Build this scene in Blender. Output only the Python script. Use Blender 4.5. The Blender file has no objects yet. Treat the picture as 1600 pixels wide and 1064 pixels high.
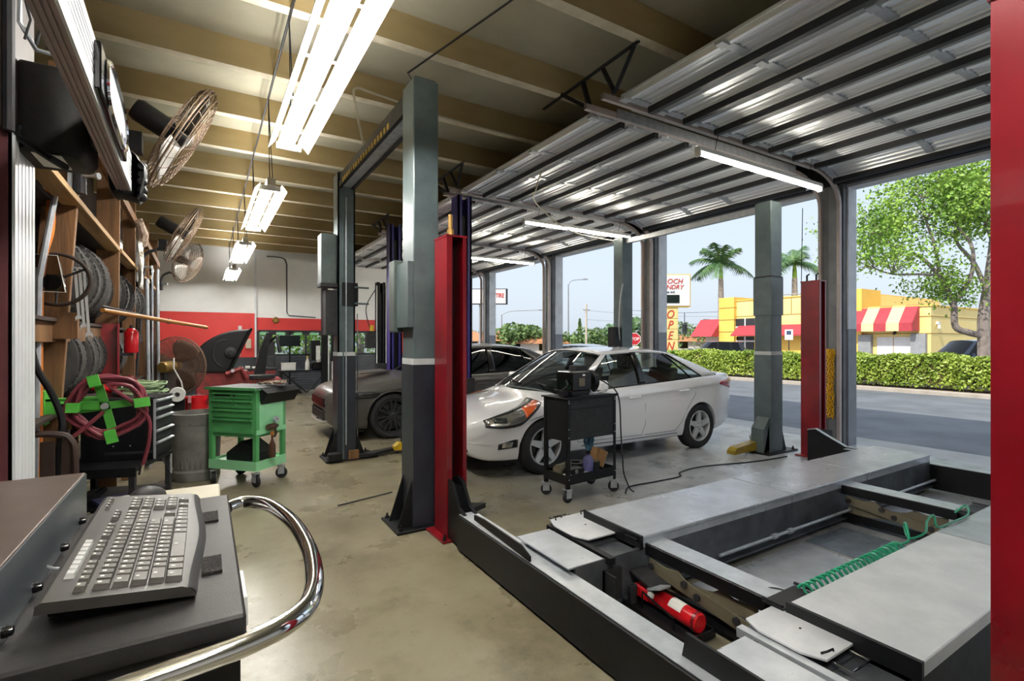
import bpy, math, random
import numpy as np
from mathutils import Vector, Matrix, Euler
random.seed(7)
C = bpy.context.scene.collection
SC = bpy.context.scene
PI = math.pi

# ------------------------------------------------------------------ camera, world, sun, exposure
cam = bpy.data.cameras.new('camera'); cam.sensor_width = 36.0; cam.lens = 36.0 * 784 / 1600
cam.clip_start = 0.05; cam.clip_end = 900
co = bpy.data.objects.new('camera', cam); C.objects.link(co)
co.location = (0, 0, 1.55); co.rotation_euler = (PI / 2, 0, -math.atan(480 / 784))
SC.camera = co
SC.view_settings.view_transform = 'Standard'; SC.view_settings.look = 'None'
SC.view_settings.gamma = 1.0; SC.view_settings.use_curve_mapping = False
SC.view_settings.exposure = 0.65
w = bpy.data.worlds.new('world'); SC.world = w; w.use_nodes = True
nt = w.node_tree; nt.nodes.clear()
sky = nt.nodes.new('ShaderNodeTexSky'); sky.sky_type = 'NISHITA'; sky.sun_disc = False
sky.sun_elevation = math.radians(46); sky.sun_rotation = math.radians(-75)
sky.air_density = 1.0; sky.dust_density = 4.0; sky.ozone_density = 1.0
SKY_STRENGTH = 0.13
hz = nt.nodes.new('ShaderNodeMix'); hz.data_type = 'RGBA'; hz.inputs[0].default_value = 0.72
hz.inputs[7].default_value = (0.585 / SKY_STRENGTH, 0.66 / SKY_STRENGTH, 0.755 / SKY_STRENGTH, 1)   # even thin haze over the whole sky
bg = nt.nodes.new('ShaderNodeBackground'); bg.inputs[1].default_value = SKY_STRENGTH
ow = nt.nodes.new('ShaderNodeOutputWorld')
nt.links.new(sky.outputs[0], hz.inputs[6]); nt.links.new(hz.outputs[2], bg.inputs[0]); nt.links.new(bg.outputs[0], ow.inputs[0])
sd = bpy.data.lights.new('sun', 'SUN'); sd.energy = 2.9; sd.angle = 0.01; sd.color = (1.0, 0.93, 0.82)
so = bpy.data.objects.new('sun', sd); C.objects.link(so)
so.rotation_euler = Vector((0.72, 0.12, -0.72)).to_track_quat('-Z', 'Y').to_euler()
TUBE_GLOW = 76.0       # radiance of the lit fluorescent tubes

# ------------------------------------------------------------------ helpers
def tag(o, label=None, cat=None, group=None, kind=None):
    if label: o['label'] = label
    if cat: o['category'] = cat
    if group: o['group'] = group
    if kind: o['kind'] = kind
    return o

def thing(name, label, cat, loc=(0, 0, 0), rz=0.0, group=None, rot=None):
    o = bpy.data.objects.new(name, None); C.objects.link(o)
    o.empty_display_size = 0.1
    o.location = loc; o.rotation_euler = rot if rot else (0, 0, rz)
    return tag(o, label, cat, group)

KIDS = {}
def kids_of(o):
    return KIDS.get(o.name, [])

def copy_tree(o, parent=None):
    c = o.copy(); C.objects.link(c); c.parent = parent
    if parent is not None: KIDS.setdefault(parent.name, []).append(c)
    for ch in kids_of(o): copy_tree(ch, c)
    return c

def dup(o, loc, rz=None, label=None, group=None, rot=None):
    c = copy_tree(o); c.location = loc
    if rz is not None: c.rotation_euler = (0, 0, rz)
    if rot is not None: c.rotation_euler = rot
    if label: c['label'] = label
    if group: c['group'] = group
    return c

class MB:
    def __init__(s): s.v = []; s.f = []; s.m = []; s.cm = 0
    def add(s, vs, fs):
        b = len(s.v); s.v += [tuple(p) for p in vs]
        for f in fs: s.f.append(tuple(b + i for i in f)); s.m.append(s.cm)
        return s
    def box(s, x0, x1, y0, y1, z0, z1, M=None, c=0.0):
        if c > 0:   # chamfered box
            P = []
            for sx, xx in ((0, x0), (1, x1)):
                for sy, yy in ((0, y0), (1, y1)):
                    for sz, zz in ((0, z0), (1, z1)):
                        dx, dy, dz = (c if sx == 0 else -c), (c if sy == 0 else -c), (c if sz == 0 else -c)
                        P += [(xx, yy + dy, zz + dz), (xx + dx, yy, zz + dz), (xx + dx, yy + dy, zz)]
            i = lambda a, b, d, k: (a * 4 + b * 2 + d) * 3 + k
            F = [(i(0,0,0,0), i(0,0,1,0), i(0,1,1,0), i(0,1,0,0)), (i(1,0,0,0), i(1,1,0,0), i(1,1,1,0), i(1,0,1,0)),
                 (i(0,0,0,1), i(1,0,0,1), i(1,0,1,1), i(0,0,1,1)), (i(0,1,0,1), i(0,1,1,1), i(1,1,1,1), i(1,1,0,1)),
                 (i(0,0,0,2), i(0,1,0,2), i(1,1,0,2), i(1,0,0,2)), (i(0,0,1,2), i(1,0,1,2), i(1,1,1,2), i(0,1,1,2))]
            for a in (0, 1):
                for b in (0, 1):
                    F.append((i(a,b,0,0), i(a,b,1,0), i(a,b,1,1), i(a,b,0,1)))
                    F.append((i(a,0,b,0), i(a,1,b,0), i(a,1,b,2), i(a,0,b,2)))
                    F.append((i(0,a,b,1), i(1,a,b,1), i(1,a,b,2), i(0,a,b,2)))
                    for d in (0, 1): F.append((i(a,b,d,0), i(a,b,d,1), i(a,b,d,2)))
            V = P
        else:
            V = [(x0,y0,z0),(x1,y0,z0),(x1,y1,z0),(x0,y1,z0),(x0,y0,z1),(x1,y0,z1),(x1,y1,z1),(x0,y1,z1)]
            F = [(3,2,1,0),(4,5,6,7),(0,1,5,4),(1,2,6,5),(2,3,7,6),(3,0,4,7)]
        if M is not None: V = [tuple(M @ Vector(p)) for p in V]
        return s.add(V, F)
    def prism(s, poly, a0, a1, axis='z', M=None):
        n = len(poly)
        def pt(p, a):
            return (p[0], p[1], a) if axis == 'z' else ((a, p[0], p[1]) if axis == 'x' else (p[0], a, p[1]))
        V = [pt(p, a0) for p in poly] + [pt(p, a1) for p in poly]
        if M is not None: V = [tuple(M @ Vector(p)) for p in V]
        F = [tuple(range(n - 1, -1, -1)), tuple(range(n, 2 * n))] + [(i, (i + 1) % n, n + (i + 1) % n, n + i) for i in range(n)]
        return s.add(V, F)
    def cyl(s, p0, p1, r0, r1=None, n=12, cap=True):
        r1 = r0 if r1 is None else r1
        p0 = Vector(p0); p1 = Vector(p1); d = (p1 - p0).normalized()
        a = d.orthogonal().normalized(); b = d.cross(a)
        V = []
        for p, r in ((p0, r0), (p1, r1)):
            for k in range(n):
                t = 2 * PI * k / n; V.append(tuple(p + a * (r * math.cos(t)) + b * (r * math.sin(t))))
        F = [(i, (i + 1) % n, n + (i + 1) % n, n + i) for i in range(n)]
        if cap: F += [tuple(range(n - 1, -1, -1)), tuple(range(n, 2 * n))]
        return s.add(V, F)
    def tube(s, pts, r, n=8, closed=False, cap=True):
        P = [Vector(p) for p in pts]; m = len(P)
        R = r if isinstance(r, (list, tuple)) else [r] * m
        T = []
        for i in range(m):
            if closed: t = P[(i + 1) % m] - P[i - 1]
            else: t = P[min(i + 1, m - 1)] - P[max(i - 1, 0)]
            T.append(t.normalized() if t.length > 1e-9 else Vector((0, 0, 1)))
        a = T[0].orthogonal().normalized(); V = []
        for i in range(m):
            a = a - T[i] * a.dot(T[i])
            a = a.normalized() if a.length > 1e-6 else T[i].orthogonal().normalized()
            b = T[i].cross(a)
            for k in range(n):
                t = 2 * PI * k / n; V.append(tuple(P[i] + a * (R[i] * math.cos(t)) + b * (R[i] * math.sin(t))))
        F = []
        for i in range(m if closed else m - 1):
            j = (i + 1) % m
            F += [(i * n + k, i * n + (k + 1) % n, j * n + (k + 1) % n, j * n + k) for k in range(n)]
        if cap and not closed: F += [tuple(range(n - 1, -1, -1)), tuple((m - 1) * n + k for k in range(n))]
        return s.add(V, F)
    def lathe(s, prof, n=24, M=None, closed=False):
        V = []; m = len(prof)
        for r, z in prof:
            for k in range(n):
                t = 2 * PI * k / n; V.append((r * math.cos(t), r * math.sin(t), z))
        if M is not None: V = [tuple(M @ Vector(p)) for p in V]
        F = []
        for i in range(m if closed else m - 1):
            j = (i + 1) % m
            F += [(i * n + k, i * n + (k + 1) % n, j * n + (k + 1) % n, j * n + k) for k in range(n)]
        return s.add(V, F)
    def grid(s, P, closed_u=False):
        nu = len(P); nv = len(P[0]); V = [p for row in P for p in row]
        F = []
        for i in range(nu if closed_u else nu - 1):
            j = (i + 1) % nu
            F += [(i * nv + k, j * nv + k, j * nv + k + 1, i * nv + k + 1) for k in range(nv - 1)]
        return s.add(V, F)
    def quad(s, a, b, c, d): return s.add([a, b, c, d], [(0, 1, 2, 3)])
    def build(s, name, mats, parent=None, smooth=False, ang=38, bevel=0.0, loc=None, rz=0, rot=None):
        me = bpy.data.meshes.new(name); me.from_pydata(s.v, [], s.f)
        mats = mats if isinstance(mats, (list, tuple)) else [mats]
        for m in mats: me.materials.append(m)
        if len(mats) > 1: me.polygons.foreach_set('material_index', s.m)
        me.validate(); me.update()
        if smooth:
            me.polygons.foreach_set('use_smooth', [True] * len(me.polygons))
            me.set_sharp_from_angle(angle=math.radians(ang))
        o = bpy.data.objects.new(name, me); C.objects.link(o)
        if parent is not None:
            o.parent = parent; KIDS.setdefault(parent.name, []).append(o)
        if loc: o.location = loc
        if rot: o.rotation_euler = rot
        elif rz: o.rotation_euler = (0, 0, rz)
        if bevel:
            b = o.modifiers.new('bevel', 'BEVEL'); b.width = bevel; b.segments = 2; b.limit_method = 'ANGLE'; b.angle_limit = math.radians(40)
        return o

def fix_normals(o):
    import bmesh
    bm = bmesh.new(); bm.from_mesh(o.data); bmesh.ops.recalc_face_normals(bm, faces=bm.faces); bm.to_mesh(o.data); bm.free()
    return o

def BX(name, mat, x0, x1, y0, y1, z0, z1, parent=None, c=0.0, M=None):
    return MB().box(x0, x1, y0, y1, z0, z1, c=c, M=M).build(name, mat, parent)

def spline(pts, k=6):
    P = [Vector(p) for p in pts]; out = []
    for i in range(len(P) - 1):
        a, b, c, d = P[max(i - 1, 0)], P[i], P[i + 1], P[min(i + 2, len(P) - 1)]
        for j in range(k):
            t = j / k
            out.append(0.5 * ((2 * b) + (c - a) * t + (2 * a - 5 * b + 4 * c - d) * t * t + (3 * b - a - 3 * c + d) * t ** 3))
    out.append(P[-1]); return out

def rot_to(d):
    return Vector(d).to_track_quat('Z', 'Y').to_matrix().to_4x4()
def TR(p, M=None):
    return Matrix.Translation(Vector(p)) @ (M if M is not None else Matrix.Identity(4))
def RZ(a): return Matrix.Rotation(a, 4, 'Z')
def RX(a): return Matrix.Rotation(a, 4, 'X')
def RY(a): return Matrix.Rotation(a, 4, 'Y')

# ------------------------------------------------------------------ materials
def lin(c):
    if isinstance(c, str): c = tuple(int(c[i:i + 2], 16) / 255 for i in (0, 2, 4))
    return tuple(x / 12.92 if x <= 0.04045 else ((x + 0.055) / 1.055) ** 2.4 for x in c) + (1.0,)

def mat(name, a, b=None, rough=0.5, metal=0.0, scale=6.0, bump=0.0, bscale=None, coat=0.0, spec=0.5, contrast=(0.35, 0.7), stretch=None, rvar=0.0, emit=0.0, trans=0.0, detail=5.0):
    m = bpy.data.materials.new(name); m.use_nodes = True; t = m.node_tree; N = t.nodes; L = t.links
    p = N['Principled BSDF']; A = lin(a); B = lin(b) if b else A
    p.inputs['Roughness'].default_value = rough; p.inputs['Metallic'].default_value = metal
    p.inputs['Coat Weight'].default_value = coat; p.inputs['Coat Roughness'].default_value = 0.04
    p.inputs['Specular IOR Level'].default_value = spec
    if trans: p.inputs['Transmission Weight'].default_value = trans
    tc = N.new('ShaderNodeTexCoord'); src = tc.outputs['Object']
    if stretch:
        mp = N.new('ShaderNodeMapping'); mp.inputs['Scale'].default_value = stretch; L.new(src, mp.inputs[0]); src = mp.outputs[0]
    no = N.new('ShaderNodeTexNoise'); no.inputs['Scale'].default_value = scale; no.inputs['Detail'].default_value = detail
    no.inputs['Roughness'].default_value = 0.6; L.new(src, no.inputs['Vector'])
    cr = N.new('ShaderNodeValToRGB'); cr.color_ramp.elements[0].position = contrast[0]; cr.color_ramp.elements[1].position = contrast[1]
    cr.color_ramp.elements[0].color = A; cr.color_ramp.elements[1].color = B
    L.new(no.outputs[0], cr.inputs[0]); L.new(cr.outputs[0], p.inputs['Base Color'])
    if emit:
        L.new(cr.outputs[0], p.inputs['Emission Color']); p.inputs['Emission Strength'].default_value = emit
    if rvar:
        mr = N.new('ShaderNodeMapRange'); mr.inputs[3].default_value = max(0.02, rough - rvar); mr.inputs[4].default_value = min(1, rough + rvar)
        L.new(no.outputs[0], mr.inputs[0]); L.new(mr.outputs[0], p.inputs['Roughness'])
    if bump:
        bn = N.new('ShaderNodeTexNoise'); bn.inputs['Scale'].default_value = bscale or scale * 4; bn.inputs['Detail'].default_value = 4; L.new(src, bn.inputs['Vector'])
        bp = N.new('ShaderNodeBump'); bp.inputs['Strength'].default_value = bump; bp.inputs['Distance'].default_value = 0.01
        L.new(bn.outputs[0], bp.inputs['Height']); L.new(bp.outputs[0], p.inputs['Normal'])
    return m

def glass(name, tint, rough=0.0, alpha=0.25):
    m = bpy.data.materials.new(name); m.use_nodes = True; t = m.node_tree; N = t.nodes; L = t.links
    N.remove(N['Principled BSDF']); out = N['Material Output']
    tr = N.new('ShaderNodeBsdfTransparent'); tr.inputs[0].default_value = lin(tint)
    gl = N.new('ShaderNodeBsdfGlossy'); gl.inputs[1].default_value = 0.02
    fr = N.new('ShaderNodeFresnel'); fr.inputs[0].default_value = 1.5
    mx = N.new('ShaderNodeMixShader'); L.new(fr.outputs[0], mx.inputs[0]); L.new(tr.outputs[0], mx.inputs[1]); L.new(gl.outputs[0], mx.inputs[2])
    L.new(mx.outputs[0], out.inputs[0]); return m

M = {}
M['steel_dark'] = mat('grey_green_steel', '4a5658', '5f6c6e', 0.36, 0.1, 3.0, 0.05, rvar=0.12)
M['steel_box'] = mat('grey_box_steel', '3c4543', '505a58', 0.42, 0.1, 4.0, 0.05)
M['black_steel'] = mat('black_steel', '0a0b0d', '15161a', 0.45, 0.0, 7.0, 0.08, spec=0.3, rvar=0.1)
M['black_plastic'] = mat('black_plastic', '0e0e10', '161619', 0.5, 0, 12, spec=0.35)
M['black_gloss'] = mat('black_gloss', '070708', '0d0d0f', 0.15, 0, 8)
M['dark_grey'] = mat('dark_grey_plastic', '232325', '303032', 0.6, 0, 14, spec=0.35)
M['rubber'] = mat('tyre_rubber', '17171a', '26262a', 0.75, 0, 9, 0.1)
M['old_rubber'] = mat('dusty_rubber', '2b2a2a', '45423f', 0.85, 0, 7, 0.15)
M['red_lift'] = mat('red_lift_paint', '6a0713', '7c0b19', 0.3, 0, 3.0, 0.03, coat=0.4, rvar=0.08)
M['red_dark'] = mat('dark_red_paint', '6d0c14', '8b1420', 0.34, 0, 4.0, 0.03, coat=0.3)
M['red_bright'] = mat('bright_red_paint', 'c3121a', 'd8202a', 0.25, 0, 5, coat=0.5)
M['red_wall'] = mat('red_wall_paint', 'd23a36', 'c4322f', 0.55, 0, 1.2, 0.05)
M['white_wall'] = mat('white_wall_paint', 'f0f0ee', 'e0e0de', 0.7, 0, 0.8, 0.06)
M['black_wall'] = mat('charcoal_wall_paint', '2c2f34', '3a3d43', 0.55, 0, 2, 0.05)
M['slat'] = mat('charcoal_slat', '3b3f46', '50545c', 0.45, 0, 3)
M['left_wall'] = mat('grimy_shaded_left_wall', '2e2722', '40372f', 0.85, 0, 1.4, 0.1)  # darkened so the shadow behind the rack sits in the wall colour
M['pier'] = mat('pier_grey_paint', '6f7276', '8d9093', 0.62, 0, 3.0, 0.15, contrast=(0.3, 0.75))
M['pier_shade'] = mat('pier_shaded_face', '5a5d60', '74777a', 0.55, 0, 3.0, 0.12)  # inner pier faces kept dark: their shade is painted into the colour
M['jamb_white'] = mat('jamb_white_paint', 'dfe2e6', 'c9ccd0', 0.6, 0, 5, 0.2)
M['jamb_grey'] = mat('jamb_grey_paint', '8f9298', '7d8086', 0.6, 0, 5, 0.2)
M['door_steel'] = mat('galvanised_door_steel', 'e6e9ec', 'f2f4f6', 0.3, 0.5, 2.0, 0.0, stretch=(1, 0.15, 1))
M['door_strut'] = mat('dark_strut_steel', '1f2022', '2c2d30', 0.45, 0.2, 5, 0.05)
M['galv'] = mat('galvanised_steel', 'a4a8ac', 'c0c4c8', 0.38, 0.35, 14, 0.05)
M['pink_track'] = mat('dusty_track_steel', 'b3a6a0', 'c6bab4', 0.5, 0.2, 6)
M['angle_black'] = mat('black_angle_iron', '17171a', '2a2a2d', 0.5, 0.3, 20)
M['light_white'] = mat('fixture_white_enamel', 'f2f2ee', 'e6e6e0', 0.35, 0, 5)
M['tube'] = mat('lit_tube', 'fffcf6', 'fffcf6', 0.4, 0, 5, emit=TUBE_GLOW)
M['tube_off'] = mat('unlit_tube', 'f4f4f0', 'ececea', 0.3, 0, 5)
M['tube_warm'] = mat('lit_warm_tube', 'fff6e4', 'fff6e4', 0.4, 0, 5, emit=36.0)
M['chrome'] = mat('chrome', 'e9e9ec', 'f2f2f4', 0.07, 1.0, 3)
M['alu'] = mat('alloy', 'c8cacc', 'd8dadc', 0.28, 0.75, 4)
M['rim_silver'] = mat('silver_rim', 'dcdee0', 'e8eaec', 0.25, 0.45, 4)
M['dark_rim'] = mat('dark_satin_rim', '4a4c50', '5a5c60', 0.25, 0.6, 4)
M['beam_white'] = mat('anodised_white_beam', 'dcdee0', 'e8eaec', 0.35, 0.1, 3)
M['maroon'] = mat('maroon_ribbed_profile', '5a2f33', '744247', 0.4, 0.1, 5)
M['beam_shade'] = mat('shaded_beam_brown', '9a8886', 'a89694', 0.4, 0.1, 5)  # beam underside: shade and floor reflection painted in as brown
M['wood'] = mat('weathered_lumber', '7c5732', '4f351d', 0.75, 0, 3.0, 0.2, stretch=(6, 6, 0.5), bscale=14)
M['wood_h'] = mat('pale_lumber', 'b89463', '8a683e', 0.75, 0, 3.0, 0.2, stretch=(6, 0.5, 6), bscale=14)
M['wood_dark'] = mat('dark_shelf_boards', '2e1e14', '22160f', 0.8, 0, 3.0, 0.2, stretch=(6, 0.5, 6))  # rack boards darkened to carry the shadow inside the rack
M['wood_pole'] = mat('varnished_pole', '9a6428', 'b07a36', 0.4, 0, 4, stretch=(1, 1, 6))
M['green_cart'] = mat('green_enamel', '58a564', '4a9258', 0.34, 0, 3.5, 0.03, coat=0.3)
M['green_light'] = mat('light_green_enamel', '8ad29c', '98dcaa', 0.35, 0, 3.5, 0.03, coat=0.3)
M['green_reel'] = mat('bright_green_paint', '4fae3e', '64c150', 0.4, 0, 6)
M['head_brown'] = mat('dark_brown_cover', '3a302d', '453a36', 0.45, 0.1, 6)
M['maroon_hose'] = mat('maroon_rubber_hose', '6b2733', '823542', 0.45, 0, 8)
M['green_hose'] = mat('green_plastic_hose', '1f8a66', '2a9d78', 0.3, 0, 8)
M['pale_green_cord'] = mat('pale_green_cord', '9fb88c', '7f9a70', 0.6, 0, 9)
M['orange_hose'] = mat('orange_hose', 'c46a1e', 'd27a2a', 0.5, 0, 8)
M['yellow_paint'] = mat('yellow_machine_paint', 'e0bd1e', 'b8961a', 0.4, 0, 7, 0.05)
M['yellow_dirty'] = mat('dirty_yellow_paint', 'b39a2c', '8a7424', 0.45, 0, 6, 0.08)
M['yellow_chain'] = mat('yellow_chain_plastic', 'f2c01e', 'e8b114', 0.4, 0, 6)
M['blue_paint'] = mat('blue_lift_paint', '2e2f86', '38399a', 0.4, 0, 3)
M['purple_paint'] = mat('purple_blue_lift_paint', '37307e', '2b2666', 0.4, 0, 3)
M['lower_coat'] = mat('blue_black_lower_coat', '23262e', '30343d', 0.38, 0.1, 3.0, 0.05)
M['olive'] = mat('olive_tan_casting', '6c6552', '544e3e', 0.55, 0, 6, 0.12)
M['runway'] = mat('worn_grey_runway_steel', 'c6cbd2', 'a0a6ae', 0.3, 0.25, 4.0, 0.12, rvar=0.12, contrast=(0.3, 0.72))
M['runway_dark'] = mat('bare_dark_runway_steel', '4b4e53', '6a6e73', 0.42, 0.4, 6.0, 0.15)
M['runway_light'] = mat('pale_slip_plate_steel', 'dcdee1', 'c6c9cd', 0.42, 0.05, 5.0, 0.05)
M['worn_edge'] = mat('worn_bright_steel', 'b4bac0', 'd0d5da', 0.33, 0.4, 9)
M['brown_plastic'] = mat('dark_brown_plastic', '33241f', '41302a', 0.45, 0, 6)
M['console'] = mat('charcoal_console_plastic', '191817', '211f1d', 0.5, 0, 40, 0.06, bscale=300, spec=0.3)
M['console_top'] = mat('dark_brown_console_top', '4a3d36', '54463e', 0.42, 0, 30, 0.05, bscale=300)
M['console_side'] = mat('slate_console_side', '4e545b', '5c6268', 0.35, 0.3, 5)
M['keyboard'] = mat('grey_keyboard_shell', '2f2c29', '373430', 0.5, 0, 20)
M['key'] = mat('grey_key_cap', '423e39', '4a4640', 0.5, 0, 15)
M['key_light'] = mat('light_hotkey', 'b9b9b6', 'c5c5c2', 0.4, 0, 15)
M['key_mark'] = mat('white_key_legend', 'e0e0da', 'e0e0da', 0.6)
M['velcro'] = mat('black_hook_tape', '171313', '332c2c', 0.95, 0, 160, 0.8, bscale=260)
M['beige'] = mat('beige_plastic', 'c2bba6', 'b5ad97', 0.5, 0, 8)
M['trash'] = mat('grey_trash_plastic', '7c7b76', '5e5d59', 0.6, 0, 5, 0.1)
M['fan_wire'] = mat('dusty_fan_wire', '6e5a48', '8e7a66', 0.55, 0.3, 9)
M['fan_blade'] = mat('dull_fan_blade', 'a9a59d', '8d8980', 0.5, 0.4, 5)
M['fan_brown'] = mat('brown_fan_wire', '5b4436', '6f5443', 0.6, 0.2, 8)
M['gold_motor'] = mat('gold_motor_paint', '9a7d45', '836a3a', 0.35, 0.4, 5)
M['white_plastic'] = mat('white_plastic', 'e4e4e0', 'd6d6d2', 0.45, 0, 6)
M['blue_label'] = mat('blue_label', '2f4f8e', '3a5ea0', 0.5, 0, 9)
M['blue_cloth'] = mat('blue_shop_towel', '6f9bb0', '5a8aa2', 0.9, 0, 18, 0.2)
M['purple_label'] = mat('purple_label', '6a6a9c', '585886', 0.5, 0, 9)
M['cardboard'] = mat('cardboard', 'a57c4f', '94703f', 0.85, 0, 8)
M['paper'] = mat('white_paper', 'e2e0da', 'd3d0c8', 0.8, 0, 5)
M['print_sheet'] = mat('printed_white_sheet', 'dcdad2', '6a5a3e', 0.8, 0, 9, 0.2, contrast=(0.5, 0.62))
M['rag'] = mat('brown_rags', '7a6152', 'b9a898', 0.95, 0, 20, 0.4)
M['dull_red'] = mat('grimy_red', '8d2a2a', '5e2022', 0.5, 0, 9, 0.1)
M['bottle_brown'] = mat('brown_spray_bottle', '4f3322', '3a2518', 0.3, 0, 8)
M['grey_plate'] = mat('diamond_plate', '8f9aa6', '7b8591', 0.4, 0.5, 9, 0.1)
M['gold_bronze'] = mat('bronze_fitting', '8d6a36', 'a5834a', 0.35, 0.7, 8)
M['screen'] = mat('dark_screen', '10181a', '16201f', 0.15, 0, 5)
M['clear'] = glass('clear_plastic', 'c8bfb2')
M['pane'] = glass('window_pane', 'e8efec')
M['car_glass'] = glass('car_glass', 'd8e2de')
M['dark_glass'] = glass('tinted_car_glass', '2c4247')
M['headlamp_glass'] = glass('headlamp_cover', 'e4e6e8')
M['white_car'] = mat('white_car_paint', 'ededef', 'f0f0f2', 0.2, 0, 2, coat=1.0)
M['grey_car'] = mat('granite_car_paint', '4c4a48', '53504d', 0.3, 0.15, 2, coat=0.4)
M['black_car'] = mat('black_car_paint', '17191d', '1c1e22', 0.2, 0.2, 2, coat=1.0)
M['silver_car'] = mat('silver_car_paint', 'b4b8bd', 'bfc3c8', 0.25, 0.5, 2, coat=1.0)
M['navy_car'] = mat('navy_suv_paint', '1d2a3c', '243349', 0.22, 0.3, 2, coat=1.0)
M['cabin'] = mat('dark_cabin', '1b1b1d', '232326', 0.8, 0, 5)
M['seat_beige'] = mat('beige_seat_cloth', '8b8375', '7a7265', 0.9, 0, 20, 0.1)
M['seat_grey'] = mat('grey_seat_cloth', '3c3d40', '4a4b4e', 0.9, 0, 20, 0.1)
M['lamp_chrome'] = mat('lamp_reflector', 'c9c9c6', 'dcdcd8', 0.15, 0.85, 20)
M['lamp_dark'] = mat('lamp_housing', '26282a', '3a3c3e', 0.3, 0.3, 10)
M['amber'] = mat('amber_lens', 'd9541c', 'e0672a', 0.2, 0, 8, coat=0.6)
M['tail_red'] = mat('red_tail_lens', 'b32a2e', 'c6383a', 0.15, 0, 8, coat=0.8)
M['asphalt'] = mat('asphalt', '646970', '7b8087', 0.8, 0, 0.9, 0.25, bscale=60)
M['asphalt_lane'] = mat('pale_worn_asphalt', '8a8b8c', '9b9b9a', 0.85, 0, 0.7, 0.2, bscale=60)
M['apron'] = mat('concrete_apron', 'b6b7b6', 'a2a3a2', 0.75, 0, 1.5, 0.12)
M['curb'] = mat('kerb_concrete', 'b5ada3', '9b9389', 0.85, 0, 2, 0.2)
M['mulch'] = mat('dry_soil', '8a7862', '6b5a48', 0.95, 0, 5, 0.4)
M['leaf_hedge'] = mat('hedge_leaf', '6f8c2e', 'a9bd52', 0.5, 0, 1.6, contrast=(0.35, 0.65))
M['leaf_tree'] = mat('tree_leaf', '5f8a2c', '9dbf4c', 0.5, 0, 0.9, contrast=(0.35, 0.65))
M['leaf_dark'] = mat('far_tree_leaf', '4c6a38', '7c9858', 0.6, 0, 0.6)
M['leaf_palm'] = mat('palm_leaf', '3f6440', '6f8f55', 0.5, 0, 0.8)
M['bark'] = mat('grey_bark', '9a8f8a', '7d726c', 0.9, 0, 5, 0.3)
M['palm_trunk'] = mat('palm_trunk', 'b5aaa0', '958a80', 0.85, 0, 4, 0.2)
M['twig'] = mat('hedge_twig', '5d4c38', '6d5c46', 0.9, 0, 8)
M['yellow_bldg'] = mat('yellow_stucco', 'f3dc96', 'ecd286', 0.75, 0, 0.5, 0.05)
M['yellow_deep'] = mat('deep_yellow_stucco', 'edc765', 'e5bb55', 0.75, 0, 0.5, 0.05)
M['seam'] = mat('panel_seam', 'a68a4a', '96793c', 0.8)
M['awning_red'] = mat('red_awning', 'b5404b', 'aa3843', 0.7, 0, 3)
M['awning_cream'] = mat('cream_awning', 'e6d9a0', 'dccf94', 0.7, 0, 3)
M['white_door'] = mat('white_door', 'dddde0', 'd0d0d4', 0.5, 0, 3)
M['house_wall'] = mat('pale_house_wall', 'd8cfc2', 'c8bfb2', 0.8, 0, 1)
M['roof_orange'] = mat('terracotta_roof', 'c98f66', 'b57b54', 0.85, 0, 3)
M['pole_grey'] = mat('grey_pole', '9a9ea2', '888c90', 0.6, 0.2, 3)
M['pole_wood'] = mat('pale_utility_pole', 'c6bdae', 'b2a998', 0.85, 0, 3)
M['sign_white'] = mat('white_sign_face', 'f3f0ec', 'ebe8e4', 0.5, 0, 3)
M['sign_red'] = mat('red_sign_letter', 'd2453c', 'c93c36', 0.5, 0, 3)
M['sign_stop'] = mat('stop_sign_red', 'c22a34', 'b8242e', 0.45, 0, 3)
M['sign_green'] = mat('green_sign', '2f8f6e', '2a8464', 0.5)
M['sign_blue'] = mat('blue_sign_text', '3c4a6a', '3c4a6a', 0.5)
M['black_out'] = mat('dark_frame', '2c2f33', '363a3e', 0.5, 0.2, 5)
M['white_stripe'] = mat('white_stripe_paint', 'c3c6c6', 'b3b6b6', 0.5, 0, 6)
M['caution'] = mat('yellow_caution_tape', 'c9a436', 'b28f2c', 0.5, 0, 6)

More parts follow.
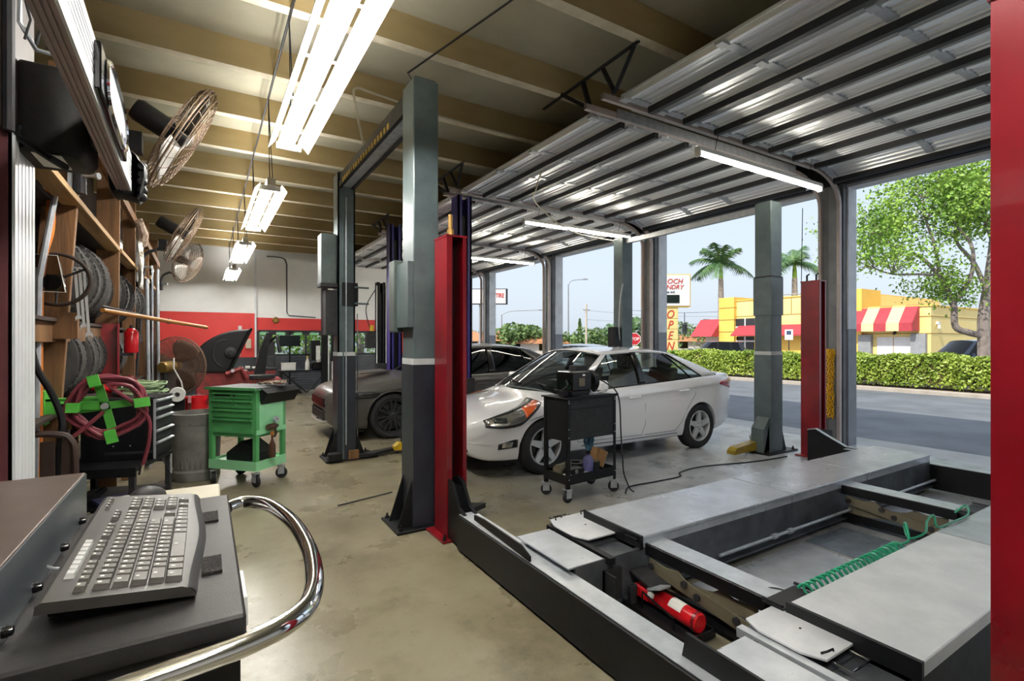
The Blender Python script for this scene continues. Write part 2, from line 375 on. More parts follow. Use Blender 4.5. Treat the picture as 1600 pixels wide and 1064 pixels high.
def floor_mat():
    m = bpy.data.materials.new('stained_shop_concrete'); m.use_nodes = True; t = m.node_tree; N = t.nodes; L = t.links; p = N['Principled BSDF']
    tc = N.new('ShaderNodeTexCoord')
    def noise(s, d=6, r=0.62):
        n = N.new('ShaderNodeTexNoise'); n.inputs['Scale'].default_value = s; n.inputs['Detail'].default_value = d; n.inputs['Roughness'].default_value = r
        L.new(tc.outputs['Object'], n.inputs['Vector']); return n
    def ramp(src, stops):
        c = N.new('ShaderNodeValToRGB'); e = c.color_ramp.elements
        while len(e) < len(stops): e.new(0.5)
        for k, (pos, col) in enumerate(stops): e[k].position = pos; e[k].color = lin(col) if isinstance(col, str) else (col, col, col, 1)
        L.new(src, c.inputs[0]); return c
    def mix(f, a, b, mode='MIX'):
        x = N.new('ShaderNodeMix'); x.data_type = 'RGBA'; x.blend_type = mode
        if isinstance(f, float): x.inputs[0].default_value = f
        else: L.new(f, x.inputs[0])
        L.new(a, x.inputs[6]); L.new(b, x.inputs[7]); return x.outputs[2]
    base = ramp(noise(0.55).outputs[0], [(0.3, '6a6149'), (0.5, '827b64'), (0.72, '959182')])
    stain = ramp(noise(1.7, 8, 0.7).outputs[0], [(0.33, '75684a'), (0.52, 'ffffff')])
    c1 = mix(0.55, base.outputs[0], stain.outputs[0], 'MULTIPLY')
    spots = ramp(noise(26, 3, 0.5).outputs[0], [(0.24, '3a3226'), (0.31, 'ffffff')])
    c2 = mix(0.75, c1, spots.outputs[0], 'MULTIPLY')
    # floor paler towards the doors: the sky's reflection painted into its colour
    sx = N.new('ShaderNodeSeparateXYZ'); L.new(tc.outputs['Object'], sx.inputs[0])
    ad = N.new('ShaderNodeMath'); ad.operation = 'MULTIPLY_ADD'; ad.inputs[1].default_value = 1.6; ad.inputs[2].default_value = -0.8
    L.new(noise(0.9, 4).outputs[0], ad.inputs[0])
    a2 = N.new('ShaderNodeMath'); a2.operation = 'ADD'; L.new(sx.outputs[0], a2.inputs[0]); L.new(ad.outputs[0], a2.inputs[1])
    mr = N.new('ShaderNodeMapRange'); mr.inputs[1].default_value = 2.3; mr.inputs[2].default_value = 4.6; L.new(a2.outputs[0], mr.inputs[0])
    paint = ramp(noise(3.2, 8, 0.7).outputs[0], [(0.34, '808488'), (0.48, 'a9adb1'), (0.7, 'c4c8cc')])  # pale tone standing in for reflected sky
    c3 = mix(mr.outputs[0], c2, paint.outputs[0])
    L.new(c3, p.inputs['Base Color'])
    rr = N.new('ShaderNodeMapRange'); rr.inputs[3].default_value = 0.14; rr.inputs[4].default_value = 0.46
    L.new(noise(1.3, 6).outputs[0], rr.inputs[0]); L.new(rr.outputs[0], p.inputs['Roughness'])
    bp = N.new('ShaderNodeBump'); bp.inputs['Strength'].default_value = 0.08; bp.inputs['Distance'].default_value = 0.01
    L.new(noise(40, 4).outputs[0], bp.inputs['Height']); L.new(bp.outputs[0], p.inputs['Normal'])
    return m
M['floor'] = floor_mat()
M['ceil'] = mat('stained_concrete_deck', 'a29d88', 'bbb59e', 0.85, 0, 0.8, 0.1)
M['tee'] = mat('tan_stained_tee', '8f784c', 'ac9a70', 0.85, 0, 1.5, 0.15, stretch=(0.25, 1, 1))
# ================================================================== SETTING
XF = 7.95                      # inner face of the door wall
def S(o): o['kind'] = 'structure'; return o
S(BX('floor', M['floor'], -1.75, 8.3, -4.2, 16.85, -0.25, 0.0))
# control joints and cracks: thin recessed-looking dark strips, slightly worn
# ceiling: deck slab with the stems of double tees
M['tee_lit_bottom'] = mat('lit_tee_underside', 'e2dac4', 'c8bea4', 0.85, 0, 6, 0.2)  # paler stem bottoms: light from below painted into the colour
ceil = S(BX('ceiling', M['ceil'], -1.75, 8.3, -4.2, 16.85, 4.52, 4.70))
y = 4.46 - 1.22 * 7; k = 0
while y < 16.7:
    mb = MB()
    mb.add([(-1.72, y - .05, 4.25), (8.28, y - .05, 4.25), (8.28, y + .06, 4.25), (-1.72, y + .06, 4.25),
            (-1.72, y - .07, 4.525), (8.28, y - .07, 4.525), (8.28, y + .08, 4.525), (-1.72, y + .08, 4.525)],
           [(0, 1, 5, 4), (2, 3, 7, 6), (1, 2, 6, 5), (3, 0, 4, 7)])
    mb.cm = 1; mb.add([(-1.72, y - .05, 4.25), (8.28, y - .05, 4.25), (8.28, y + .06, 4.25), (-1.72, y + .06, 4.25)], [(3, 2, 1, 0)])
    mb.build('beam', [M['tee'], M['tee_lit_bottom']], ceil)
    y += 1.22
# left, back and far walls
S(BX('wall_left', M['left_wall'], -1.9, -1.75, -4.2, 16.85, 0, 4.52))
wb = S(BX('wall_back', M['white_wall'], -1.75, 8.3, -4.35, -4.2, 0, 4.52))
FY = 16.8; WX0, WX1, WZ0, WZ1 = 1.36, 5.3, 1.10, 1.84
wf = S(BX('wall_far', M['white_wall'], -1.75, 1.30, FY, FY + .2, 2.36, 4.52))
BX('upper_band', M['white_wall'], 1.30, 8.3, FY + .06, FY + .2, 2.24, 4.52, wf)
BX('red_band', M['red_wall'], -1.75, 1.30, FY, FY + .2, 1.05, 2.36, wf)
BX('red_band', M['red_wall'], 1.30, 8.3, FY + .06, FY + .2, WZ1, 2.24, wf)
BX('red_band', M['red_wall'], WX1, 8.3, FY + .06, FY + .2, WZ0, WZ1, wf)
BX('black_band', M['black_wall'], -1.75, 1.30, FY, FY + .2, 0, 1.05, wf)
BX('black_band', M['black_wall'], 1.30, 8.3, FY + .08, FY + .2, 0, WZ0, wf)
BX('corner_bead', M['jamb_white'], 1.27, 1.32, FY - .02, FY, 1.05, 4.25, wf)
for i in range(14):
    z0 = .02 + i * .0765
    MB().prism([(FY + .02, z0), (FY + .05, z0 + .07), (FY + .08, z0 + .07), (FY + .08, z0)], 1.32, 8.0, 'x').build('slat', M['slat'], wf)
win = S(MB().box(WX0, WX1, FY + .08, FY + .16, WZ0 - .02, WZ0 + .03).box(WX0, WX1, FY + .05, FY + .16, WZ1 - .04, WZ1 + .03)
        .box(WX0 - .03, WX0 + .04, FY + .06, FY + .16, WZ0, WZ1).box(WX1 - .04, WX1 + .03, FY + .06, FY + .16, WZ0, WZ1).build('window_1', M['black_out']))
for i, xm in enumerate((2.72, 4.02)): BX('mullion', M['black_out'], xm - .025, xm + .025, FY + .08, FY + .15, WZ0, WZ1, win)
for a, b in ((WX0 + .04, 2.695), (2.745, 3.995), (4.045, WX1 - .04)):
    BX('pane', M['pane'], a, b, FY + .11, FY + .114, WZ0 + .03, WZ1 - .04, win)
for i in range(9):
    BX('valance_patch', M['black_out'] if i % 2 else M['green_light'], 1.42 + i * .24, 1.42 + i * .24 + .2, FY + .05, FY + .075, WZ1 - .12, WZ1 - .02, win)
# door wall: piers, headers
PIERS = [(-4.2, -3.55), (.2, .55), (3.70, 4.04), (7.30, 7.62), (10.90, 11.24), (14.58, 14.86)]
wr = S(BX('wall_right', M['jamb_white'], XF + .1, XF + .34, -4.2, 16.85, 3.80, 4.52))
BX('header_liner', M['door_strut'], XF, XF + .1, -4.2, 16.85, 3.84, 4.5, wr)
for n, (a, b) in enumerate(PIERS):
    p = S(BX('trim_%d' % (n + 1), M['pier_shade'], XF, XF + .1, a + .02, b, 0, 3.84))
    BX('jamb_upper', M['jamb_white'], XF + .1, XF + .34, a, b, 1.72, 3.80, p)
    BX('jamb_lower', M['jamb_grey'], XF + .1, XF + .34, a, b, 0, 1.72, p)
    BX('pilaster', M['pier'], XF - .05, XF, a + .06, b - .14, 0, 3.8, p)
S(BX('trim_7', M['pier_shade'], XF, XF + .34, 16.3, 16.85, 0, 3.84))
# thresholds and outside paving
S(BX('concrete_apron', M['apron'], 8.3, 9.0, -40, 60, -.25, -.012))
S(BX('parking_lot_lane', M['asphalt'], 9.0, 18.0, -60, 90, -.28, -.03))
S(BX('far_parking_lot', M['asphalt_lane'], 20.6, 130, -80, 160, -.28, -.03))
S(MB().box(18.0, 18.25, -40, 60, -.28, .09, c=.02).build('kerb_strip', M['curb']))
S(BX('planting_bed', M['mulch'], 18.25, 20.4, -40, 60, -.28, .06))
S(MB().box(20.4, 20.62, -40, 60, -.28, .09, c=.02).build('kerb_strip', M['curb']))
S(BX('side_yard', M['asphalt_lane'], -60, 8.3, 17.0, 90, -.28, -.03))

# ================================================================== OVERHEAD DOORS
def section_profile(L, t=0.022):
    # ribbed steel skin of one door section: (s, depth) polyline, ribs stand proud towards the room
    pts = []; n = 6; p = (L - .04) / n
    pts += [(0, 0), (.02, 0)]
    for i in range(n):
        s0 = .02 + i * p
        pts += [(s0 + p * .12, -.022), (s0 + p * .42, -.022), (s0 + p * .52, 0), (s0 + p * .64, 0), (s0 + p * .70, -.012), (s0 + p * .84, -.012), (s0 + p * .92, 0)]
    pts += [(L, 0), (L, t), (0, t)]
    return pts
SEC = 0.528
def make_door(width, label):
    d = thing('overhead_door', label, 'garage door', group='sectional doors rolled up under the ceiling')
    hw = width / 2; z0 = 3.97
    path = [(-4.42 + i * SEC, z0, 0.0) for i in range(7)] + [(-4.42 + 7 * SEC, z0, math.radians(19))]
    for x, z, a in path:
        Mx = TR((x, 0, z)) @ RY(a)
        MB().prism(section_profile(SEC - .006), -hw, hw, 'y', Mx).build('door_section', M['door_steel'], d)
        MB().prism([(.35, -.012), (.36, -.085), (.415, -.085), (.425, -.012)], -hw + .02, hw - .02, 'y', Mx).build('strut', M['door_strut'], d)
        MB().prism([(.02, -.002), (.03, -.04), (.075, -.04), (.085, -.002)], -hw + .02, hw - .02, 'y', Mx).build('section_rail', M['door_steel'], d)
        for yy in (-hw + .06, -.42, .42, hw - .06):
            MB().box(.09, .32, yy - .04, yy + .04, -.034, -.008, M=Mx).build('stile', M['galv'], d)
            MB().box(-.05, .05, yy - .035, yy + .035, -.062, -.036, M=Mx).build('hinge', M['galv'], d)
    for sgn in (-1, 1):
        y = sgn * (hw + .05)
        pts = [(-4.62, z0 - .02), (-.80, z0 - .02)]
        for k in range(1, 9):
            t = k / 8 * PI / 2; pts.append((-.80 + .72 * math.sin(t), z0 - .02 - .42 * (1 - math.cos(t))))
        pts.append((-.08, 0.02))
        mb = MB()
        V = []
        for i, (px, pz) in enumerate(pts):
            a = Vector(pts[max(i - 1, 0)]); b = Vector(pts[min(i + 1, len(pts) - 1)]); t = (b - a).normalized(); nrm = Vector((-t.y, t.x)) * .03
            V.append([(px + nrm.x, y - .02, pz + nrm.y), (px + nrm.x, y + .02, pz + nrm.y), (px - nrm.x, y + .02, pz - nrm.y), (px - nrm.x, y - .02, pz - nrm.y)])
        P = [[V[i][j] for i in range(len(V))] for j in range(4)]
        mb.grid(P, closed_u=True); mb.build('track', M['pink_track'], d)
        MB().box(-4.2, -.8, y + sgn * .0 - .008 + .025 * sgn, y + .008 + .025 * sgn, z0 - .05, z0 + .05).build('track_angle', M['galv'], d)
    return d
for n, (a, b, lab) in enumerate((
    (.55, 3.70, 'raised ribbed steel sectional door nearest the camera, above the four-post lift'),
    (4.04, 7.30, 'raised ribbed steel sectional door above the white sedan'),
    (7.62, 10.90, 'raised ribbed steel sectional door above the dark grey sedan'),
    (11.24, 14.58, 'raised ribbed steel sectional door in the fourth bay, second from the far wall'),
    (14.86, 16.3, 'narrow raised ribbed steel sectional door next to the far wall'))):
    d = make_door(b - a - .02, lab); d.location = (XF, (a + b) / 2, 0)

# hanger trusses of perforated angle that hold the inner track ends
def make_hanger(x, y, label):
    h = thing('track_hanger', label, 'bracket', (x, y, 0), group='perforated angle brackets holding door tracks')
    def angle(p0, p1, name):
        p0 = Vector(p0); p1 = Vector(p1); d = p1 - p0; L = d.length; Mx = TR(p0, rot_to(d))
        mb = MB().box(-.02, .02, -.003, .003, 0, L, M=Mx).box(-.02, -.014, -.003, .035, 0, L, M=Mx)
        mb.build(name, M['angle_black'], h)
    angle((-.1, -.62, 4.235), (-.06, .92, 4.235), 'top_angle')
    for dy0, dy1 in ((-.55, -.18), (-.1, -.17), (.2, .2), (.55, .22)):
        angle((-.08, dy0, 4.235), (0.02, dy1, 3.98), 'drop_angle')
    return h
make_hanger(3.42, 3.87, 'black perforated angle bracket holding the door tracks nearest the camera')
make_hanger(3.42, 7.46, 'black perforated angle bracket holding the door tracks above the blue lift post')
make_hanger(3.42, 11.07, 'black perforated angle bracket holding door tracks beyond the grey sedan')

# ================================================================== CEILING LIGHTS
def make_tube_light():
    f = thing('fluorescent_light', 'x', 'ceiling light', group='eight-foot fluorescent fixtures in a row')
    L = 2.44
    # ballast channel in the middle, one reflector wing each side, an open slot added above each tube to light the ceiling
    MB().prism([(-.042, -.005), (.042, -.005), (.042, .07), (-.042, .07)], 0, L, 'y').build('ballast_channel', M['light_white'], f)
    for s in (-1, 1):
        MB().prism([(s * .104, .012), (s * .160, -.055), (s * .164, -.05), (s * .108, .02)][::s], 0, L, 'y').build('reflector_wing', M['light_white'], f)
        for yy in np.linspace(.3, L - .3, 4): MB().box(min(s * .04, s * .106), max(s * .04, s * .106), yy - .012, yy + .012, .012, .017).build('wing_bridge', M['light_white'], f)
    for x in (-.075, .075):
        MB().cyl((x, .04, -.03), (x, L - .04, -.03), .019, n=8).build('tube', M['tube'], f, smooth=True)
    for y in (.02, L - .045):
        MB().box(-.1, .1, y, y + .025, -.055, .0, c=.004).build('lamp_socket', M['light_white'], f)
    MB().box(-.042, .042, -.012, .0, .0, .075).build('end_cap', M['beige'], f)
    for y in (.15, L - .15):
        MB().tube([(0, y, .07), (-.02, y - .05, .97)], .005, n=5).tube([(0.03, y, .07), (-.02, y - .05, .97)], .005, n=5).build('chain', M['angle_black'], f)
    return f
tl = make_tube_light(); tl.location = (.62, 2.3, 3.25)
tl['label'] = 'lit two-tube fluorescent fixture nearest the camera, cut by the picture top'
for i, (y, lab) in enumerate(((6.05, 'second lit fluorescent fixture from the camera, hung on chains above the green cart'),
                              (9.75, 'third lit fluorescent fixture from the camera, hung on chains'),
                              (13.4, 'farthest lit fluorescent fixture, small against the white far wall'),
                              (-1.6, 'added unseen fluorescent fixture behind the camera, lighting the foreground'))):  # last one is added out of view to light the near area
    dup(tl, (.62 - .02 * max(0, i), y, 3.25), label=lab)
tag(MB().tube([(.60, -4.1, 4.23), (.60, 16.7, 4.23)], .011, n=6).build('ceiling_conduit', M['angle_black']), 'thin black conduit along the ceiling above the row of fluorescents', 'pipe')

def make_strip(lit=True, L=2.48):
    f = thing('strip_light', 'x', 'strip light', group='slim strip lights along the door tracks')
    MB().prism([(-.035, 0), (.035, 0), (.04, .01), (.03, .05), (-.03, .05), (-.04, .01)], 0, L, 'x').build('housing', M['light_white'], f)
    MB().cyl((.05, 0, -.022), (L - .05, 0, -.030), .019, n=10).build('tube', M['tube_warm'] if lit else M['tube_off'], f, smooth=True)
    for x in (.0, L - .02): MB().box(x, x + .03, -.03, .03, -.055, .005).build('lamp_socket', M['light_white'], f)
    for x in (.3, L - .3): MB().tube([(x, 0, .065), (x + .02, -.04, .3)], .004, n=5).build('chain', M['angle_black'], f)
    return f
for x, y, lab in ((4.5, 3.55, 'slim white strip light under the nearest door track'),
                  (4.62, 7.18, 'slim white strip light hung above the white sedan roof'),
                  (4.9, 10.95, 'slim warm strip light beyond the red lift post'),
                  (4.6, 14.5, 'slim white strip light nearest the far wall')):
    s = make_strip(); s.location = (x, y, 3.58); s['label'] = lab
# ================================================================== OUTSIDE
rng = np.random.default_rng(11)
def leaf_mesh(name, pts, size, mt, parent, aspect=0.55, out=None):
    n = len(pts); pts = np.asarray(pts, float)
    d = rng.normal(size=(n, 3)); d[:, 2] = np.abs(d[:, 2]) * .6 + .2
    d /= np.linalg.norm(d, axis=1)[:, None]
    a = np.cross(d, rng.normal(size=(n, 3))); a /= np.linalg.norm(a, axis=1)[:, None]
    b = np.cross(d, a); s = size * rng.uniform(.6, 1.25, (n, 1))
    V = np.stack([pts - a * s, pts + b * s * aspect + d * s * .12, pts + a * s, pts - b * s * aspect + d * s * .12], 1).reshape(-1, 3)
    me = bpy.data.meshes.new(name)
    me.vertices.add(4 * n); me.vertices.foreach_set('co', V.ravel())
    me.loops.add(4 * n); me.loops.foreach_set('vertex_index', np.arange(4 * n))
    me.polygons.add(n); me.polygons.foreach_set('loop_start', np.arange(0, 4 * n, 4)); me.polygons.foreach_set('loop_total', np.full(n, 4))
    me.materials.append(mt); me.update(calc_edges=True)
    o = bpy.data.objects.new(name, me); C.objects.link(o); o['kind'] = 'stuff'
    o.parent = parent; KIDS.setdefault(parent.name, []).append(o)
    return o

# hedge along the bed
HG = -.0
h = thing('hedge', 'long clipped green hedge between the driveway and the yellow building', 'hedge', (19.2, 8.5, 0))
core = MB(); 
for i in range(34):
    yy = -8 + i * .5
    core.tube(spline([(rng.uniform(-.35, .35), yy, .05), (rng.uniform(-.4, .4), yy + rng.uniform(-.2, .2), .5), (rng.uniform(-.5, .5), yy + rng.uniform(-.3, .3), .95)], 3), .018, n=5)
core.build('stem', M['twig'], h)
MB().box(-.42, .42, -7.7, 8.1, .22, .95).build('twig_mass', M['twig'], h)['kind'] = 'stuff'
N = 30000
face = rng.random(N); P = np.zeros((N, 3))
yv = rng.uniform(-7.9, 8.3, N); bumpf = .07 * np.sin(yv * 2.3) + .05 * np.sin(yv * 5.1 + 1)
fr = face < .52; tp = (face >= .52) & (face < .82); bk = face >= .82
P[:, 1] = yv
zz = rng.uniform(.08, 1.06, N) ** .8
P[fr, 0] = -.56 + bumpf[fr] + rng.uniform(-.06, .12, fr.sum()) + .1 * (zz[fr] - .5) ** 2; P[fr, 2] = zz[fr]
P[tp, 0] = rng.uniform(-.58, .58, tp.sum()); P[tp, 2] = 1.04 + bumpf[tp] * .6 + rng.uniform(-.06, .07, tp.sum())
P[bk, 0] = .56 + rng.uniform(-.1, .06, bk.sum()); P[bk, 2] = zz[bk]
leaf_mesh('foliage', P, .058, M['leaf_hedge'], h)

def branch_tree(name, label, base, limbs, leaf_n, leaf_size, leaf_m, bark_m, spread, twigs=60, group=None, cat='tree'):
    t = thing(name, label, cat, base, group=group)
    for j, (pts, r0, r1) in enumerate(limbs):
        P = spline(pts, 5); R = [r0 + (r1 - r0) * i / (len(P) - 1) for i in range(len(P))]
        MB().tube(P, R, n=9).build('trunk' if j == 0 else 'branch', bark_m, t, smooth=True)
    tw = MB(); tips = []
    ends = [(Vector(p[-1]), r1) for p, r0, r1 in limbs] + [(Vector(p[-2]), r1) for p, r0, r1 in limbs[1:]]
    for k in range(twigs):
        e, r = ends[k % len(ends)]
        d = Vector((rng.normal() * spread, rng.normal() * spread, abs(rng.normal()) * spread * .6 + .1))
        m = e + d * .5 + Vector((0, 0, rng.uniform(-.1, .25)))
        tw.tube(spline([e, m, e + d], 3), [.022, .019, .017, .014, .012, .009, .006], n=4)
        tips += [(e + d, 1.0), (m, .5)]
    tw.build('twigs', bark_m, t)['kind'] = 'stuff'
    pts = []
    T = [p for p, w_ in tips for _ in range(2 if w_ > .6 else 1)]
    for k in range(leaf_n):
        c = T[rng.integers(len(T))]; s = spread * .36
        pts.append((c.x + rng.normal() * s, c.y + rng.normal() * s, c.z + rng.normal() * s * .7))
    leaf_mesh('foliage', pts, leaf_size, leaf_m, t)
    return t
# street tree at right: image-left is (-.85,.52)
L = lambda a, z, dd=0: (-.8526 * a + .5225 * dd, .5225 * a + .8526 * dd, z)
branch_tree('street_tree', 'broadleaf tree with bare grey lower branches behind the hedge at right', (21.5, 5.85, -.05), [
    ([L(0, 0), L(.02, 1.5), L(.05, 2.3), L(-.1, 3.4), L(-.25, 4.6), L(-.3, 5.4)], .2, .09),
    ([L(.02, 1.75), L(.5, 1.85), L(.95, 2.05), L(1.0, 2.7), L(1.15, 3.1)], .11, .08),
    ([L(1.12, 3.05), L(1.5, 3.7), L(2.1, 4.3), L(2.8, 4.7, .3), L(3.3, 5.0)], .08, .025),
    ([L(1.12, 3.05), L(1.2, 3.8, .3), L(1.6, 4.6), L(1.9, 5.5), L(2.0, 6.2)], .07, .025),
    ([L(.9, 2.9), L(.8, 3.7, -.4), L(.9, 4.6, -.5), L(1.1, 5.6), L(1.0, 6.4)], .07, .025),
    ([L(-.05, 3.2), L(.35, 4.1), L(.6, 5.0, .4), L(.7, 6.2)], .08, .025),
    ([L(-.2, 4.4), L(-.9, 5.2), L(-1.4, 6.1)], .08, .025),
    ([L(-.25, 4.8), L(.1, 5.9), L(.2, 6.8)], .07, .02),
    ([L(1.5, 3.7), L(2.3, 3.7, -.3), L(3.0, 3.75), L(3.6, 3.95)], .05, .018),
], 15000, .062, M['leaf_tree'], M['bark'], .85, 110)
# upper crown: denser leaf clumps belong to the same tree
tree = bpy.data.objects['street_tree']
pts = []
for k in range(15000):
    a = rng.uniform(-3.6, 3.4); dd = rng.normal() * 1.0
    zc = 6.15 - .07 * (a - .2) ** 2 + rng.normal() * .55
    if rng.random() < .5 + .5 * math.sin(a * 2.2 + dd * 2): pts.append(L(a, zc, dd))
leaf_mesh('foliage', pts, .066, M['leaf_tree'], tree)

def palm(name, label, base, height, R, nf, trunk_r, group=None, lean=0.0):
    t = thing(name, label, 'palm tree', base, group=group)
    pr = [(trunk_r * 1.35, 0), (trunk_r * 1.1, height * .08), (trunk_r * 1.15, height * .45), (trunk_r * .85, height * .8), (trunk_r * .75, height * .82)]
    MB().lathe(pr, 12).build('trunk', M['palm_trunk'], t, smooth=True)
    MB().lathe([(trunk_r * .8, height * .815), (trunk_r * .7, height * .9), (trunk_r * .35, height)], 10).build('crown_shaft', M['leaf_tree'], t, smooth=True)
    for k in range(nf):
        az = 2 * PI * k / nf * 1.618 * 1.0 + rng.uniform(-.2, .2); el = rng.uniform(-.05, 1.3); Lf = R * rng.uniform(.85, 1.1)
        u = Vector((math.cos(az), math.sin(az), 0)); mb = MB(); mid = []
        for i in range(11):
            s = i / 10; mid.append(Vector((0, 0, height * .97)) + u * (Lf * s * math.cos(el) * (1 - .12 * s)) + Vector((0, 0, Lf * (math.sin(el) * s - .52 * s * s * (1.1 - .3 * el)))))
        mb.tube(mid, [.05 * (1 - .09 * i) * R / 3 for i in range(11)], n=5)
        side = u.cross(Vector((0, 0, 1)))
        for i in range(1, 44):
            s = i / 44 * 10; i0 = min(int(s), 9); c = mid[i0].lerp(mid[i0 + 1], s - i0); T = (mid[i0 + 1] - mid[i0]).normalized()
            ll = R * .30 * math.sin(PI * min(.97, .12 + .85 * i / 44)) ** .6
            for sg in (-1, 1):
                tip = c + side * sg * ll * .8 + T * ll * .45 + Vector((0, 0, -ll * rng.uniform(.3, .75)))
                mb.add([c - T * .03 * R / 2, c + T * .03 * R / 2, tip], [(0, 1, 2)])
        mb.build('frond', M['leaf_palm'], t)
    return t
palm('royal_palm', 'tall royal palm with full crown left of the front lift post', (52.6, 38.1, -.35), 11.4, 4.6, 17, .32)
palm('royal_palm', 'royal palm seen between the grey lift post and the red lift post', (61.0, 34.0, -.35), 11.6, 4.4, 13, .34)
palm('date_palm', 'short palm behind the stop sign', (43.7, 43.5, -.35), 3.4, 3.0, 15, .3)

# yellow building
b = thing('yellow_building', 'yellow stucco commercial building with red and cream awnings behind the hedge', 'building', (45, 20, -.35))
def bp(name, m, x0, x1, y0, y1, z0, z1, c=0): return BX(name, M[m], x0 - 45, x1 - 45, y0 - 20, y1 - 20, z0 + .35, z1 + .35, b, c)
bp('low_wing', 'yellow_bldg', 45, 62, 15.2, 20.2, -.35, 4.06)
bp('main_block', 'yellow_bldg', 45.1, 62, 20.2, 30.9, -.35, 5.45)
bp('corner_tower', 'yellow_deep', 44.7, 48, 30.9, 32.6, -.35, 5.85)
bp('parapet_tower', 'yellow_deep', 44.75, 48, 19.6, 20.5, -.35, 5.7)
bp('low_cap', 'yellow_deep', 44.9, 62, 15.1, 20.2, 4.06, 4.16)
bp('main_cap', 'yellow_deep', 45.0, 62, 20.3, 30.9, 5.45, 5.55)
for z in (2.05, 3.3): bp('seam', 'seam', 44.96, 44.999, 15.2, 19.6, z, z + .05); bp('seam', 'seam', 45.0, 61, 15.17, 15.2, z, z + .05)
for z in (2.1, 3.9): bp('seam', 'seam', 45.06, 45.099, 20.5, 30.9, z, z + .05)
for z in (1.2, 2.4, 3.6, 4.8): bp('seam', 'seam', 44.66, 44.699, 30.9, 32.6, z, z + .05); bp('seam', 'seam', 44.7, 48, 30.87, 30.9, z, z + .05)
for yy in (23.2, 25.4, 27.6): bp('seam', 'seam', 45.06, 45.099, yy, yy + .05, 3.95, 5.4)
bp('lower_band', 'yellow_deep', 45.02, 45.099, 20.5, 30.9, -.35, 2.05)
for yy in (28.9, 29.95):
    f = bp('window', 'black_out', 45.0, 45.09, yy, yy + .95, 2.95, 3.7)
    MB().box(.02, .04, yy - 20 + .06, yy - 20 + .89, 3.36, 3.99).build('pane', M['dark_glass'], f)
bp('window_frame', 'white_door', 44.97, 45.02, 28.85, 30.9, 2.78, 2.95); bp('window_frame', 'white_door', 44.97, 45.02, 29.84, 29.96, 2.9, 3.72)
bp('transom', 'white_door', 44.98, 45.05, 28.85, 30.9, 1.42, 1.56)
for yy in (28.95, 29.95):
    f = bp('glass_door', 'black_out', 45.0, 45.09, yy, yy + .9, -.35, 1.42); bp('transom_pane', 'dark_glass', 45.0, 45.06, yy, yy + .9, 1.56, 1.95)
bp('door_post', 'white_door', 44.96, 45.05, 29.83, 29.97, -.35, 1.95)
def awning(name, y0, y1, ztop, zmid, zlow, depth, stripes=None, x=45.0):
    for i, (a, c_, m_) in enumerate(stripes):
        mb = MB().prism([(x - 45, ztop + .35), (x - 45 - depth, zmid + .35), (x - 45 - depth, zlow + .35), (x - 45 - depth + .06, zlow + .35), (x - 45, ztop + .2)], a - 20, c_ - 20, 'y')
        mb.build(name, M[m_], b)
W_ = 4.15 / 5
awning('striped_awning', 15.9, 20.05, 4.2, 2.85, 2.25, 1.2, [(15.9 + i * W_, 15.9 + (i + 1) * W_, 'awning_red' if i % 2 == 0 else 'awning_cream') for i in range(5)])
MB().prism([(0, 4.55), (-1.2, 3.2), (-1.2, 2.6), (0, 2.6)], 15.88 - 20, 15.92 - 20, 'y').build('awning_side', M['awning_red'], b)
awning('red_awning', 21, 31, 3.0, 2.1, 1.98, 1.3, [(21.4, 30.6, 'awning_red')])
MB().prism([(-1.5, 2.3), (3, 2.3), (3, 4.1), (.2, 4.1)], 32.62 - 20, 35.2 - 20, 'y').build('corner_awning', M['awning_red'], b)
bp('porch_wall', 'house_wall', 45.2, 48, 33.0, 34.6, -.35, 1.9)
f = bp('service_door', 'white_door', 44.93, 45.0, 16.4, 18.6, -.35, 1.82); BX('door_gap', M['seam'], -.085, -.07, 17.48 - 20, 17.52 - 20, 0, 2.15, f)
bp('electric_cabinet', 'pole_grey', 44.6, 45.0, 15.4, 16.3, -.35, 2.05); bp('electric_cabinet', 'pole_grey', 44.6, 45.0, 18.9, 19.8, -.35, 2.0)
MB().cyl((-.05, 17.4 - 20, 2.55), (-.25, 17.4 - 20, 2.4), .1).build('wall_lamp', M['black_out'], b)
MB().box(.9, 1.25, -4.95, -4.8, 3.1, 3.3).cyl((1.1, -4.9, 3.0), (.7, -5.05, 2.85), .1).build('security_camera', M['white_plastic'], b)
BX('rooftop_unit', M['pole_grey'], 4, 6, 4, 5.6, 5.7, 6.5, b); BX('rooftop_unit', M['black_out'], 3, 4.2, 1.2, 2.8, 5.75, 6.2, b)
MB().tube([(2, 5, 6.2), (2.2, 10, 6.35)], .05, n=5).build('roof_rail', M['pole_grey'], b)

# text helper: letters become solid meshes
def text(body, size, depth, mt, name, parent=None, loc=(0, 0, 0), rot=(0, 0, 0), align='CENTER', shear=0.0, bold=0.0, xs=1.0):
    cu = bpy.data.curves.new(name, 'FONT'); cu.body = body; cu.size = size; cu.extrude = depth; cu.align_x = align; cu.align_y = 'CENTER'; cu.shear = shear; cu.offset = bold; cu.resolution_u = 3
    o = bpy.data.objects.new('t', cu); C.objects.link(o); dg = bpy.context.evaluated_depsgraph_get()
    me = bpy.data.meshes.new_from_object(o.evaluated_get(dg)); bpy.data.objects.remove(o)
    me.materials.clear(); me.materials.append(mt); me.transform(Matrix.Diagonal((xs, 1, 1, 1)))
    ob = bpy.data.objects.new(name, me); C.objects.link(ob); ob.location = loc; ob.rotation_euler = rot
    if parent is not None: ob.parent = parent; KIDS.setdefault(parent.name, []).append(ob)
    return ob
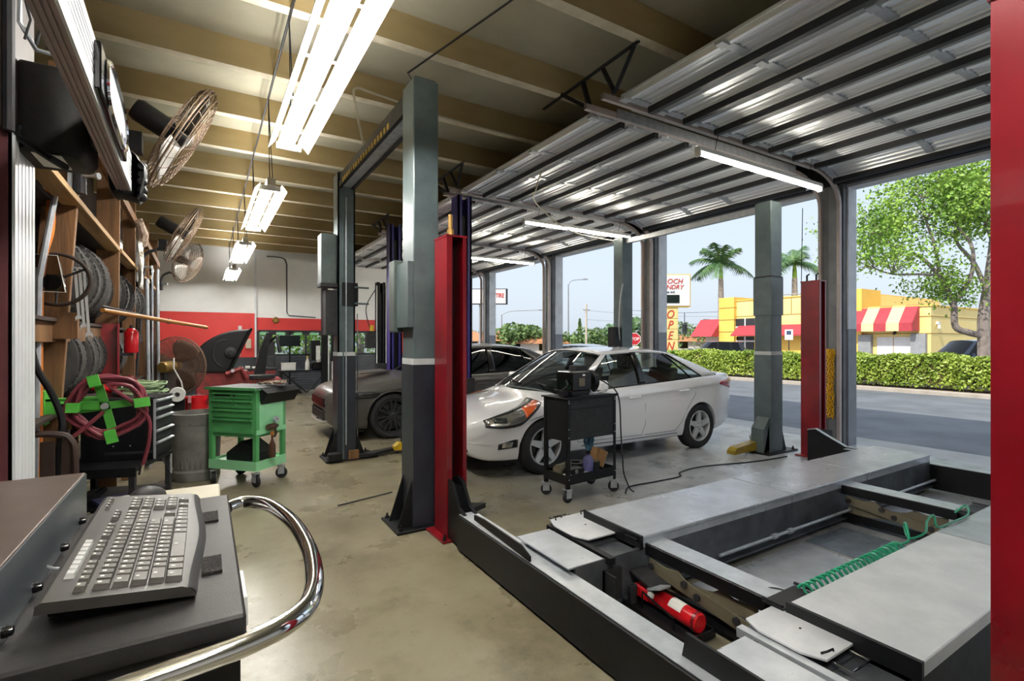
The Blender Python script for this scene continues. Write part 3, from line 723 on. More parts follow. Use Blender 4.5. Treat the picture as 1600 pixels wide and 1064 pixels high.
# pylon sign, faces the road along -x / -y
py = thing('pylon_sign', 'yellow pylon sign with red lettering and OPEN down its post', 'sign', (20.9, 18.15, 0), rz=math.radians(-32))
BX('post', M['yellow_deep'], -.55, .32, -.2, .2, 0, 3.3, py)
BX('post_face', M['yellow_bldg'], -.54, .31, -.215, -.2, 0, 3.3, py)
BX('sign_box', M['yellow_deep'], -1.5, .95, -.28, .28, 3.3, 5.0, py)
BX('sign_face', M['sign_white'], -1.45, .9, -.31, -.28, 3.36, 4.95, py)
MB().box(-1.2, .35, -.335, -.31, 3.5, 3.92).build('screen', M['screen'], py)
text('PALOCH', .36, .01, M['sign_red'], 'lettering', py, (-.2, -.325, 4.62), (PI / 2, 0, 0), shear=.25)
text('LAUNDRY', .32, .01, M['sign_red'], 'lettering', py, (-.2, -.325, 4.32), (PI / 2, 0, 0), shear=.25)
text('CUBA INC', .14, .01, M['sign_blue'], 'small_lettering', py, (-.2, -.325, 4.06), (PI / 2, 0, 0))
for i, ch in enumerate('OPEN'):
    text(ch, .62, .012, M['sign_red'], 'letter', py, (-.12, -.225, 2.9 - i * .55), (PI / 2, 0, 0), shear=.3, xs=.8)
for i in range(5): BX('joint', M['seam'], -.545, .325, -.225, -.2, .5 + i * .55, .515 + i * .55, py)
# TIRE sign on two poles
ts = thing('tire_sign', 'white box sign reading TIRE in red on a pole beyond the openings', 'sign', (16.9, 29.6, 0), rz=math.radians(-32))
BX('cabinet', M['black_out'], -1.9, .75, -.2, .2, 4.0, 5.05, ts)
BX('sign_face', M['sign_white'], -1.85, .62, -.23, -.2, 4.05, 5.0, ts)
text('TIRE', .40, .012, M['sign_red'], 'lettering', ts, (.22, -.24, 4.58), (PI / 2, 0, 0), bold=.008, xs=.72)
MB().cyl((-1.1, 0, 0), (-1.1, 0, 4.0), .1).build('pole', M['pole_grey'], ts)
# stop sign
ss = thing('stop_sign', 'red octagonal STOP sign with a white arrow plate below', 'sign', (17.55, 17.45, 0), rz=math.radians(-40))
Rr = .32
MB().prism([(Rr * math.cos(PI / 8 + k * PI / 4), 1.62 + Rr * math.sin(PI / 8 + k * PI / 4)) for k in range(8)], -.01, .01, 'y').build('plate', M['sign_white'], ss)
Rr = .295
MB().prism([(Rr * math.cos(PI / 8 + k * PI / 4), 1.62 + Rr * math.sin(PI / 8 + k * PI / 4)) for k in range(8)], -.014, -.01, 'y').build('red_face', M['sign_stop'], ss)
text('STOP', .2, .004, M['sign_white'], 'lettering', ss, (0, -.019, 1.62), (PI / 2, 0, 0), bold=.004)
BX('arrow_plate', M['sign_white'], -.22, .22, -.012, .0, .88, 1.27, ss)
MB().tube([(-.08, -.016, .95), (-.07, -.016, 1.08), (.04, -.016, 1.14)], .022, n=5).add([(.03, -.02, 1.07), (.03, -.02, 1.22), (.14, -.02, 1.15)], [(0, 1, 2)]).build('arrow', M['screen'], ss)
MB().cyl((0, .03, 0), (0, .03, 1.9), .03).build('post', M['pole_grey'], ss)
# parking notice sign in front of the building, wheelchair plate on the wall
ps = thing('parking_sign', 'small white sign on a thin post in front of the yellow wall', 'sign', (38.5, 21.9, -.35), rz=math.radians(-60))
BX('plate', M['sign_white'], -.28, .28, -.02, .0, 1.95, 2.75, ps); MB().cyl((0, .02, 0), (0, .02, 2.0), .04).build('post', M['black_out'], ps)
BX('blue_panel', M['sign_blue'], -.16, .16, -.03, -.02, 2.35, 2.65, ps)
pl = BX('wall_plate', M['sign_white'], -.02, .0, -.25, .25, -.3, .3); pl.location = (45.0, 24.3, 1.15)
tag(pl, 'small white wheelchair plate low on the yellow wall', 'sign')
MB().tube([(-.03, .12 * math.cos(t / 10 * 2 * PI), -.06 + .12 * math.sin(t / 10 * 2 * PI)) for t in range(10)], .02, n=5, closed=True).cyl((-.03, .0, .2), (-.03, 0, .0), .03).build('wheelchair_mark', M['sign_blue'], pl)

# street furniture
def street_lamp(label, loc, hgt, az, arm=1.8):
    t = thing('street_lamp', label, 'street lamp', loc, group='street lamps along the road')
    u = Vector((math.cos(az), math.sin(az), 0))
    MB().cyl((0, 0, 0), (0, 0, hgt - .6), .11, .07).build('pole', M['pole_grey'], t)
    MB().tube(spline([(0, 0, hgt - .7), u * arm * .25 + Vector((0, 0, hgt - .15)), u * arm + Vector((0, 0, hgt))], 5), .045, n=6).build('arm', M['pole_grey'], t)
    MB().prism([(-.18, -.05), (.45, -.05), (.4, .08), (-.1, .1)], -.14, .14, 'y', TR(u * (arm + .1) + Vector((0, 0, hgt)), RZ(az))).build('lamp_head', M['pole_grey'], t)
AZ = math.atan2(-.5225, .8526)
street_lamp('tall street lamp with curved arm, right of the two', (37.07, 47.65, -.35), 9.2, AZ)
street_lamp('street lamp with long curved arm above the round trees', (34.3, 58.7, -.35), 6.0, AZ, 5.0)
up = thing('utility_pole', 'pale wooden utility pole with wires beyond the openings', 'utility pole', (35.66, 42.66, -.35))
MB().cyl((0, 0, 0), (0, 0, 5.9), .13, .1).build('pole', M['pole_wood'], up)
BX('cross_arm', M['pole_wood'], -.5, .5, -.05, .05, 5.2, 5.3, up)
for z, sag in ((5.2, .5), (4.2, .4), (3.2, .3)):
    MB().tube([(0, 0, z), (8, -2, z - sag), (22, -6, z - .4)], .02, n=4).build('wire', M['pole_grey'], up)
sg = thing('traffic_signal', 'pair of dark traffic lights hanging from a span wire by the red awning', 'traffic light', (48.7, 40.5, -.35))
MB().tube([(-7, 4.2, 5.6), (0, 0, 5.2), (9, -5, 5.5)], .025, n=4).build('span_wire', M['black_out'], sg)
for dx in (-1.25, .35):
    hd = MB().box(dx - .22, dx + .22, -.2, .2, 2.75, 3.95).box(dx - .03, dx + .03, -.03, .03, 3.95, 5.25).build('signal_head', M['black_out'], sg)
BX('street_name_plate', M['sign_green'], 2.0, 3.2, -1.4, -1.36, 4.0, 4.45, sg)
MB().cyl((-7, 4.2, 0), (-7, 4.2, 5.8), .1).build('pole', M['pole_grey'], sg)

# far houses and trees
def house(label, loc, w_, d_, hw, hr, rz):
    t = thing('house', label, 'house', loc, rz=rz, group='low houses with terracotta roofs')
    BX('wall', M['house_wall'], -w_ / 2, w_ / 2, -d_ / 2, d_ / 2, 0, hw, t)
    o = .5
    MB().add([(-w_/2-o, -d_/2-o, hw), (w_/2+o, -d_/2-o, hw), (w_/2+o, d_/2+o, hw), (-w_/2-o, d_/2+o, hw), (-w_/2+d_*.3, 0, hw+hr), (w_/2-d_*.3, 0, hw+hr)],
             [(0,1,5,4), (1,2,5), (2,3,4,5), (3,0,4), (3,2,1,0)]).build('roof', M['roof_orange'], t)
    for x in (-w_*.3, 0, w_*.28): BX('window', M['dark_glass'], x - .6, x + .6, -d_/2 - .04, -d_/2, .9, 1.9, t)
house('low house with terracotta roof left of the fourth pier', (22, 50, -.5), 11, 8, 2.0, 1.1, -.5)
house('low house with orange roof right of the second pier from the far wall', (32, 52, -.5), 12, 8, 1.7, 1.5, -.5)
house('low house with orange roof behind the short palm', (60, 56, -.5), 14, 8, 1.9, 1.1, -.6)
house('low house with orange roof far behind the pylon sign', (74, 55, -.5), 18, 8, 1.9, .9, -.7)
def blob_tree(label, loc, rad, hgt, n, mt='leaf_dark', sz=.24):
    t = thing('round_tree', label, 'tree', loc, group='green trees along the far road')
    MB().tube([(0, 0, 0), (.1, 0, hgt * .5), (0, .1, hgt * .75)], [.2, .15, .08], n=7).build('trunk', M['bark'], t)
    pts = []
    cl = [(rng.normal() * rad * .45, rng.normal() * rad * .45, hgt * rng.uniform(.42, .85)) for _ in range(12)]
    for _ in range(n):
        c = cl[rng.integers(12)]; v = rng.normal(size=3); v = v / np.linalg.norm(v) * rad * .42
        pts.append((c[0] + v[0], c[1] + v[1], max(.2, c[2] + v[2] * .8)))
    leaf_mesh('foliage', pts, sz, M[mt], t)
for lab, loc, r, hh, n in (('round bright green tree just right of the fourth pier', (30.2, 49.5, -.5), 2.6, 4.0, 1500),
                       ('round green tree beside the fourth pier, second from left', (33.8, 49.2, -.5), 2.7, 3.6, 1500),
                       ('green bush left of the fourth pier', (26.5, 52, -.5), 2.2, 3.2, 900),
                       ('low green tree left of the third pier', (36.0, 46.5, -.5), 1.8, 2.9, 800),
                       ('green thicket beside the pale utility pole', (38.2, 45.0, -.5), 2.6, 3.2, 1200),
                       ('green thicket right of the pale utility pole', (42.5, 45.0, -.5), 2.8, 3.4, 1200),
                       ('green tree behind the stop sign', (50, 47, -.5), 3.2, 3.0, 1000),
                       ('far green tree right of the pylon sign', (64, 52, -.5), 4.0, 4.4, 1300),
                       ('far green tree left of the red corner awning', (66, 47, -.5), 3.6, 4.2, 1200)):
    blob_tree(lab, loc, r, hh, n)
for loc, lab in (((40.6, 43.6, -.5), 'small palm left of the pale utility pole'), ((46.5, 44.5, -.5), 'small palm right of the pale utility pole')):
    palm('small_palm', lab, loc, 3.6, 1.7, 12, .14)
MB_c = thing('cypress', 'slim dark cypress far behind the pale utility pole', 'tree', (39.5, 48.5, -.5))
MB().cyl((0, 0, 0), (0, 0, 3), .12).build('trunk', M['bark'], MB_c)
leaf_mesh('foliage', [((1 - z / 4.6) * .55 * math.cos(a), (1 - z / 4.6) * .55 * math.sin(a), .3 + z) for z, a in zip(rng.uniform(0, 4.4, 500), rng.uniform(0, 6.28, 500))], .2, M['leaf_dark'], MB_c)
# greenery seen through the far window
for lab, loc in (('leafy bush beyond the far window, left', (1.6, 20.5, -.1)), ('leafy bush beyond the far window, middle', (3.4, 21.5, -.1)), ('leafy bush beyond the far window, right', (5.4, 21.0, -.1))):
    blob_tree(lab, loc, 1.5, 3.0, 1100, 'leaf_tree', .09)
# ================================================================== CARS
def crom(xs, ys, x):
    # smooth (monotone-ish) interpolation through key stations
    xs = np.asarray(xs, float); ys = np.asarray(ys, float); m = np.gradient(ys, xs)
    d = np.diff(ys) / np.diff(xs)
    for i in range(len(d)):
        if abs(d[i]) < 1e-9: m[i] = m[i + 1] = 0
        else:
            m[i] = np.sign(d[i]) * min(abs(m[i]), 3 * abs(d[i])) if m[i] * d[i] > 0 else 0
            m[i + 1] = np.sign(d[i]) * min(abs(m[i + 1]), 3 * abs(d[i])) if m[i + 1] * d[i] > 0 else 0
    i = int(np.clip(np.searchsorted(xs, x) - 1, 0, len(d) - 1)); h = xs[i + 1] - xs[i]; t = min(max((x - xs[i]) / h, 0), 1)
    return (2*t**3-3*t**2+1)*ys[i] + (t**3-2*t**2+t)*h*m[i] + (-2*t**3+3*t**2)*ys[i+1] + (t**3-t**2)*h*m[i+1]

class Car:
    def __init__(s, K, name, label, loc, rz, paint, glassm, group=None):
        s.K = K; s.t = thing(name, label, 'car', loc, rz, group); s.paint = paint; s.gl = glassm
        s.f = {k: (lambda x, i=i: crom([r[0] for r in K['st']], [r[i] for r in K['st']], x)) for i, k in ((1, 'w'), (2, 'zc'), (3, 'zs'), (4, 'zb'))}
        s.body(); s.greenhouse(); s.wheels()
    def raw(s, x):
        w_, zc, zs, zb = (float(s.f[k](x)) for k in ('w', 'zc', 'zs', 'zb'))
        cr = s.K.get('crease', .015)
        P = [(0, zb), (.55 * w_, zb), (.90 * w_, zb + .01), (.965 * w_, zb + .07), (.985 * w_ , zb + .17), (w_, zb + .45 * (zs - zb)), (w_ - .004, zs - .17), (w_ + cr * .4, zs - .11), (.975 * w_, zs - .03), (.93 * w_, zs), (.84 * w_, zs + .4 * (zc - zs)), (.45 * w_, zs + .88 * (zc - zs)), (0, zc)]
        return P
    def section(s, x):
        P = s.raw(x); Q = spline([(a, b, 0) for a, b in P], 3)
        out = []
        for q in Q:
            y, z = max(q.x, 0), q.y
            if y > .42 * float(s.f['w'](x)):
                for xa in s.K['axles']:
                    dx = abs(x - xa); R = s.K['arch']
                    if dx < R: z = max(z, s.K['zw'] + math.sqrt(R * R - dx * dx))
            out.append((y, z))
        return out
    def side_y(s, x, z):
        P = s.raw(x); Q = [(q.x, q.y) for q in spline([(a, b, 0) for a, b in P], 6)]
        best = 0
        for (y0, z0), (y1, z1) in zip(Q, Q[1:]):
            if min(z0, z1) - 1e-6 <= z <= max(z0, z1) + 1e-6 and abs(z1 - z0) > 1e-6:
                best = max(best, y0 + (y1 - y0) * (z - z0) / (z1 - z0))
        return best if best > 0 else max(q[0] for q in Q if abs(q[1] - z) < .12) if any(abs(q[1] - z) < .12 for q in Q) else P[5][0]
    def top_z(s, x, y):
        P = s.raw(x); Q = [(q.x, q.y) for q in spline([(a, b, 0) for a, b in P], 6)][len(P) * 3:]
        for (y0, z0), (y1, z1) in zip(Q, Q[1:]):
            if min(y0, y1) - 1e-6 <= y <= max(y0, y1) + 1e-6 and abs(y1 - y0) > 1e-6: return z0 + (z1 - z0) * (y - y0) / (y1 - y0)
        return P[-1][1]
    def body(s):
        K = s.K; L = K['L']; xs = set(np.round(np.concatenate([np.linspace(0, .3, 11), np.linspace(.3, L - .3, int((L - .6) / .085)), np.linspace(L - .3, L, 11)]), 4))
        for xa in K['axles']:
            xs = {x for x in xs if abs(x - xa) > K['arch'] + .015}
            for k in range(-12, 13): xs.add(round(xa + K['arch'] * .9995 * math.sin(k / 12 * PI / 2), 4))
            xs.add(round(xa - K['arch'] - .002, 4)); xs.add(round(xa + K['arch'] + .002, 4))
        xs = sorted(xs)
        rows = []
        for x in xs:
            h = s.section(x); rows.append([(x, -y, z) for y, z in h] + [(x, y, z) for y, z in h[-2:0:-1]])
        mb = MB(); n = len(rows[0]); V = [p for r in rows for p in r]; F = []; MI = []
        c0, c1 = K['cabin']
        half = len(s.section(1.0))
        for i in range(len(rows) - 1):
            for k in range(n):
                k2 = (k + 1) % n
                F.append((i * n + k, (i + 1) * n + k, (i + 1) * n + k2, i * n + k2))
                yk = abs(rows[i][k][1]); yk2 = abs(rows[i][k2][1]); zk = rows[i][k][2]
                kk = min(k, n - k)
                inner = kk >= half - 7 and c0 < xs[i] < c1
                under = kk <= 8
                arch = any(abs(.5 * (xs[i] + xs[i + 1]) - xa) < K['arch'] and .5*(zk+rows[i][k2][2]) < K['zw'] + math.sqrt(max(0, K['arch'] ** 2 - (.5 * (xs[i] + xs[i + 1]) - xa) ** 2)) + .004 and min(yk, yk2) < .97 * float(s.f['w'](xs[i])) for xa in K['axles'])
                MI.append(1 if (inner or arch or (under and kk <= 4)) else 0)
        F.append(tuple(range(n))); MI.append(0); b = (len(rows) - 1) * n; F.append(tuple(b + k for k in range(n - 1, -1, -1))); MI.append(0)
        mb.v = V; mb.f = F; mb.m = MI
        o = mb.build('body', [s.paint, M['cabin']], s.t, smooth=True, ang=42); fix_normals(o); s.bodyo = o
        # wheel well liner
        for xa in K['axles']:
            for sg in (-1, 1):
                y = sg * float(s.f['w'](xa)); mb = MB()
                A = [(xa + (K['arch'] + .004) * math.cos(a), y * .40, K['zw'] + (K['arch'] + .004) * math.sin(a)) for a in np.linspace(-.25, PI + .25, 20)]
                mb.add(A, [tuple(range(20))]); mb.build('wheel_well', M['cabin'], s.t)
    def patch(s, name, mt, xs, zl, zu, off=.006, nz=5, parent=None, sides=(-1, 1)):
        for sg in sides:
            G = []
            for x, a, b in zip(xs, zl, zu):
                G.append([(x, sg * (s.side_y(x, a + (b - a) * k / nz) + off), a + (b - a) * k / nz) for k in range(nz + 1)])
            mb = MB(); mb.grid(G)
            o = mb.build(name, mt, parent or s.t, smooth=True); fix = o.modifiers.new('thick', 'SOLIDIFY'); fix.thickness = .006; fix.offset = 0
    def line(s, pts, r=.003, name='shut_line', sides=(-1, 1), mt=None):
        for sg in sides:
            MB().tube([(x, sg * (s.side_y(x, z) + .0005), z) for x, z in pts], r, n=5).build(name, mt or M['lamp_dark'], s.t)
    def greenhouse(s):
        G = s.K['gh']; t = s.t
        zbelt = lambda x: float(s.f['zs'](x)) + .005
        ybelt = lambda x: float(s.f['w'](x)) * .925
        def side(xb, xt, u):
            zr = float(np.interp(xt, *zip(*G['rail_z']))); yr = float(np.interp(xt, *zip(*G['rail_y'])))
            zb_, yb_ = zbelt(xb), ybelt(xb)
            return Vector((xb + (xt - xb) * u, yb_ + (yr - yb_) * u + .035 * 4 * u * (1 - u) * .55, zb_ + (zr - zb_) * u))
        NU = 8
        cols = G['cols']   # (xb, xt, kind of the panel that starts here)
        for sg in (-1, 1):
            for (b0, t0, kind), (b1, t1, _) in zip(cols, cols[1:]):
                n = 5 if kind != 'p' else 3
                g = []
                for i in range(n + 1):
                    f = i / n; g.append([side(b0 + (b1 - b0) * f, t0 + (t1 - t0) * f, u / NU) for u in range(NU + 1)])
                g = [[(p.x, sg * p.y, p.z) for p in r] for r in g]
                nm, mt = {'a': ('pillar', s.paint), 'b': ('door_pillar', G.get('bmat', M['black_gloss'])), 'w': ('side_window', s.gl), 'c': ('pillar', s.paint)}[kind]
                o = MB().grid(g).build(nm, mt, t, smooth=True)
                if kind in 'abc':
                    md = o.modifiers.new('thick', 'SOLIDIFY'); md.thickness = .03; md.offset = -1 * sg * 1 if False else 0
                else:
                    loop = [g[i][0] for i in range(n + 1)] + [g[n][u] for u in range(1, NU + 1)] + [g[i][NU] for i in range(n - 1, -1, -1)] + [g[0][u] for u in range(NU - 1, 0, -1)]
                    MB().tube([(p[0], p[1] + sg * .004, p[2]) for p in loop], .011, n=5, closed=True).build('window_seal', G.get('seal', M['black_gloss']), o)
        # windshield, roof, rear glass as ruled, crowned surfaces between the two sides
        def cross(Pl, crown, bow, n=12):
            row = []
            for k in range(n + 1):
                v = -1 + 2 * k / n; q = 1 - v * v
                row.append((Pl.x + bow * q, Pl.y * v, Pl.z + crown * q))
            return row
        a0, c1 = cols[0], cols[-1]
        inner = cols[1]
        rows = [cross(side(a0[0] + .02, a0[1] + .01, u / 8), .03 + .025 * (u / 8) - .0, -.17 * (1 - u / 8) - .09 * (u / 8)) for u in range(9)]
        ws = MB().grid(rows).build('windshield', s.gl, t, smooth=True)
        loop = rows[0] + [r[-1] for r in rows[1:]] + rows[-1][-2::-1] + [r[0] for r in rows[-2:0:-1]]
        MB().tube(loop, .013, n=5, closed=True).build('window_seal', M['black_gloss'], ws)
        rr = [cross(side(c1[0] - .02, c1[1] - .01, u / 8), .03 + .02 * (u / 8), .16 * (1 - u / 8) + .07 * (u / 8)) for u in range(9)]
        rg = MB().grid(rr).build('rear_window', s.gl, t, smooth=True)
        loop = rr[0] + [r[-1] for r in rr[1:]] + rr[-1][-2::-1] + [r[0] for r in rr[-2:0:-1]]
        MB().tube(loop, .013, n=5, closed=True).build('window_seal', M['black_gloss'], rg)
        xt0, xt1 = a0[1], c1[1]; R = []
        for i in range(15):
            f = i / 14; xt = xt0 + (xt1 - xt0) * f; P = side(xt, xt, 1.0)
            bow = -.09 * (1 - f) + .07 * f
            R.append([(p[0], p[1] * 1.0, p[2] + .003) for p in cross(P, .055, bow * (abs(2 * f - 1)) ** 1.5 * (1 if True else 0))])
        ro = MB().grid(R).build('roof', s.paint, t, smooth=True); md = ro.modifiers.new('thick', 'SOLIDIFY'); md.thickness = .03; md.offset = 0
        for sg in (-1, 1):
            MB().tube([(p.x, sg * (p.y + .003), p.z + .004) for p in [side(x, x, 1.0) for x in np.linspace(xt0, xt1, 12)]], .016, n=6).build('roof_rail', s.paint, t, smooth=True)
            MB().tube([(p.x, sg * (p.y + .004), p.z) for p in [side(x, x, 0) for x in np.linspace(cols[1][0], cols[-2][0], 16)]], .012, n=5).build('belt_moulding', G.get('seal', M['black_gloss']), t)
        # inside: dash, seats, wheel
        zf = s.K['seat']; x0, x1 = s.K['cabin']
        MB().prism([(x0 + .02, zf + .1), (x0 + .05, zf + .42), (x0 + .35, zf + .46), (x0 + .5, zf + .36), (x0 + .5, zf + .1)], -.6, .6, 'y').build('dashboard', M['cabin'], t)
        sm = s.K.get('seatm', M['seat_grey'])
        for fx in s.K['seats']:
            for y in (-.36, .36):
                MB().prism([(fx, zf), (fx + .18, zf + .60), (fx + .30, zf + .60), (fx + .16, zf)], y - .24, y + .24, 'y').build('seat', sm, t, bevel=.04)
                MB().box(fx + .19, fx + .30, y - .13, y + .13, zf + .60, zf + .80, c=.03).build('headrest', sm, t)
        c = Vector((x0 + .62, -.36, zf + .36)); A = Vector((.35, 0, .94)); B_ = Vector((0, 1, 0))
        MB().tube([c + A * (.18 * math.cos(k / 16 * 2 * PI)) + B_ * (.18 * math.sin(k / 16 * 2 * PI)) for k in range(16)], .015, n=6, closed=True).build('steering_wheel', M['cabin'], t)
    def wheels(s):
        K = s.K; r = K['zw'] + .01; rw = K['rim']
        for xa in K['axles']:
            for sg in (-1, 1):
                y = sg * (float(s.f['w'](xa)) - .012)
                Mx = TR((xa, y, r)) @ RX(PI / 2 * sg * -1 * -1 if sg < 0 else -PI / 2)   # local +z points outward
                Mx = TR((xa, y, r), Matrix(((1, 0, 0, 0), (0, 0, sg, 0), (0, -sg if False else 1, 0, 0), (0, 0, 0, 1))))
                W = K['tyre_w']
                tyre = [(rw, -.02), (rw + .012, -.004), (r - .045, .0), (r - .018, -.012), (r - .004, -.03), (r, -.05), (r, -.07), (r - .008, -.075), (r - .008, -.083), (r, -.088), (r, -.13), (r - .008, -.135), (r - .008, -.143), (r, -.148), (r, -W + .03), (r - .03, -W), (rw, -W)]
                wh = MB(); 
                wh.lathe([(rw, -.018), (rw - .006, -.008), (rw - .014, -.008), (rw - .022, -.03), (rw - .03, -.13), (rw - .02, -W + .01)], 40, Mx)
                n = K['spokes']; 
                for k in range(n):
                    a = 2 * PI * k / n + PI / 2
                    for sub in K['subs']:
                        aa = a + sub[0]; ab = a + sub[1]; wi, wo = sub[2], sub[3]
                        p0 = Vector((math.cos(aa), math.sin(aa), 0)) * .045; p1 = Vector((math.cos(ab), math.sin(ab), 0)) * (rw - .012)
                        d = (p1 - p0).normalized(); q = Vector((-d.y, d.x, 0))
                        z0, z1 = -.022, -.014
                        Vv = [p0 + q * wi + Vector((0, 0, z0)), p0 - q * wi + Vector((0, 0, z0)), p1 - q * wo + Vector((0, 0, z1)), p1 + q * wo + Vector((0, 0, z1))]
                        Vb = [v + Vector((0, 0, -.035)) for v in Vv]; Vv = [v * 1 for v in Vv]
                        wh.add([tuple(Mx @ v) for v in Vv + Vb], [(0, 1, 2, 3), (0, 4, 5, 1), (1, 5, 6, 2), (2, 6, 7, 3), (3, 7, 4, 0)])
                wh.lathe([(.0, -.012), (.03, -.012), (.034, -.018), (.06, -.02), (.075, -.03), (.07, -.06)], 24, Mx)
                wo_ = wh.build('wheel', K['rimm'], s.t, smooth=True, ang=30)
                MB().lathe(tyre, 44, Mx).build('tyre', M['rubber'], wo_, smooth=True, ang=30)
                MB().lathe([(.0, -.075), (rw - .05, -.075), (rw - .05, -.09)], 28, Mx).build('brake_disc', M['lamp_dark'], wo_)
                for k in range(5):
                    a = 2 * PI * k / 5 + PI / 2 + .628; c = Vector((.05 * math.cos(a), .05 * math.sin(a), -.018))
                    MB().cyl(tuple(Mx @ c), tuple(Mx @ (c + Vector((0, 0, .006)))), .008, n=6).build('wheel_nut', M['lamp_dark'], wo_)
    def mirror(s, x, z, y, size=1.0, mt=None):
        for sg in (-1, 1):
            m = MB().box(x - .05, x + .06, sg * (y + .05) - .0 if sg > 0 else -(y + .24), sg * (y + .24) if sg > 0 else -(y + .05), z, z + .13, c=.03).build('mirror', mt or s.paint, s.t, smooth=True, ang=60)
            MB().cyl((x, sg * (y - .03), z + .02), (x + .0, sg * (y + .07), z + .04), .025, n=8).build('mirror_arm', M['black_plastic'], m)
    def handle(s, x0, x1, z):
        for sg in (-1, 1):
            xs = np.linspace(x0, x1, 6)
            MB().tube([(x, sg * (s.side_y(x, z) + .004 + .022 * math.sin(PI * (i + .15) / 5.3)), z + .008 * i / 5) for i, x in enumerate(xs)], .013, n=6).build('door_handle', s.paint, s.t, smooth=True)

K_EL = dict(L=4.53, axles=(.88, 3.58), zw=.315, arch=.355, rim=.222, tyre_w=.2, spokes=5, subs=((0, 0, .045, .028),), rimm=M['rim_silver'], seat=.55, cabin=(1.22, 3.9), seats=(2.35, 3.15), seatm=M['seat_beige'],
    st=[(0, .52, .60, .55, .30), (.05, .62, .66, .59, .25), (.14, .72, .715, .64, .21), (.3, .795, .765, .685, .19), (.5, .84, .81, .735, .185), (.88, .876, .875, .815, .19), (1.12, .884, .94, .875, .2), (1.3, .887, .82, .905, .2), (1.8, .8875, .80, .935, .2), (2.5, .8875, .80, .965, .2), (3.2, .887, .80, 1.0, .2), (3.62, .882, .9, 1.025, .2), (3.95, .868, 1.04, 1.04, .22), (4.2, .83, 1.085, 1.05, .27), (4.4, .755, 1.075, 1.035, .33), (4.48, .70, 1.03, .99, .36), (4.53, .62, .9, .87, .42)],
    gh=dict(rail_z=[(1.8, 1.345), (2.1, 1.375), (2.5, 1.392), (2.9, 1.385), (3.2, 1.355), (3.5, 1.30)], rail_y=[(1.8, .60), (2.2, .605), (2.8, .60), (3.2, .585), (3.5, .57)],
        cols=[(1.16, 1.92, 'a'), (1.36, 2.02, 'w'), (2.40, 2.43, 'b'), (2.52, 2.53, 'w'), (3.42, 3.08, 'w'), (3.66, 3.16, 'c'), (4.02, 3.36, 'e')]))
K_CH = dict(L=5.04, axles=(.96, 4.01), zw=.345, arch=.40, rim=.262, tyre_w=.26, spokes=7, subs=((-.1, -.17, .014, .012), (.1, .17, .014, .012)), rimm=M['dark_rim'], seat=.58, cabin=(1.55, 4.15), seats=(2.6, 3.4), crease=.02,
    st=[(0, .46, .68, .62, .30), (.04, .60, .75, .68, .26), (.1, .70, .80, .72, .22), (.2, .80, .845, .76, .19), (.34, .875, .875, .79, .175), (.6, .925, .92, .84, .17), (.96, .95, .97, .89, .18), (1.35, .952, 1.02, .93, .18), (1.6, .953, .85, .945, .18), (2.2, .953, .82, .965, .18), (3.0, .953, .82, .985, .18), (3.8, .96, .84, 1.03, .18), (4.2, .955, 1.0, 1.06, .2), (4.5, .93, 1.12, 1.08, .26), (4.85, .86, 1.12, 1.07, .3), (4.98, .8, 1.06, 1.0, .33), (5.04, .74, .9, .88, .4)],
    gh=dict(rail_z=[(2.2, 1.375), (2.6, 1.415), (3.0, 1.425), (3.4, 1.405), (3.9, 1.33)], rail_y=[(2.2, .62), (2.8, .63), (3.4, .615), (3.9, .58)],
        cols=[(1.5, 2.25, 'a'), (1.72, 2.36, 'w'), (2.72, 2.76, 'b'), (2.83, 2.86, 'w'), (3.6, 3.42, 'w'), (3.88, 3.5, 'c'), (4.38, 3.78, 'e')]))
# white sedan, nose to the left (towards -x)
wc = Car(K_EL, 'sedan', 'white compact sedan parked beside the black rolling cart', (2.49, 5.6, 0), 0, M['white_car'], M['car_glass'])
xs = np.linspace(.15, .86, 16); f = (xs - .15) / .71
zu = .655 + .20 * f ** .9; zl = np.where(f < .55, .60 - .02 * np.sin(f / .55 * PI), .60 + (f - .55) / .45 * .225) + .015 * f
zl = np.minimum(zl, zu - .012)
wc.patch('headlight', M['lamp_chrome'], xs, zl, zu, .004)
wc.patch('headlight_surround', M['lamp_dark'], xs, zl - .012, zl + .012, .008, nz=2)
wc.patch('headlight_surround', M['lamp_dark'], xs, zu - .008, zu + .004, .008, nz=2)
xa = np.linspace(.60, .86, 8); fa = (xa - .15) / .71
wc.patch('turn_lamp', M['amber'], xa, np.minimum(.60 + (fa - .55) / .45 * .225 + .03, .655 + .20 * fa ** .9 - .02), .655 + .2 * fa ** .9 - .008, .009)
xb = np.linspace(.28, .5, 8); fb = (xb - .28) / .22
wc.patch('headlight_bulb', M['lamp_dark'], np.linspace(.24, .38, 5), [.63] * 5, [.685] * 5, .008)
wc.patch('fog_lamp', M['lamp_dark'], xb, .335 + .02 * fb, .40 + .055 * fb - .07 * np.maximum(0, fb - .8), .004)
wc.patch('fog_lens', M['lamp_chrome'], np.linspace(.32, .44, 6), [.355] * 6, [.415] * 6, .008)
# grille openings on the nose
MB().tube([(.06, y, .545 - .03 * (y / .45) ** 2) for y in np.linspace(-.42, .42, 9)], [.012 + .02 * (1 - abs(v) ** 2) for v in np.linspace(-1, 1, 9)], n=6).build('grille', M['lamp_dark'], wc.t)
MB().prism([(-.55, .30), (.55, .30), (.46, .46), (-.46, .46)], .0, .05, 'x', TR((-.012, 0, 0))).build('lower_grille', M['lamp_dark'], wc.t)
MB().box(.07, .074, -.26, .26, .42, .53).build('number_plate', M['white_plastic'], wc.t)
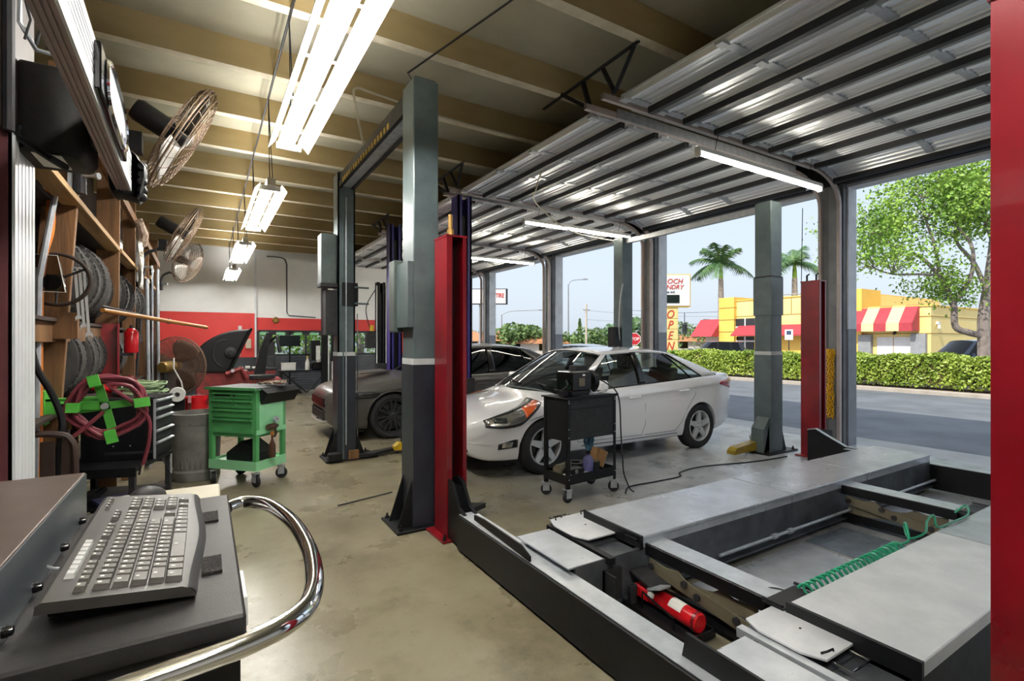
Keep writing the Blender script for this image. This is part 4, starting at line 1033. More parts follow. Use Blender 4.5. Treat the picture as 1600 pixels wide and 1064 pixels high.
# door seams
wc.line([(1.30, .9), (1.24, .75), (1.26, .5), (1.34, .33), (2.40, .31), (2.455, .45), (2.46, .7), (2.46, .95)])
wc.line([(2.46, .31), (3.05, .31), (3.17, .42), (3.3, .62), (3.45, .78), (3.52, .98)])
wc.line([(1.0, .73), (.7, .66), (.45, .575)], sides=(-1, 1)); wc.line([(2.2, .3), (1.4, .275), (3.1, .27)][1:], r=.005)
wc.line([(1.15, .60), (1.8, .66), (2.6, .71), (3.4, .77), (4.0, .83)], r=.002, name='body_crease', mt=M['white_car'])
wc.handle(2.16, 2.36, .81); wc.handle(3.1, 3.3, .85)
wc.mirror(1.58, .94, .86)
xs = np.linspace(4.02, 4.44, 10); f = (xs - 4.02) / .42
wc.patch('tail_light', M['tail_red'], xs, .905 - .09 * f, .925 + .065 * np.sqrt(f), .006)
for y0, y1 in ((-.55, -.05), (.05, .6)):
    MB().tube([(1.10, y0, .985), (1.16, (y0 + y1) / 2, 1.0), (1.22, y1, 1.02)], .009, n=5).build('wiper', M['black_plastic'], wc.t)

gc = Car(K_CH, 'sedan', 'dark grey muscle sedan with black multi-spoke wheels behind the lift posts', (1.58, 8.66, 0), 0, M['grey_car'], M['dark_glass'])
xs = np.linspace(.10, .74, 14); f = (xs - .1) / .64
gc.patch('headlight', M['lamp_dark'], xs, .66 + .0 * f, .755 + .01 * f - .05 * np.maximum(0, f - .75) * 4 * .4, .005)
for z in (.685, .728): gc.line([(.16, z), (.3, z), (.45, z + .003), (.62, z + .008)], r=.009, name='lamp_ring', mt=M['chrome'])
gc.patch('brake_duct', M['black_gloss'], np.linspace(.12, .34, 6), [.30] * 6, [.43, .43, .42, .41, .39, .36], .004)
gc.line([(.06, .2), (.2, .165), (.5, .16)], r=.014, name='chin_spoiler', mt=M['black_plastic'])
MB().tube([(.03, -.55, .30), (-.04, -.3, .28), (-.04, .3, .28), (.03, .55, .30)], .014, n=6).build('splitter_guard', M['alu'], gc.t)
MB().prism([(-.5, .52), (.5, .52), (.46, .64), (-.46, .64)], -.012, .03, 'x').build('grille', M['black_gloss'], gc.t)
MB().prism([(-.46, .3), (.46, .3), (.47, .44), (-.47, .44)], -.012, .03, 'x').build('lower_grille', M['black_plastic'], gc.t)
MB().prism([(.55, .985), (.62, 1.01), (1.1, 1.045), (1.15, 1.03)], -.3, .3, 'y').build('hood_scoop', M['grey_car'], gc.t, bevel=.012)
gc.line([(1.62, .94), (1.5, .75), (1.55, .4), (2.72, .35), (2.78, .6), (2.78, .97)]); gc.line([(2.78, .35), (3.4, .35), (3.55, .6), (3.75, .85), (3.8, 1.02)])
gc.handle(2.45, 2.66, .80); gc.handle(3.45, 3.65, .85); gc.mirror(1.86, .96, .93)
gc.patch('tail_light', M['tail_red'], np.linspace(4.7, 4.95, 6), [.86] * 6, [.98] * 6, .005)
for sg in (-1,):
    A = [(gc.K['axles'][0] + .41 * math.cos(a), .345 + .41 * math.sin(a)) for a in np.linspace(.1, PI - .1, 18)]
    gc.line(A, r=.012, name='arch_lip', mt=M['grey_car'])

K_SUV = dict(L=5.2, axles=(.95, 4.1), zw=.36, arch=.42, rim=.25, tyre_w=.26, spokes=6, subs=((0, 0, .04, .03),), rimm=M['rim_silver'], seat=.85, cabin=(1.65, 4.8), seats=(2.6, 3.5),
    st=[(0, .75, 1.0, .9, .4), (.1, .88, 1.08, 1.0, .36), (.3, .95, 1.12, 1.05, .34), (1.3, .99, 1.18, 1.1, .34), (1.7, 1.0, .95, 1.12, .34), (3, 1.0, .95, 1.14, .34), (4.7, .99, .95, 1.15, .36), (5.1, .96, 1.16, 1.15, .42), (5.2, .88, 1.1, 1.1, .5)],
    gh=dict(rail_z=[(2.2, 1.83), (3.0, 1.88), (4.9, 1.83)], rail_y=[(2.2, .74), (4.9, .72)], cols=[(1.6, 2.3, 'a'), (1.85, 2.45, 'w'), (2.85, 2.9, 'b'), (2.95, 3.0, 'w'), (3.9, 3.88, 'b'), (3.98, 3.95, 'w'), (4.7, 4.55, 'c'), (5.08, 4.85, 'e')]))
sv = Car(K_SUV, 'suv', 'dark navy suv parked beyond the hedge at right', (31.8, 11.4, -.35), math.radians(-35), M['navy_car'], M['dark_glass'])
sv.mirror(1.95, 1.12, .98, mt=M['navy_car'])
bc = Car(K_EL, 'sedan', 'black sedan parked beyond the hedge by the yellow building', (26.2, 23.6, -.42), math.radians(-38), M['black_car'], M['dark_glass'])
bs = Car(K_EL, 'sedan', 'silver sedan parked outside beyond the dark grey car', (10.8, 16.6, -.03), math.radians(-70), M['silver_car'], M['car_glass'])
b2 = Car(K_SUV, 'suv', 'dark parked suv far behind the black sedan', (34.5, 29.0, -.45), math.radians(-40), M['black_car'], M['dark_glass'])
# ================================================================== LIFTS
def bolt(mb, x, y, z, r=.018): mb.cyl((x, y, z), (x, y, z + .022), r, n=6); mb.cyl((x, y, z + .022), (x, y, z + .045), r * .5, n=6)

def gantry(name, label, x0, y0, y1, H, w_, dep, channel, group):
    t = thing(name, label, 'car lift', (x0, 0, 0), group=group)
    for j, (yy, sg) in enumerate(((y0, 1), (y1, -1))):
        if channel[j]:   # open channel: web plus two flanges with returned lips
            mb = MB().box(0, .02, yy, yy + dep, 0, H).box(0, w_, yy, yy + .02, 0, H).box(0, w_, yy + dep - .02, yy + dep, 0, H).box(w_ - .02, w_, yy, yy + .07, 0, H).box(w_ - .02, w_, yy + dep - .07, yy + dep, 0, H)
            mb.box(.06, .075, yy - .012, yy, .02, H - .1)
        else:
            mb = MB().box(0, w_, yy, yy + dep, 0, H, c=.008)
        p = mb.build('post', M['steel_dark'], t)
        MB().box(-.003, w_ + .003, yy - .003, yy + dep + .003, 1.35, 1.40).build('stripe', M['white_stripe'], p)
        MB().box(-.005, w_ + .005, yy - .005, yy + dep + .005, .0, 1.35).build('dark_lower_coat', M['lower_coat'] if x0 < 3 else M['steel_dark'], p)
        pl = MB().box(-.16, w_ + .28, yy - .07, yy + dep + .09, 0, .022, c=.003).build('base_plate', M['black_steel'], t)
        g = MB()
        for yb in (yy + .02, yy + dep - .04):
            g.prism([(-.13, .02), (0, .02), (0, .42)], yb, yb + .015, 'y').prism([(w_ + .14, .02), (w_, .02), (w_, .42)], yb, yb + .015, 'y')
        g.build('gusset', M['black_steel'], t)['kind'] = 'stuff'
        bb = MB()
        for bx in (-.12, w_ + .22):
            for by in (yy - .03, yy + dep + .05): 
                q = MB(); bolt(q, bx, by, .02); q.build('anchor_bolt', M['black_steel'], pl)
        MB().box(.02, w_ - .02, yy + .02, yy + dep - .02, H - .002, H + .018).build('top_cap', M['steel_dark'], t)
    # overhead cross beam with caution dashes on its flank
    if x0 > 3:
        MB().box(.08, .16, y0 + dep, y1, H - .1, H - .02).build('cross_beam', M['galv'], t); return t
    bz0, bz1 = H - .20, H - .015
    BX('beam_soffit', M['galv'], .046, w_ - .046, y0 + dep, y1, bz0 + .02, bz0 + .03, t)
    MB().box(.03, w_ - .03, y0 + dep, y1, bz0 + .03, bz1).box(.01, .045, y0 + dep, y1, bz0, bz0 + .075).box(w_ - .045, w_ - .01, y0 + dep, y1, bz0, bz0 + .075).build('cross_beam', M['black_steel'] if x0 < 3 else M['steel_dark'], t)
    return t
g1 = gantry('two_post_lift', 'grey-green two-post car lift with overhead beam left of the red lift post', 1.46, 3.93, 6.68, 3.72, .22, .27, (0, 1), 'tall grey overhead-beam car lifts')
n = 18
for i in range(n):
    yy = 4.6 + i * .105
    BX('caution_dash', M['caution'], .004, .0095, yy, yy + .055, 3.53, 3.585, g1)
# control boxes on both posts
BX('control_box', M['steel_box'], -.075, .10, 4.20, 4.34, 1.62, 2.24, g1, c=.006)
MB().box(-.05, .0, 3.93, 4.2, 1.66, 2.2).build('box_bracket', M['steel_dark'], g1)
o = BX('power_unit', M['steel_box'], -.20, -.01, 6.70, 6.93, 2.28, 2.92, g1, c=.006); BX('power_unit_lid', M['dark_grey'], -.21, 0, 6.69, 6.94, 2.24, 2.28, o)
BX('control_box', M['dark_grey'], -.14, -.0, 6.72, 6.92, 1.62, 2.2, g1, c=.006)
# carriage with pins and the folded arm foot on the far post
c = MB().box(.05, .25, 6.655, 6.70, 2.0, 2.3).box(.22, .245, 6.62, 6.96, 2.06, 2.26).build('carriage', M['black_steel'], g1)
for z in (2.03, 2.24): MB().cyl((.2, 6.62, z), (.38, 6.62, z), .012, n=8).build('pin', M['steel_dark'], c)
MB().tube([(.1, 6.66, 3.4), (.1, 6.66, .2)], .008, n=5).build('cable', M['galv'], g1)
MB().tube([(.245, 6.67, 1.9), (.25, 6.67, .3)], .006, n=5).build('cable', M['chrome'], g1)
MB().prism([(.22, 6.62), (.40, 6.58), (.86, 6.78), (.84, 6.86), (.40, 6.72)], .03, .07, 'z').build('lift_arm', M['dark_grey'], g1)
MB().box(.12, .25, 6.60, 6.64, .02, .13).build('wood_wedge', M['wood'], g1)
BX('foot_block', M['black_steel'], -.14, .03, 6.54, 6.64, .02, .13, g1, c=.015)
a = MB().prism([(.75, .05), (1.30, .05), (1.30, .15), (.82, .15), (.75, .1)], 6.66, 6.78, 'y').build('lift_arm', M['yellow_paint'], g1)
MB().cyl((.88, 6.72, .15), (.88, 6.72, .22), .03).cyl((.88, 6.72, .22), (.88, 6.72, .235), .085).build('lift_pad', M['black_steel'], a)
MB().prism([(.30, 3.96), (.52, 3.93), (.72, 4.02), (.60, 4.10), (.30, 4.12)], .03, .075, 'z').build('lift_arm', M['dark_grey'], g1)

g2 = gantry('two_post_lift', 'blue-grey two-post car lift standing between the white sedan and the street', 6.6, 4.0, 6.86, 3.46, .26, .24, (0, 0), 'tall grey overhead-beam car lifts')
BX('post_sleeve', M['steel_dark'], -.012, .272, 3.988, 4.252, 1.9, 2.42, g2)
MB().box(-.008, .268, 3.992, 4.248, 2.42, 2.44).build('sleeve_joint', M['black_steel'], g2)
a = MB().prism([(-.62, .03), (-.02, .05), (-.02, .17), (-.56, .12), (-.62, .08)], 4.12, 4.24, 'y').build('lift_arm', M['yellow_dirty'], g2)
MB().cyl((-.05, 4.12, .2), (-.05, 4.26, .2), .045).build('arm_pin', M['galv'], a)
MB().prism([(-.14, .02), (-.14, .34), (0, .5), (0, .02)], 4.02, 4.2, 'y').build('arm_housing', M['steel_dark'], g2)
MB().tube(spline([(-.02, 6.9, 1.5), (-.1, 6.85, 1.8), (-.06, 6.86, 2.3), (0.0, 6.85, 2.6)], 5), .012, n=5).build('hose', M['galv'], g2)
BX('motor', M['black_plastic'], -.2, -.01, 6.88, 7.05, 1.35, 1.8, g2, c=.02)

def round_post_lift(name, label, spots, H, m, w_, dep, group=None, cap=None):
    t = thing(name, label, 'car lift', (0, 0, 0), group=group)
    for x, yy in spots:
        MB().box(x, x + .03, yy, yy + dep, 0, H).box(x, x + w_, yy + dep - .03, yy + dep, 0, H).box(x + w_ - .03, x + w_, yy, yy + dep, 0, H).box(x, x + .07, yy, yy + .025, 0, H).box(x + w_ - .07, x + w_, yy, yy + .025, 0, H).build('post', m, t)
        MB().box(x + .06, x + w_ - .06, yy + .06, yy + dep - .04, 0, H - .3).build('inner_slide', M['black_steel'], t)
        BX('base_plate', M['black_steel'], x - .12, x + w_ + .12, yy - .08, yy + dep + .08, 0, .022, t)
        BX('carriage', M['dark_grey'], x - .03, x + w_ + .03, yy - .05, yy + .1, .25, .95, t)
    return t
bl = round_post_lift('blue_lift', 'blue two-post car lift in the grey sedan bay, tops above the red lift post', [(3.42, 7.22), (3.13, 9.72)], 3.86, M['purple_paint'], .24, .25)
BX('floor_cover', M['black_steel'], 3.3, 3.6, 7.5, 9.7, 0, .02, bl)
kl = round_post_lift('black_lift', 'dark two-post car lift with pale stripes far behind the grey sedan', [(3.90, 13.2)], 3.1, M['black_steel'], .22, .22)
for dx in (-.015, .235): BX('guide_rail', M['white_plastic'], 3.90 + dx - .012, 3.90 + dx + .012, 13.19, 13.21, .5, 3.0, kl)
BX('control_box', M['dark_grey'], 3.62, 3.88, 13.2, 13.4, 1.35, 1.8, kl, c=.01)
MB().tube(spline([(3.85, 13.2, 2.9), (3.6, 13.2, 2.4), (3.72, 13.2, 1.8)], 5), .012, n=5).build('hose', M['black_plastic'], kl)
MB().cyl((3.74, 13.16, 1.8), (3.74, 13.16, 1.95), .05).build('valve', M['yellow_paint'], kl)
k2 = thing('black_lift', 'slim black lift post with white lower sleeve in front of the slatted wall', 'car lift', (3.0, 15.2, 0))
BX('post', M['black_steel'], -.13, .02, -.1, .1, 0, 3.2, k2); BX('guide_rail', M['white_plastic'], .03, .06, -.1, -.05, .3, 3.1, k2)
BX('lower_sleeve', M['white_plastic'], .14, .27, -.1, .1, .3, .95, k2, c=.01); BX('upper_sleeve', M['black_steel'], .14, .27, -.1, .1, .95, 2.6, k2)
MB().cyl((.2, -.1, .2), (.2, .1, .2), .12).build('caster', M['black_steel'], k2); BX('base_plate', M['black_steel'], -.3, .4, -.2, .2, 0, .03, k2)
BX('control_box', M['black_steel'], -.42, -.18, -.1, .1, 1.0, 1.55, k2); BX('paper_tag', M['white_plastic'], -.3, -.19, -.115, -.1, 1.0, 1.4, k2)

# ------------------------------------------------------------------ four-post alignment lift
fl = thing('four_post_lift', 'red and black four-post alignment lift lowered on the floor in the right foreground', 'car lift', (0, 0, 0))
def red_post(x, yb, yo, w_, H, m):   # web at yb, flange mouths at yo
    s = 1 if yo > yb else -1; lo, hi = min(yb, yo), max(yb, yo)
    q = s * .015
    C_ = [(x, yb), (x, yo), (x + .045, yo), (x + .045, yo - q), (x + .015, yo - q), (x + .015, yb + q), (x + w_ - .015, yb + q), (x + w_ - .015, yo - q), (x + w_ - .03, yo - q), (x + w_ - .03, yo), (x + w_, yo), (x + w_, yb)]
    p = MB().prism(C_ if s < 0 else C_[::-1], 0, H, 'z').build('post', m, fl); fix_normals(p)
    BX('top_plate', m, x - .005, x + w_ + .005, lo - .005, hi + .005, H, H + .015, p)
    BX('painted_inner_shade', M['black_steel'], x + .017, x + w_ - .017, min(yb + s * .016, yb + s * .03), max(yb + s * .016, yb + s * .03), .02, H - .01, p)  # black sheet stands in for the shade inside the channel
    lad = MB().box(x + w_ / 2 - .03, x + w_ / 2 + .03, min(yb + s * .035, yb + s * .045), max(yb + s * .035, yb + s * .045), .05, H - .02)
    lad.build('lock_ladder', M['black_steel'], p)
    MB().cyl((x + w_ / 2, yb + s * .12, .2), (x + w_ / 2, yb + s * .12, H), .006, n=6).build('cable', M['galv'], p)
    b = MB().box(x - .06, x + w_ + .03, lo - .06, hi + .05, 0, .02, c=.003).build('base_plate', M['red_dark'], fl)
    for bx, by in ((x - .035, lo - .035), (x + w_ + .01, lo - .035)):
        q = MB(); bolt(q, bx, by, .02, .014); q.build('anchor_bolt', M['black_steel'], b)
    return p
pa = red_post(1.60, 3.82, 3.58, .17, 2.36, M['red_lift'])
MB().cyl((1.685, 3.70, 2.375), (1.685, 3.70, 2.44), .03, n=8).cyl((1.685, 3.70, 2.44), (1.685, 3.70, 2.56), .018, n=10).build('cable_stud', M['gold_bronze'], pa)
red_post(1.60, .16, .425, .17, 2.36, M['red_lift'])
pb = red_post(6.86, 3.74, 3.50, .17, 2.33, M['red_dark'])
for yy in (3.56, 3.68): MB().tube([(6.9, yy, 2.34), (6.9, yy, 2.42), (6.95, yy, 2.44)], .012, n=6).build('cable_stud', M['black_steel'], pb)
# cross beams
cb = MB().box(1.585, 1.735, .44, 3.36, .015, .265, c=.004).build('cross_beam', M['black_steel'], fl)
MB().box(1.60, 1.73, .44, 3.36, .2655, .269).build('worn_top', M['worn_edge'], cb)
MB().prism([(3.30, .02), (3.74, .02), (3.74, .44), (3.62, .48), (3.52, .46), (3.40, .30), (3.30, .27)], 1.61, 1.635, 'x').prism([(3.30, .02), (3.74, .02), (3.74, .44), (3.62, .48), (3.52, .46), (3.40, .30), (3.30, .27)], 1.70, 1.725, 'x').box(1.63, 1.70, 3.5, 3.72, .05, .42).build('beam_end', M['black_steel'], fl)
fb = MB().box(6.40, 6.54, .44, 3.0, .02, .27, c=.004).build('cross_beam', M['black_steel'], fl)
MB().box(6.41, 6.53, .44, 3.0, .2705, .274).build('worn_top', M['worn_edge'], fb)
MB().prism([(2.75, .02), (3.46, .02), (3.46, .42), (3.36, .44), (3.24, .38), (3.02, .28), (2.75, .27)], 6.50, 6.53, 'x').box(6.53, 6.86, 3.34, 3.46, .03, .40).build('beam_end', M['black_steel'], fl)
MB().prism([(3.46, .422), (3.36, .445), (3.24, .385), (3.02, .285), (2.75, .275), (2.75, .283), (3.02, .293), (3.24, .395), (3.36, .455), (3.46, .432)], 6.49, 6.535, 'x').build('beam_end_cap', M['worn_edge'], fl)
# runways
def runway(y0, y1, near):
    k = MB().box(1.74, 6.40, y0, y0 + .02, .04, .30).box(1.74, 6.40, y1 - .02, y1, .04, .30).box(1.74, 6.40, y0 + .02, y1 - .02, .2, .22).build('runway', M['runway_dark'] if not near else M['black_steel'], fl)
    BX('bottom_lip', M['runway_dark'], 2.0, 6.38, y1 if near else y0 - .035, (y1 + .035) if near else y0, .045, .06, k)
    # front plate, stop bar, recess for the turn plate, then the slip plates
    BX('approach_plate', M['runway'], 1.69, 1.94, y0, y1 + .03, .298, .306, k)
    MB().box(1.955, 1.995, y0 - .04, y1 + .08, .275, .315).build('stop_bar', M['black_steel'] if not near else M['worn_edge'], k)
    BX('recess_floor', M['runway_dark'], 2.0, 2.24, y0 + .02, y1 - .02, .265, .275, k)
    for a, b_, m in ((2.245, 3.85, 'runway_light' if near else 'runway'), (3.865, 5.05, 'runway'), (5.065, 6.39, 'runway')):
        MB().box(a, b_, y0 - .01, y1 + .015, .352, .372, c=.004).box(a + .005, b_, y0, y0 + .012, .30, .352).box(a + .005, b_, y1 - .012, y1, .30, .352).build('slip_plate', M[m], k)
    BX('plate_lip', M['black_steel'], 2.225, 2.245, y0 - .012, y1 + .02, .30, .376, k)
    return k
r1 = runway(2.17, 2.67, False)
r2 = runway(.79, 1.26, True)
# upright wheel stop flap on the far runway front edge and tilted one on the near runway
MB().prism([(2.42, .27), (3.12, .30), (3.12, .335), (2.98, .345), (2.52, .335), (2.42, .30)], 1.60, 1.612, 'x').build('wheel_stop_flap', M['black_steel'], fl)
MB().prism([(.5, .27), (1.38, .27), (1.36, .37), (.9, .36), (.5, .34)], 1.655, 1.668, 'x').build('wheel_stop_flap', M['black_steel'], fl)
# rolling jack bridges between the runways
def jack(x0, x1, ya, yb):
    j = MB().box(x0, x1, ya + .1, yb - .1, .255, .325, c=.004).box(x0 + .02, x1 - .02, ya, yb, .268, .30).build('jack_beam', M['black_steel'], fl)
    MB().box(x0 + .01, x1 - .01, ya + .1, yb - .1, .3255, .329).build('worn_top', M['worn_edge'], j)
    MB().box(x0 + .02, x1 - .01, ya - .02, yb + .02, .035, .10).build('jack_trolley', M['black_steel'], fl)
    n = 16
    def arm(xa, z0, z1, bumps, nm):
        up = []; dn = []
        for i in range(n + 1):
            f = i / n; yy = yb - .14 - f * (yb - ya - .30); zc = z0 + (z1 - z0) * f
            b = sum(.03 * math.exp(-((f - c_) / .06) ** 2) for c_ in bumps)
            up.append((yy, zc + .035 + b)); dn.append((yy, zc - .035))
        MB().prism(up + dn[::-1], xa, xa + .012, 'x').build(nm, M['olive'], fl)
    arm(x0 - .004, .215, .125, (.3,), 'scissor_arm'); arm(x0 + .022, .115, .215, (.7,), 'scissor_arm')
    for yy, zz in ((yb - .16, .21), (yb - .4, .20), ((ya + yb) / 2, .165), (ya + .25, .15)):
        MB().cyl((x0 - .018, yy, zz), (x0, yy, zz), .02, n=8).build('pivot_pin', M['dark_grey'], fl)
    for yy in (ya + .04, yb - .04):
        b = BX('roller_plate', M['dark_grey'], x0 - .05, x1 + .05, yy - .05, yy + .05, .33, .338, fl)
        for xx in (x0 - .05, x1 + .05): MB().tube([(xx, yy - .05, .35), (xx, yy + .05, .35)], .008, n=5).build('plate_rim', M['black_steel'], b)
    return j
jack(2.27, 2.44, 1.30, 2.27); jack(4.60, 4.80, 1.30, 2.27)
MB().box(1.93, 2.06, 2.145, 2.165, .04, .24).box(1.93, 1.942, 2.06, 2.165, .10, .24).build('jack_bracket', M['dark_grey'], fl)
# plates set in the pit floor
BX('floor_plate', M['grey_plate'], 3.95, 4.5, 1.35, 2.12, .0, .008, fl)
mb = MB()
for i in range(22):
    for jj in range(30):
        x = 3.97 + i * .024; yy = 1.37 + jj * .025; a = PI / 4 if (i + jj) % 2 else -PI / 4
        mb.box(-.011, .011, -.003, .003, .008, .0105, M=TR((x, yy, 0), RZ(a)))
mb.build('tread_bars', M['grey_plate'], fl)['kind'] = 'stuff'
BX('floor_plate', M['runway'], 2.62, 3.9, 1.33, 2.12, .0, .005, fl)
BX('floor_plate', M['runway'], 4.86, 6.38, 1.33, 2.12, .0, .006, fl)
MB().tube([(2.9, 2.11, .13), (6.35, 2.11, .13)], .012, n=6).build('air_pipe', M['galv'], fl)
for x in (3.5, 3.7): MB().cyl((x, 2.11, .13), (x + .05, 2.11, .13), .02, n=8).build('pipe_fitting', M['galv'], fl)

# turn plates (rest on the runway recesses)
def turn_plate(label, x, y, rz, hand):
    t = thing('turn_plate', label, 'turn plate', (x, y, .275), rz, 'steel wheel turn plates on the lift')
    R1 = .235
    oct_ = [(-.13, -.235), (.12, -.235), (.16, -.12), (.16, .12), (.12, .235), (-.13, .235), (-.17, .12), (-.17, -.12)]
    MB().box(-.13, .13, -.24, .24, 0, .012).build('base', M['runway_dark'], t)
    MB().cyl((0, 0, .012), (0, 0, .044), .12, n=24).build('bearing', M['black_steel'], t)
    MB().prism(oct_, .045, .056, 'z').build('top_plate', M['runway_light'], t, bevel=.003)
    MB().cyl((0, 0, .056), (0, 0, .058), .007, n=8).build('centre_hole', M['black_steel'], t)
    MB().tube([(-.08, hand * .23, .03), (-.08, hand * .33, .03), (.06, hand * .33, .03), (.06, hand * .23, .03)], .006, n=6).build('wire_handle', M['chrome'], t)
    for xx in (-.11, .09): MB().tube([(xx, hand * .19, .058), (xx + .01, hand * .215, .07), (xx + .05, hand * .22, .07), (xx + .06, hand * .215, .058)], .005, n=5).build('lock_pin', M['black_steel'], t)
    return t
turn_plate('octagonal steel turn plate on the farther runway, beside the rolling cart', 2.15, 2.58, 0, 1).scale = (1.1, .86, 1)
turn_plate('octagonal steel turn plate with wire handle on the nearer runway', 2.15, 1.175, 0, -1).scale = (.95, .72, 1)

# red air-hydraulic foot pump lying between the runways
fp = thing('foot_pump', 'red hydraulic foot pump in a black tray between the lift runways', 'hydraulic pump', (2.155, 1.93, 0), rz=math.radians(-3))
fp.scale = (.92, .88, 1.0)
MB().box(-.12, .12, -.30, .26, 0.02, .035).box(-.12, -.108, -.30, .26, .035, .06).box(.108, .12, -.30, .26, .035, .06).box(-.12, .12, .25, .26, .035, .06).box(-.12, .12, -.30, -.29, .035, .06).build('tray', M['black_steel'], fp)
MB().lathe([(0, -.27), (.045, -.27), (.052, -.262), (.052, .12), (.046, .13), (0, .13)], 24, TR((.03, 0, .095)) @ RX(-PI / 2)).build('cylinder', M['red_bright'], fp, smooth=True)
MB().lathe([(.0525, -.262), (.0535, -.262), (.0535, -.24), (.0525, -.24)], 24, TR((.03, 0, .095)) @ RX(-PI / 2)).build('end_ring', M['red_dark'], fp)
Lb = MB()
for k in range(7):
    a0, a1 = math.radians(25 + k * 14), math.radians(25 + (k + 1) * 14); r = .0528
    Lb.quad((.03 - r * math.cos(a0), -.16, .095 + r * math.sin(a0)), (.03 - r * math.cos(a1), -.16, .095 + r * math.sin(a1)), (.03 - r * math.cos(a1), -.06, .095 + r * math.sin(a1)), (.03 - r * math.cos(a0), -.06, .095 + r * math.sin(a0)))
Lb.build('paper_label', M['paper'], fp)
MB().box(-.02, .085, .10, .24, .06, .13, c=.008).build('pump_body', M['red_bright'], fp)
MB().prism([(.03, .15), (.26, .19), (.26, .20), (.03, .165)], -.035, .10, 'x').build('pedal', M['dark_grey'], fp)
MB().prism([(-.03, .19), (.08, .15), (.08, .163), (-.03, .203)], -.05, .04, 'x').build('pedal_toe', M['worn_edge'], fp)
MB().cyl((-.045, .06, .13), (-.03, .06, .13), .022, n=14).build('gauge', M['white_plastic'], fp)
MB().tube([(-.07, .1, .05), (-.07, .1, .14), (-.07, -.16, .10), (-.07, -.16, .04)], .006, n=6).build('guard_wire', M['black_steel'], fp)
MB().lathe([(.025, 0), (.028, 0), (.028, .1), (.018, .1), (.018, .02)], 14, TR((-.06, .2, .04))).build('socket', M['dark_grey'], fp)
# green coiled air hose
pts = []
for i in range(620):
    s = i / 620; x = 2.42 + s * 1.0; a = s * 2 * PI * 21
    pts.append((x, 1.305 + .026 * math.cos(a), .365 + .026 * math.sin(a)))
pts += [tuple(v) for v in spline([pts[-1], (3.5, 1.29, .38), (3.58, 1.33, .45), (3.66, 1.37, .42), (3.62, 1.33, .36), (3.7, 1.28, .39), (3.85, 1.32, .42), (3.95, 1.32, .44), (3.92, 1.29, .38), (4.1, 1.27, .385), (4.35, 1.27, .385), (4.45, 1.31, .42), (4.42, 1.36, .36)], 8)]
tag(MB().tube(pts, .0065, n=6).build('air_hose', M['green_hose'], smooth=True), 'green coiled air hose lying along the edge of the nearer runway', 'hose')
tag(MB().tube(spline([(2.46, 1.35, .3), (2.4, 1.42, .33), (2.36, 1.5, .3), (2.36, 1.6, .2)], 6), .006, n=6).build('air_line', M['black_plastic']), 'short black air line joining the coiled hose to the jack', 'hose')
# yellow chain on the pier
ch = thing('chain', 'yellow plastic chain bundle hanging on the street-side pier', 'chain', (7.86, 3.86, 0))
i = 0
for st in range(3):
    for k in range(22):
        z = 1.33 - k * .045 - st * .02; x0 = -.0 - .018 * (st % 2); y0 = (st - 1) * .034 + rng.uniform(-.008, .008)
        a = (PI / 2) * (k % 2) + st
        if z < .42: continue
        MB().tube([(x0 + .018 * math.cos(t) * math.cos(a), y0 + .018 * math.cos(t) * math.sin(a), z + .032 * math.sin(t)) for t in np.linspace(0, 2 * PI, 9)[:-1]], .0085, n=4, closed=True).build('link', M['yellow_chain'], ch)
for k in range(8): MB().tube([(-.012 + .02 * math.cos(t), (k - 4) * .012 + .035 * math.cos(t + k), 1.36 + .06 * math.sin(t)) for t in np.linspace(0, 2 * PI, 9)[:-1]], .009, n=4, closed=True).build('link', M['yellow_chain'], ch)
MB().cyl((.04, 0, 1.38), (-.04, 0, 1.38), .006, n=6).build('hook', M['dark_grey'], ch)
# cable track along the floor and a cord by the cart
tag(MB().tube(spline([(3.62, 3.72, .008), (3.83, 3.87, .008), (4.2, 3.86, .008), (4.59, 3.86, .008), (4.75, 3.98, .008), (5.2, 4.02, .008), (5.98, 3.84, .008), (6.6, 3.78, .01)], 8), .008, n=5).build('extension_cord', M['black_plastic']), 'thin black cord lying across the pale floor beside the white sedan', 'cord')
tag(MB().tube([(1.06, 4.85, .008), (1.62, 4.98, .012)], .007, n=5).build('floor_rod', M['dark_grey']), 'thin dark rod on the floor behind the front lift post', 'rod')
# ================================================================== CARTS AND SHOP GEAR
def caster(name, parent, x, y, r=.055, a=0.0, m='rubber'):
    Mx = TR((x, y, 0), RZ(a))
    MB().lathe([(r * .35, -.018), (r * .8, -.02), (r, -.014), (r, .014), (r * .8, .02), (r * .35, .018)], 20, Mx @ TR((0, 0, r)) @ RX(PI / 2)).build(name, M[m], parent, smooth=True)
    w_ = parent
    o = MB().box(-.006 - .03, .03, -.026, -.022, r * .8, r * 2.25, M=Mx).box(-.03, .03, .022, .026, r * .8, r * 2.25, M=Mx).box(-.04, .04, -.035, .035, r * 2.25, r * 2.35, M=Mx).build('caster_fork', M['galv'], parent)
    return o
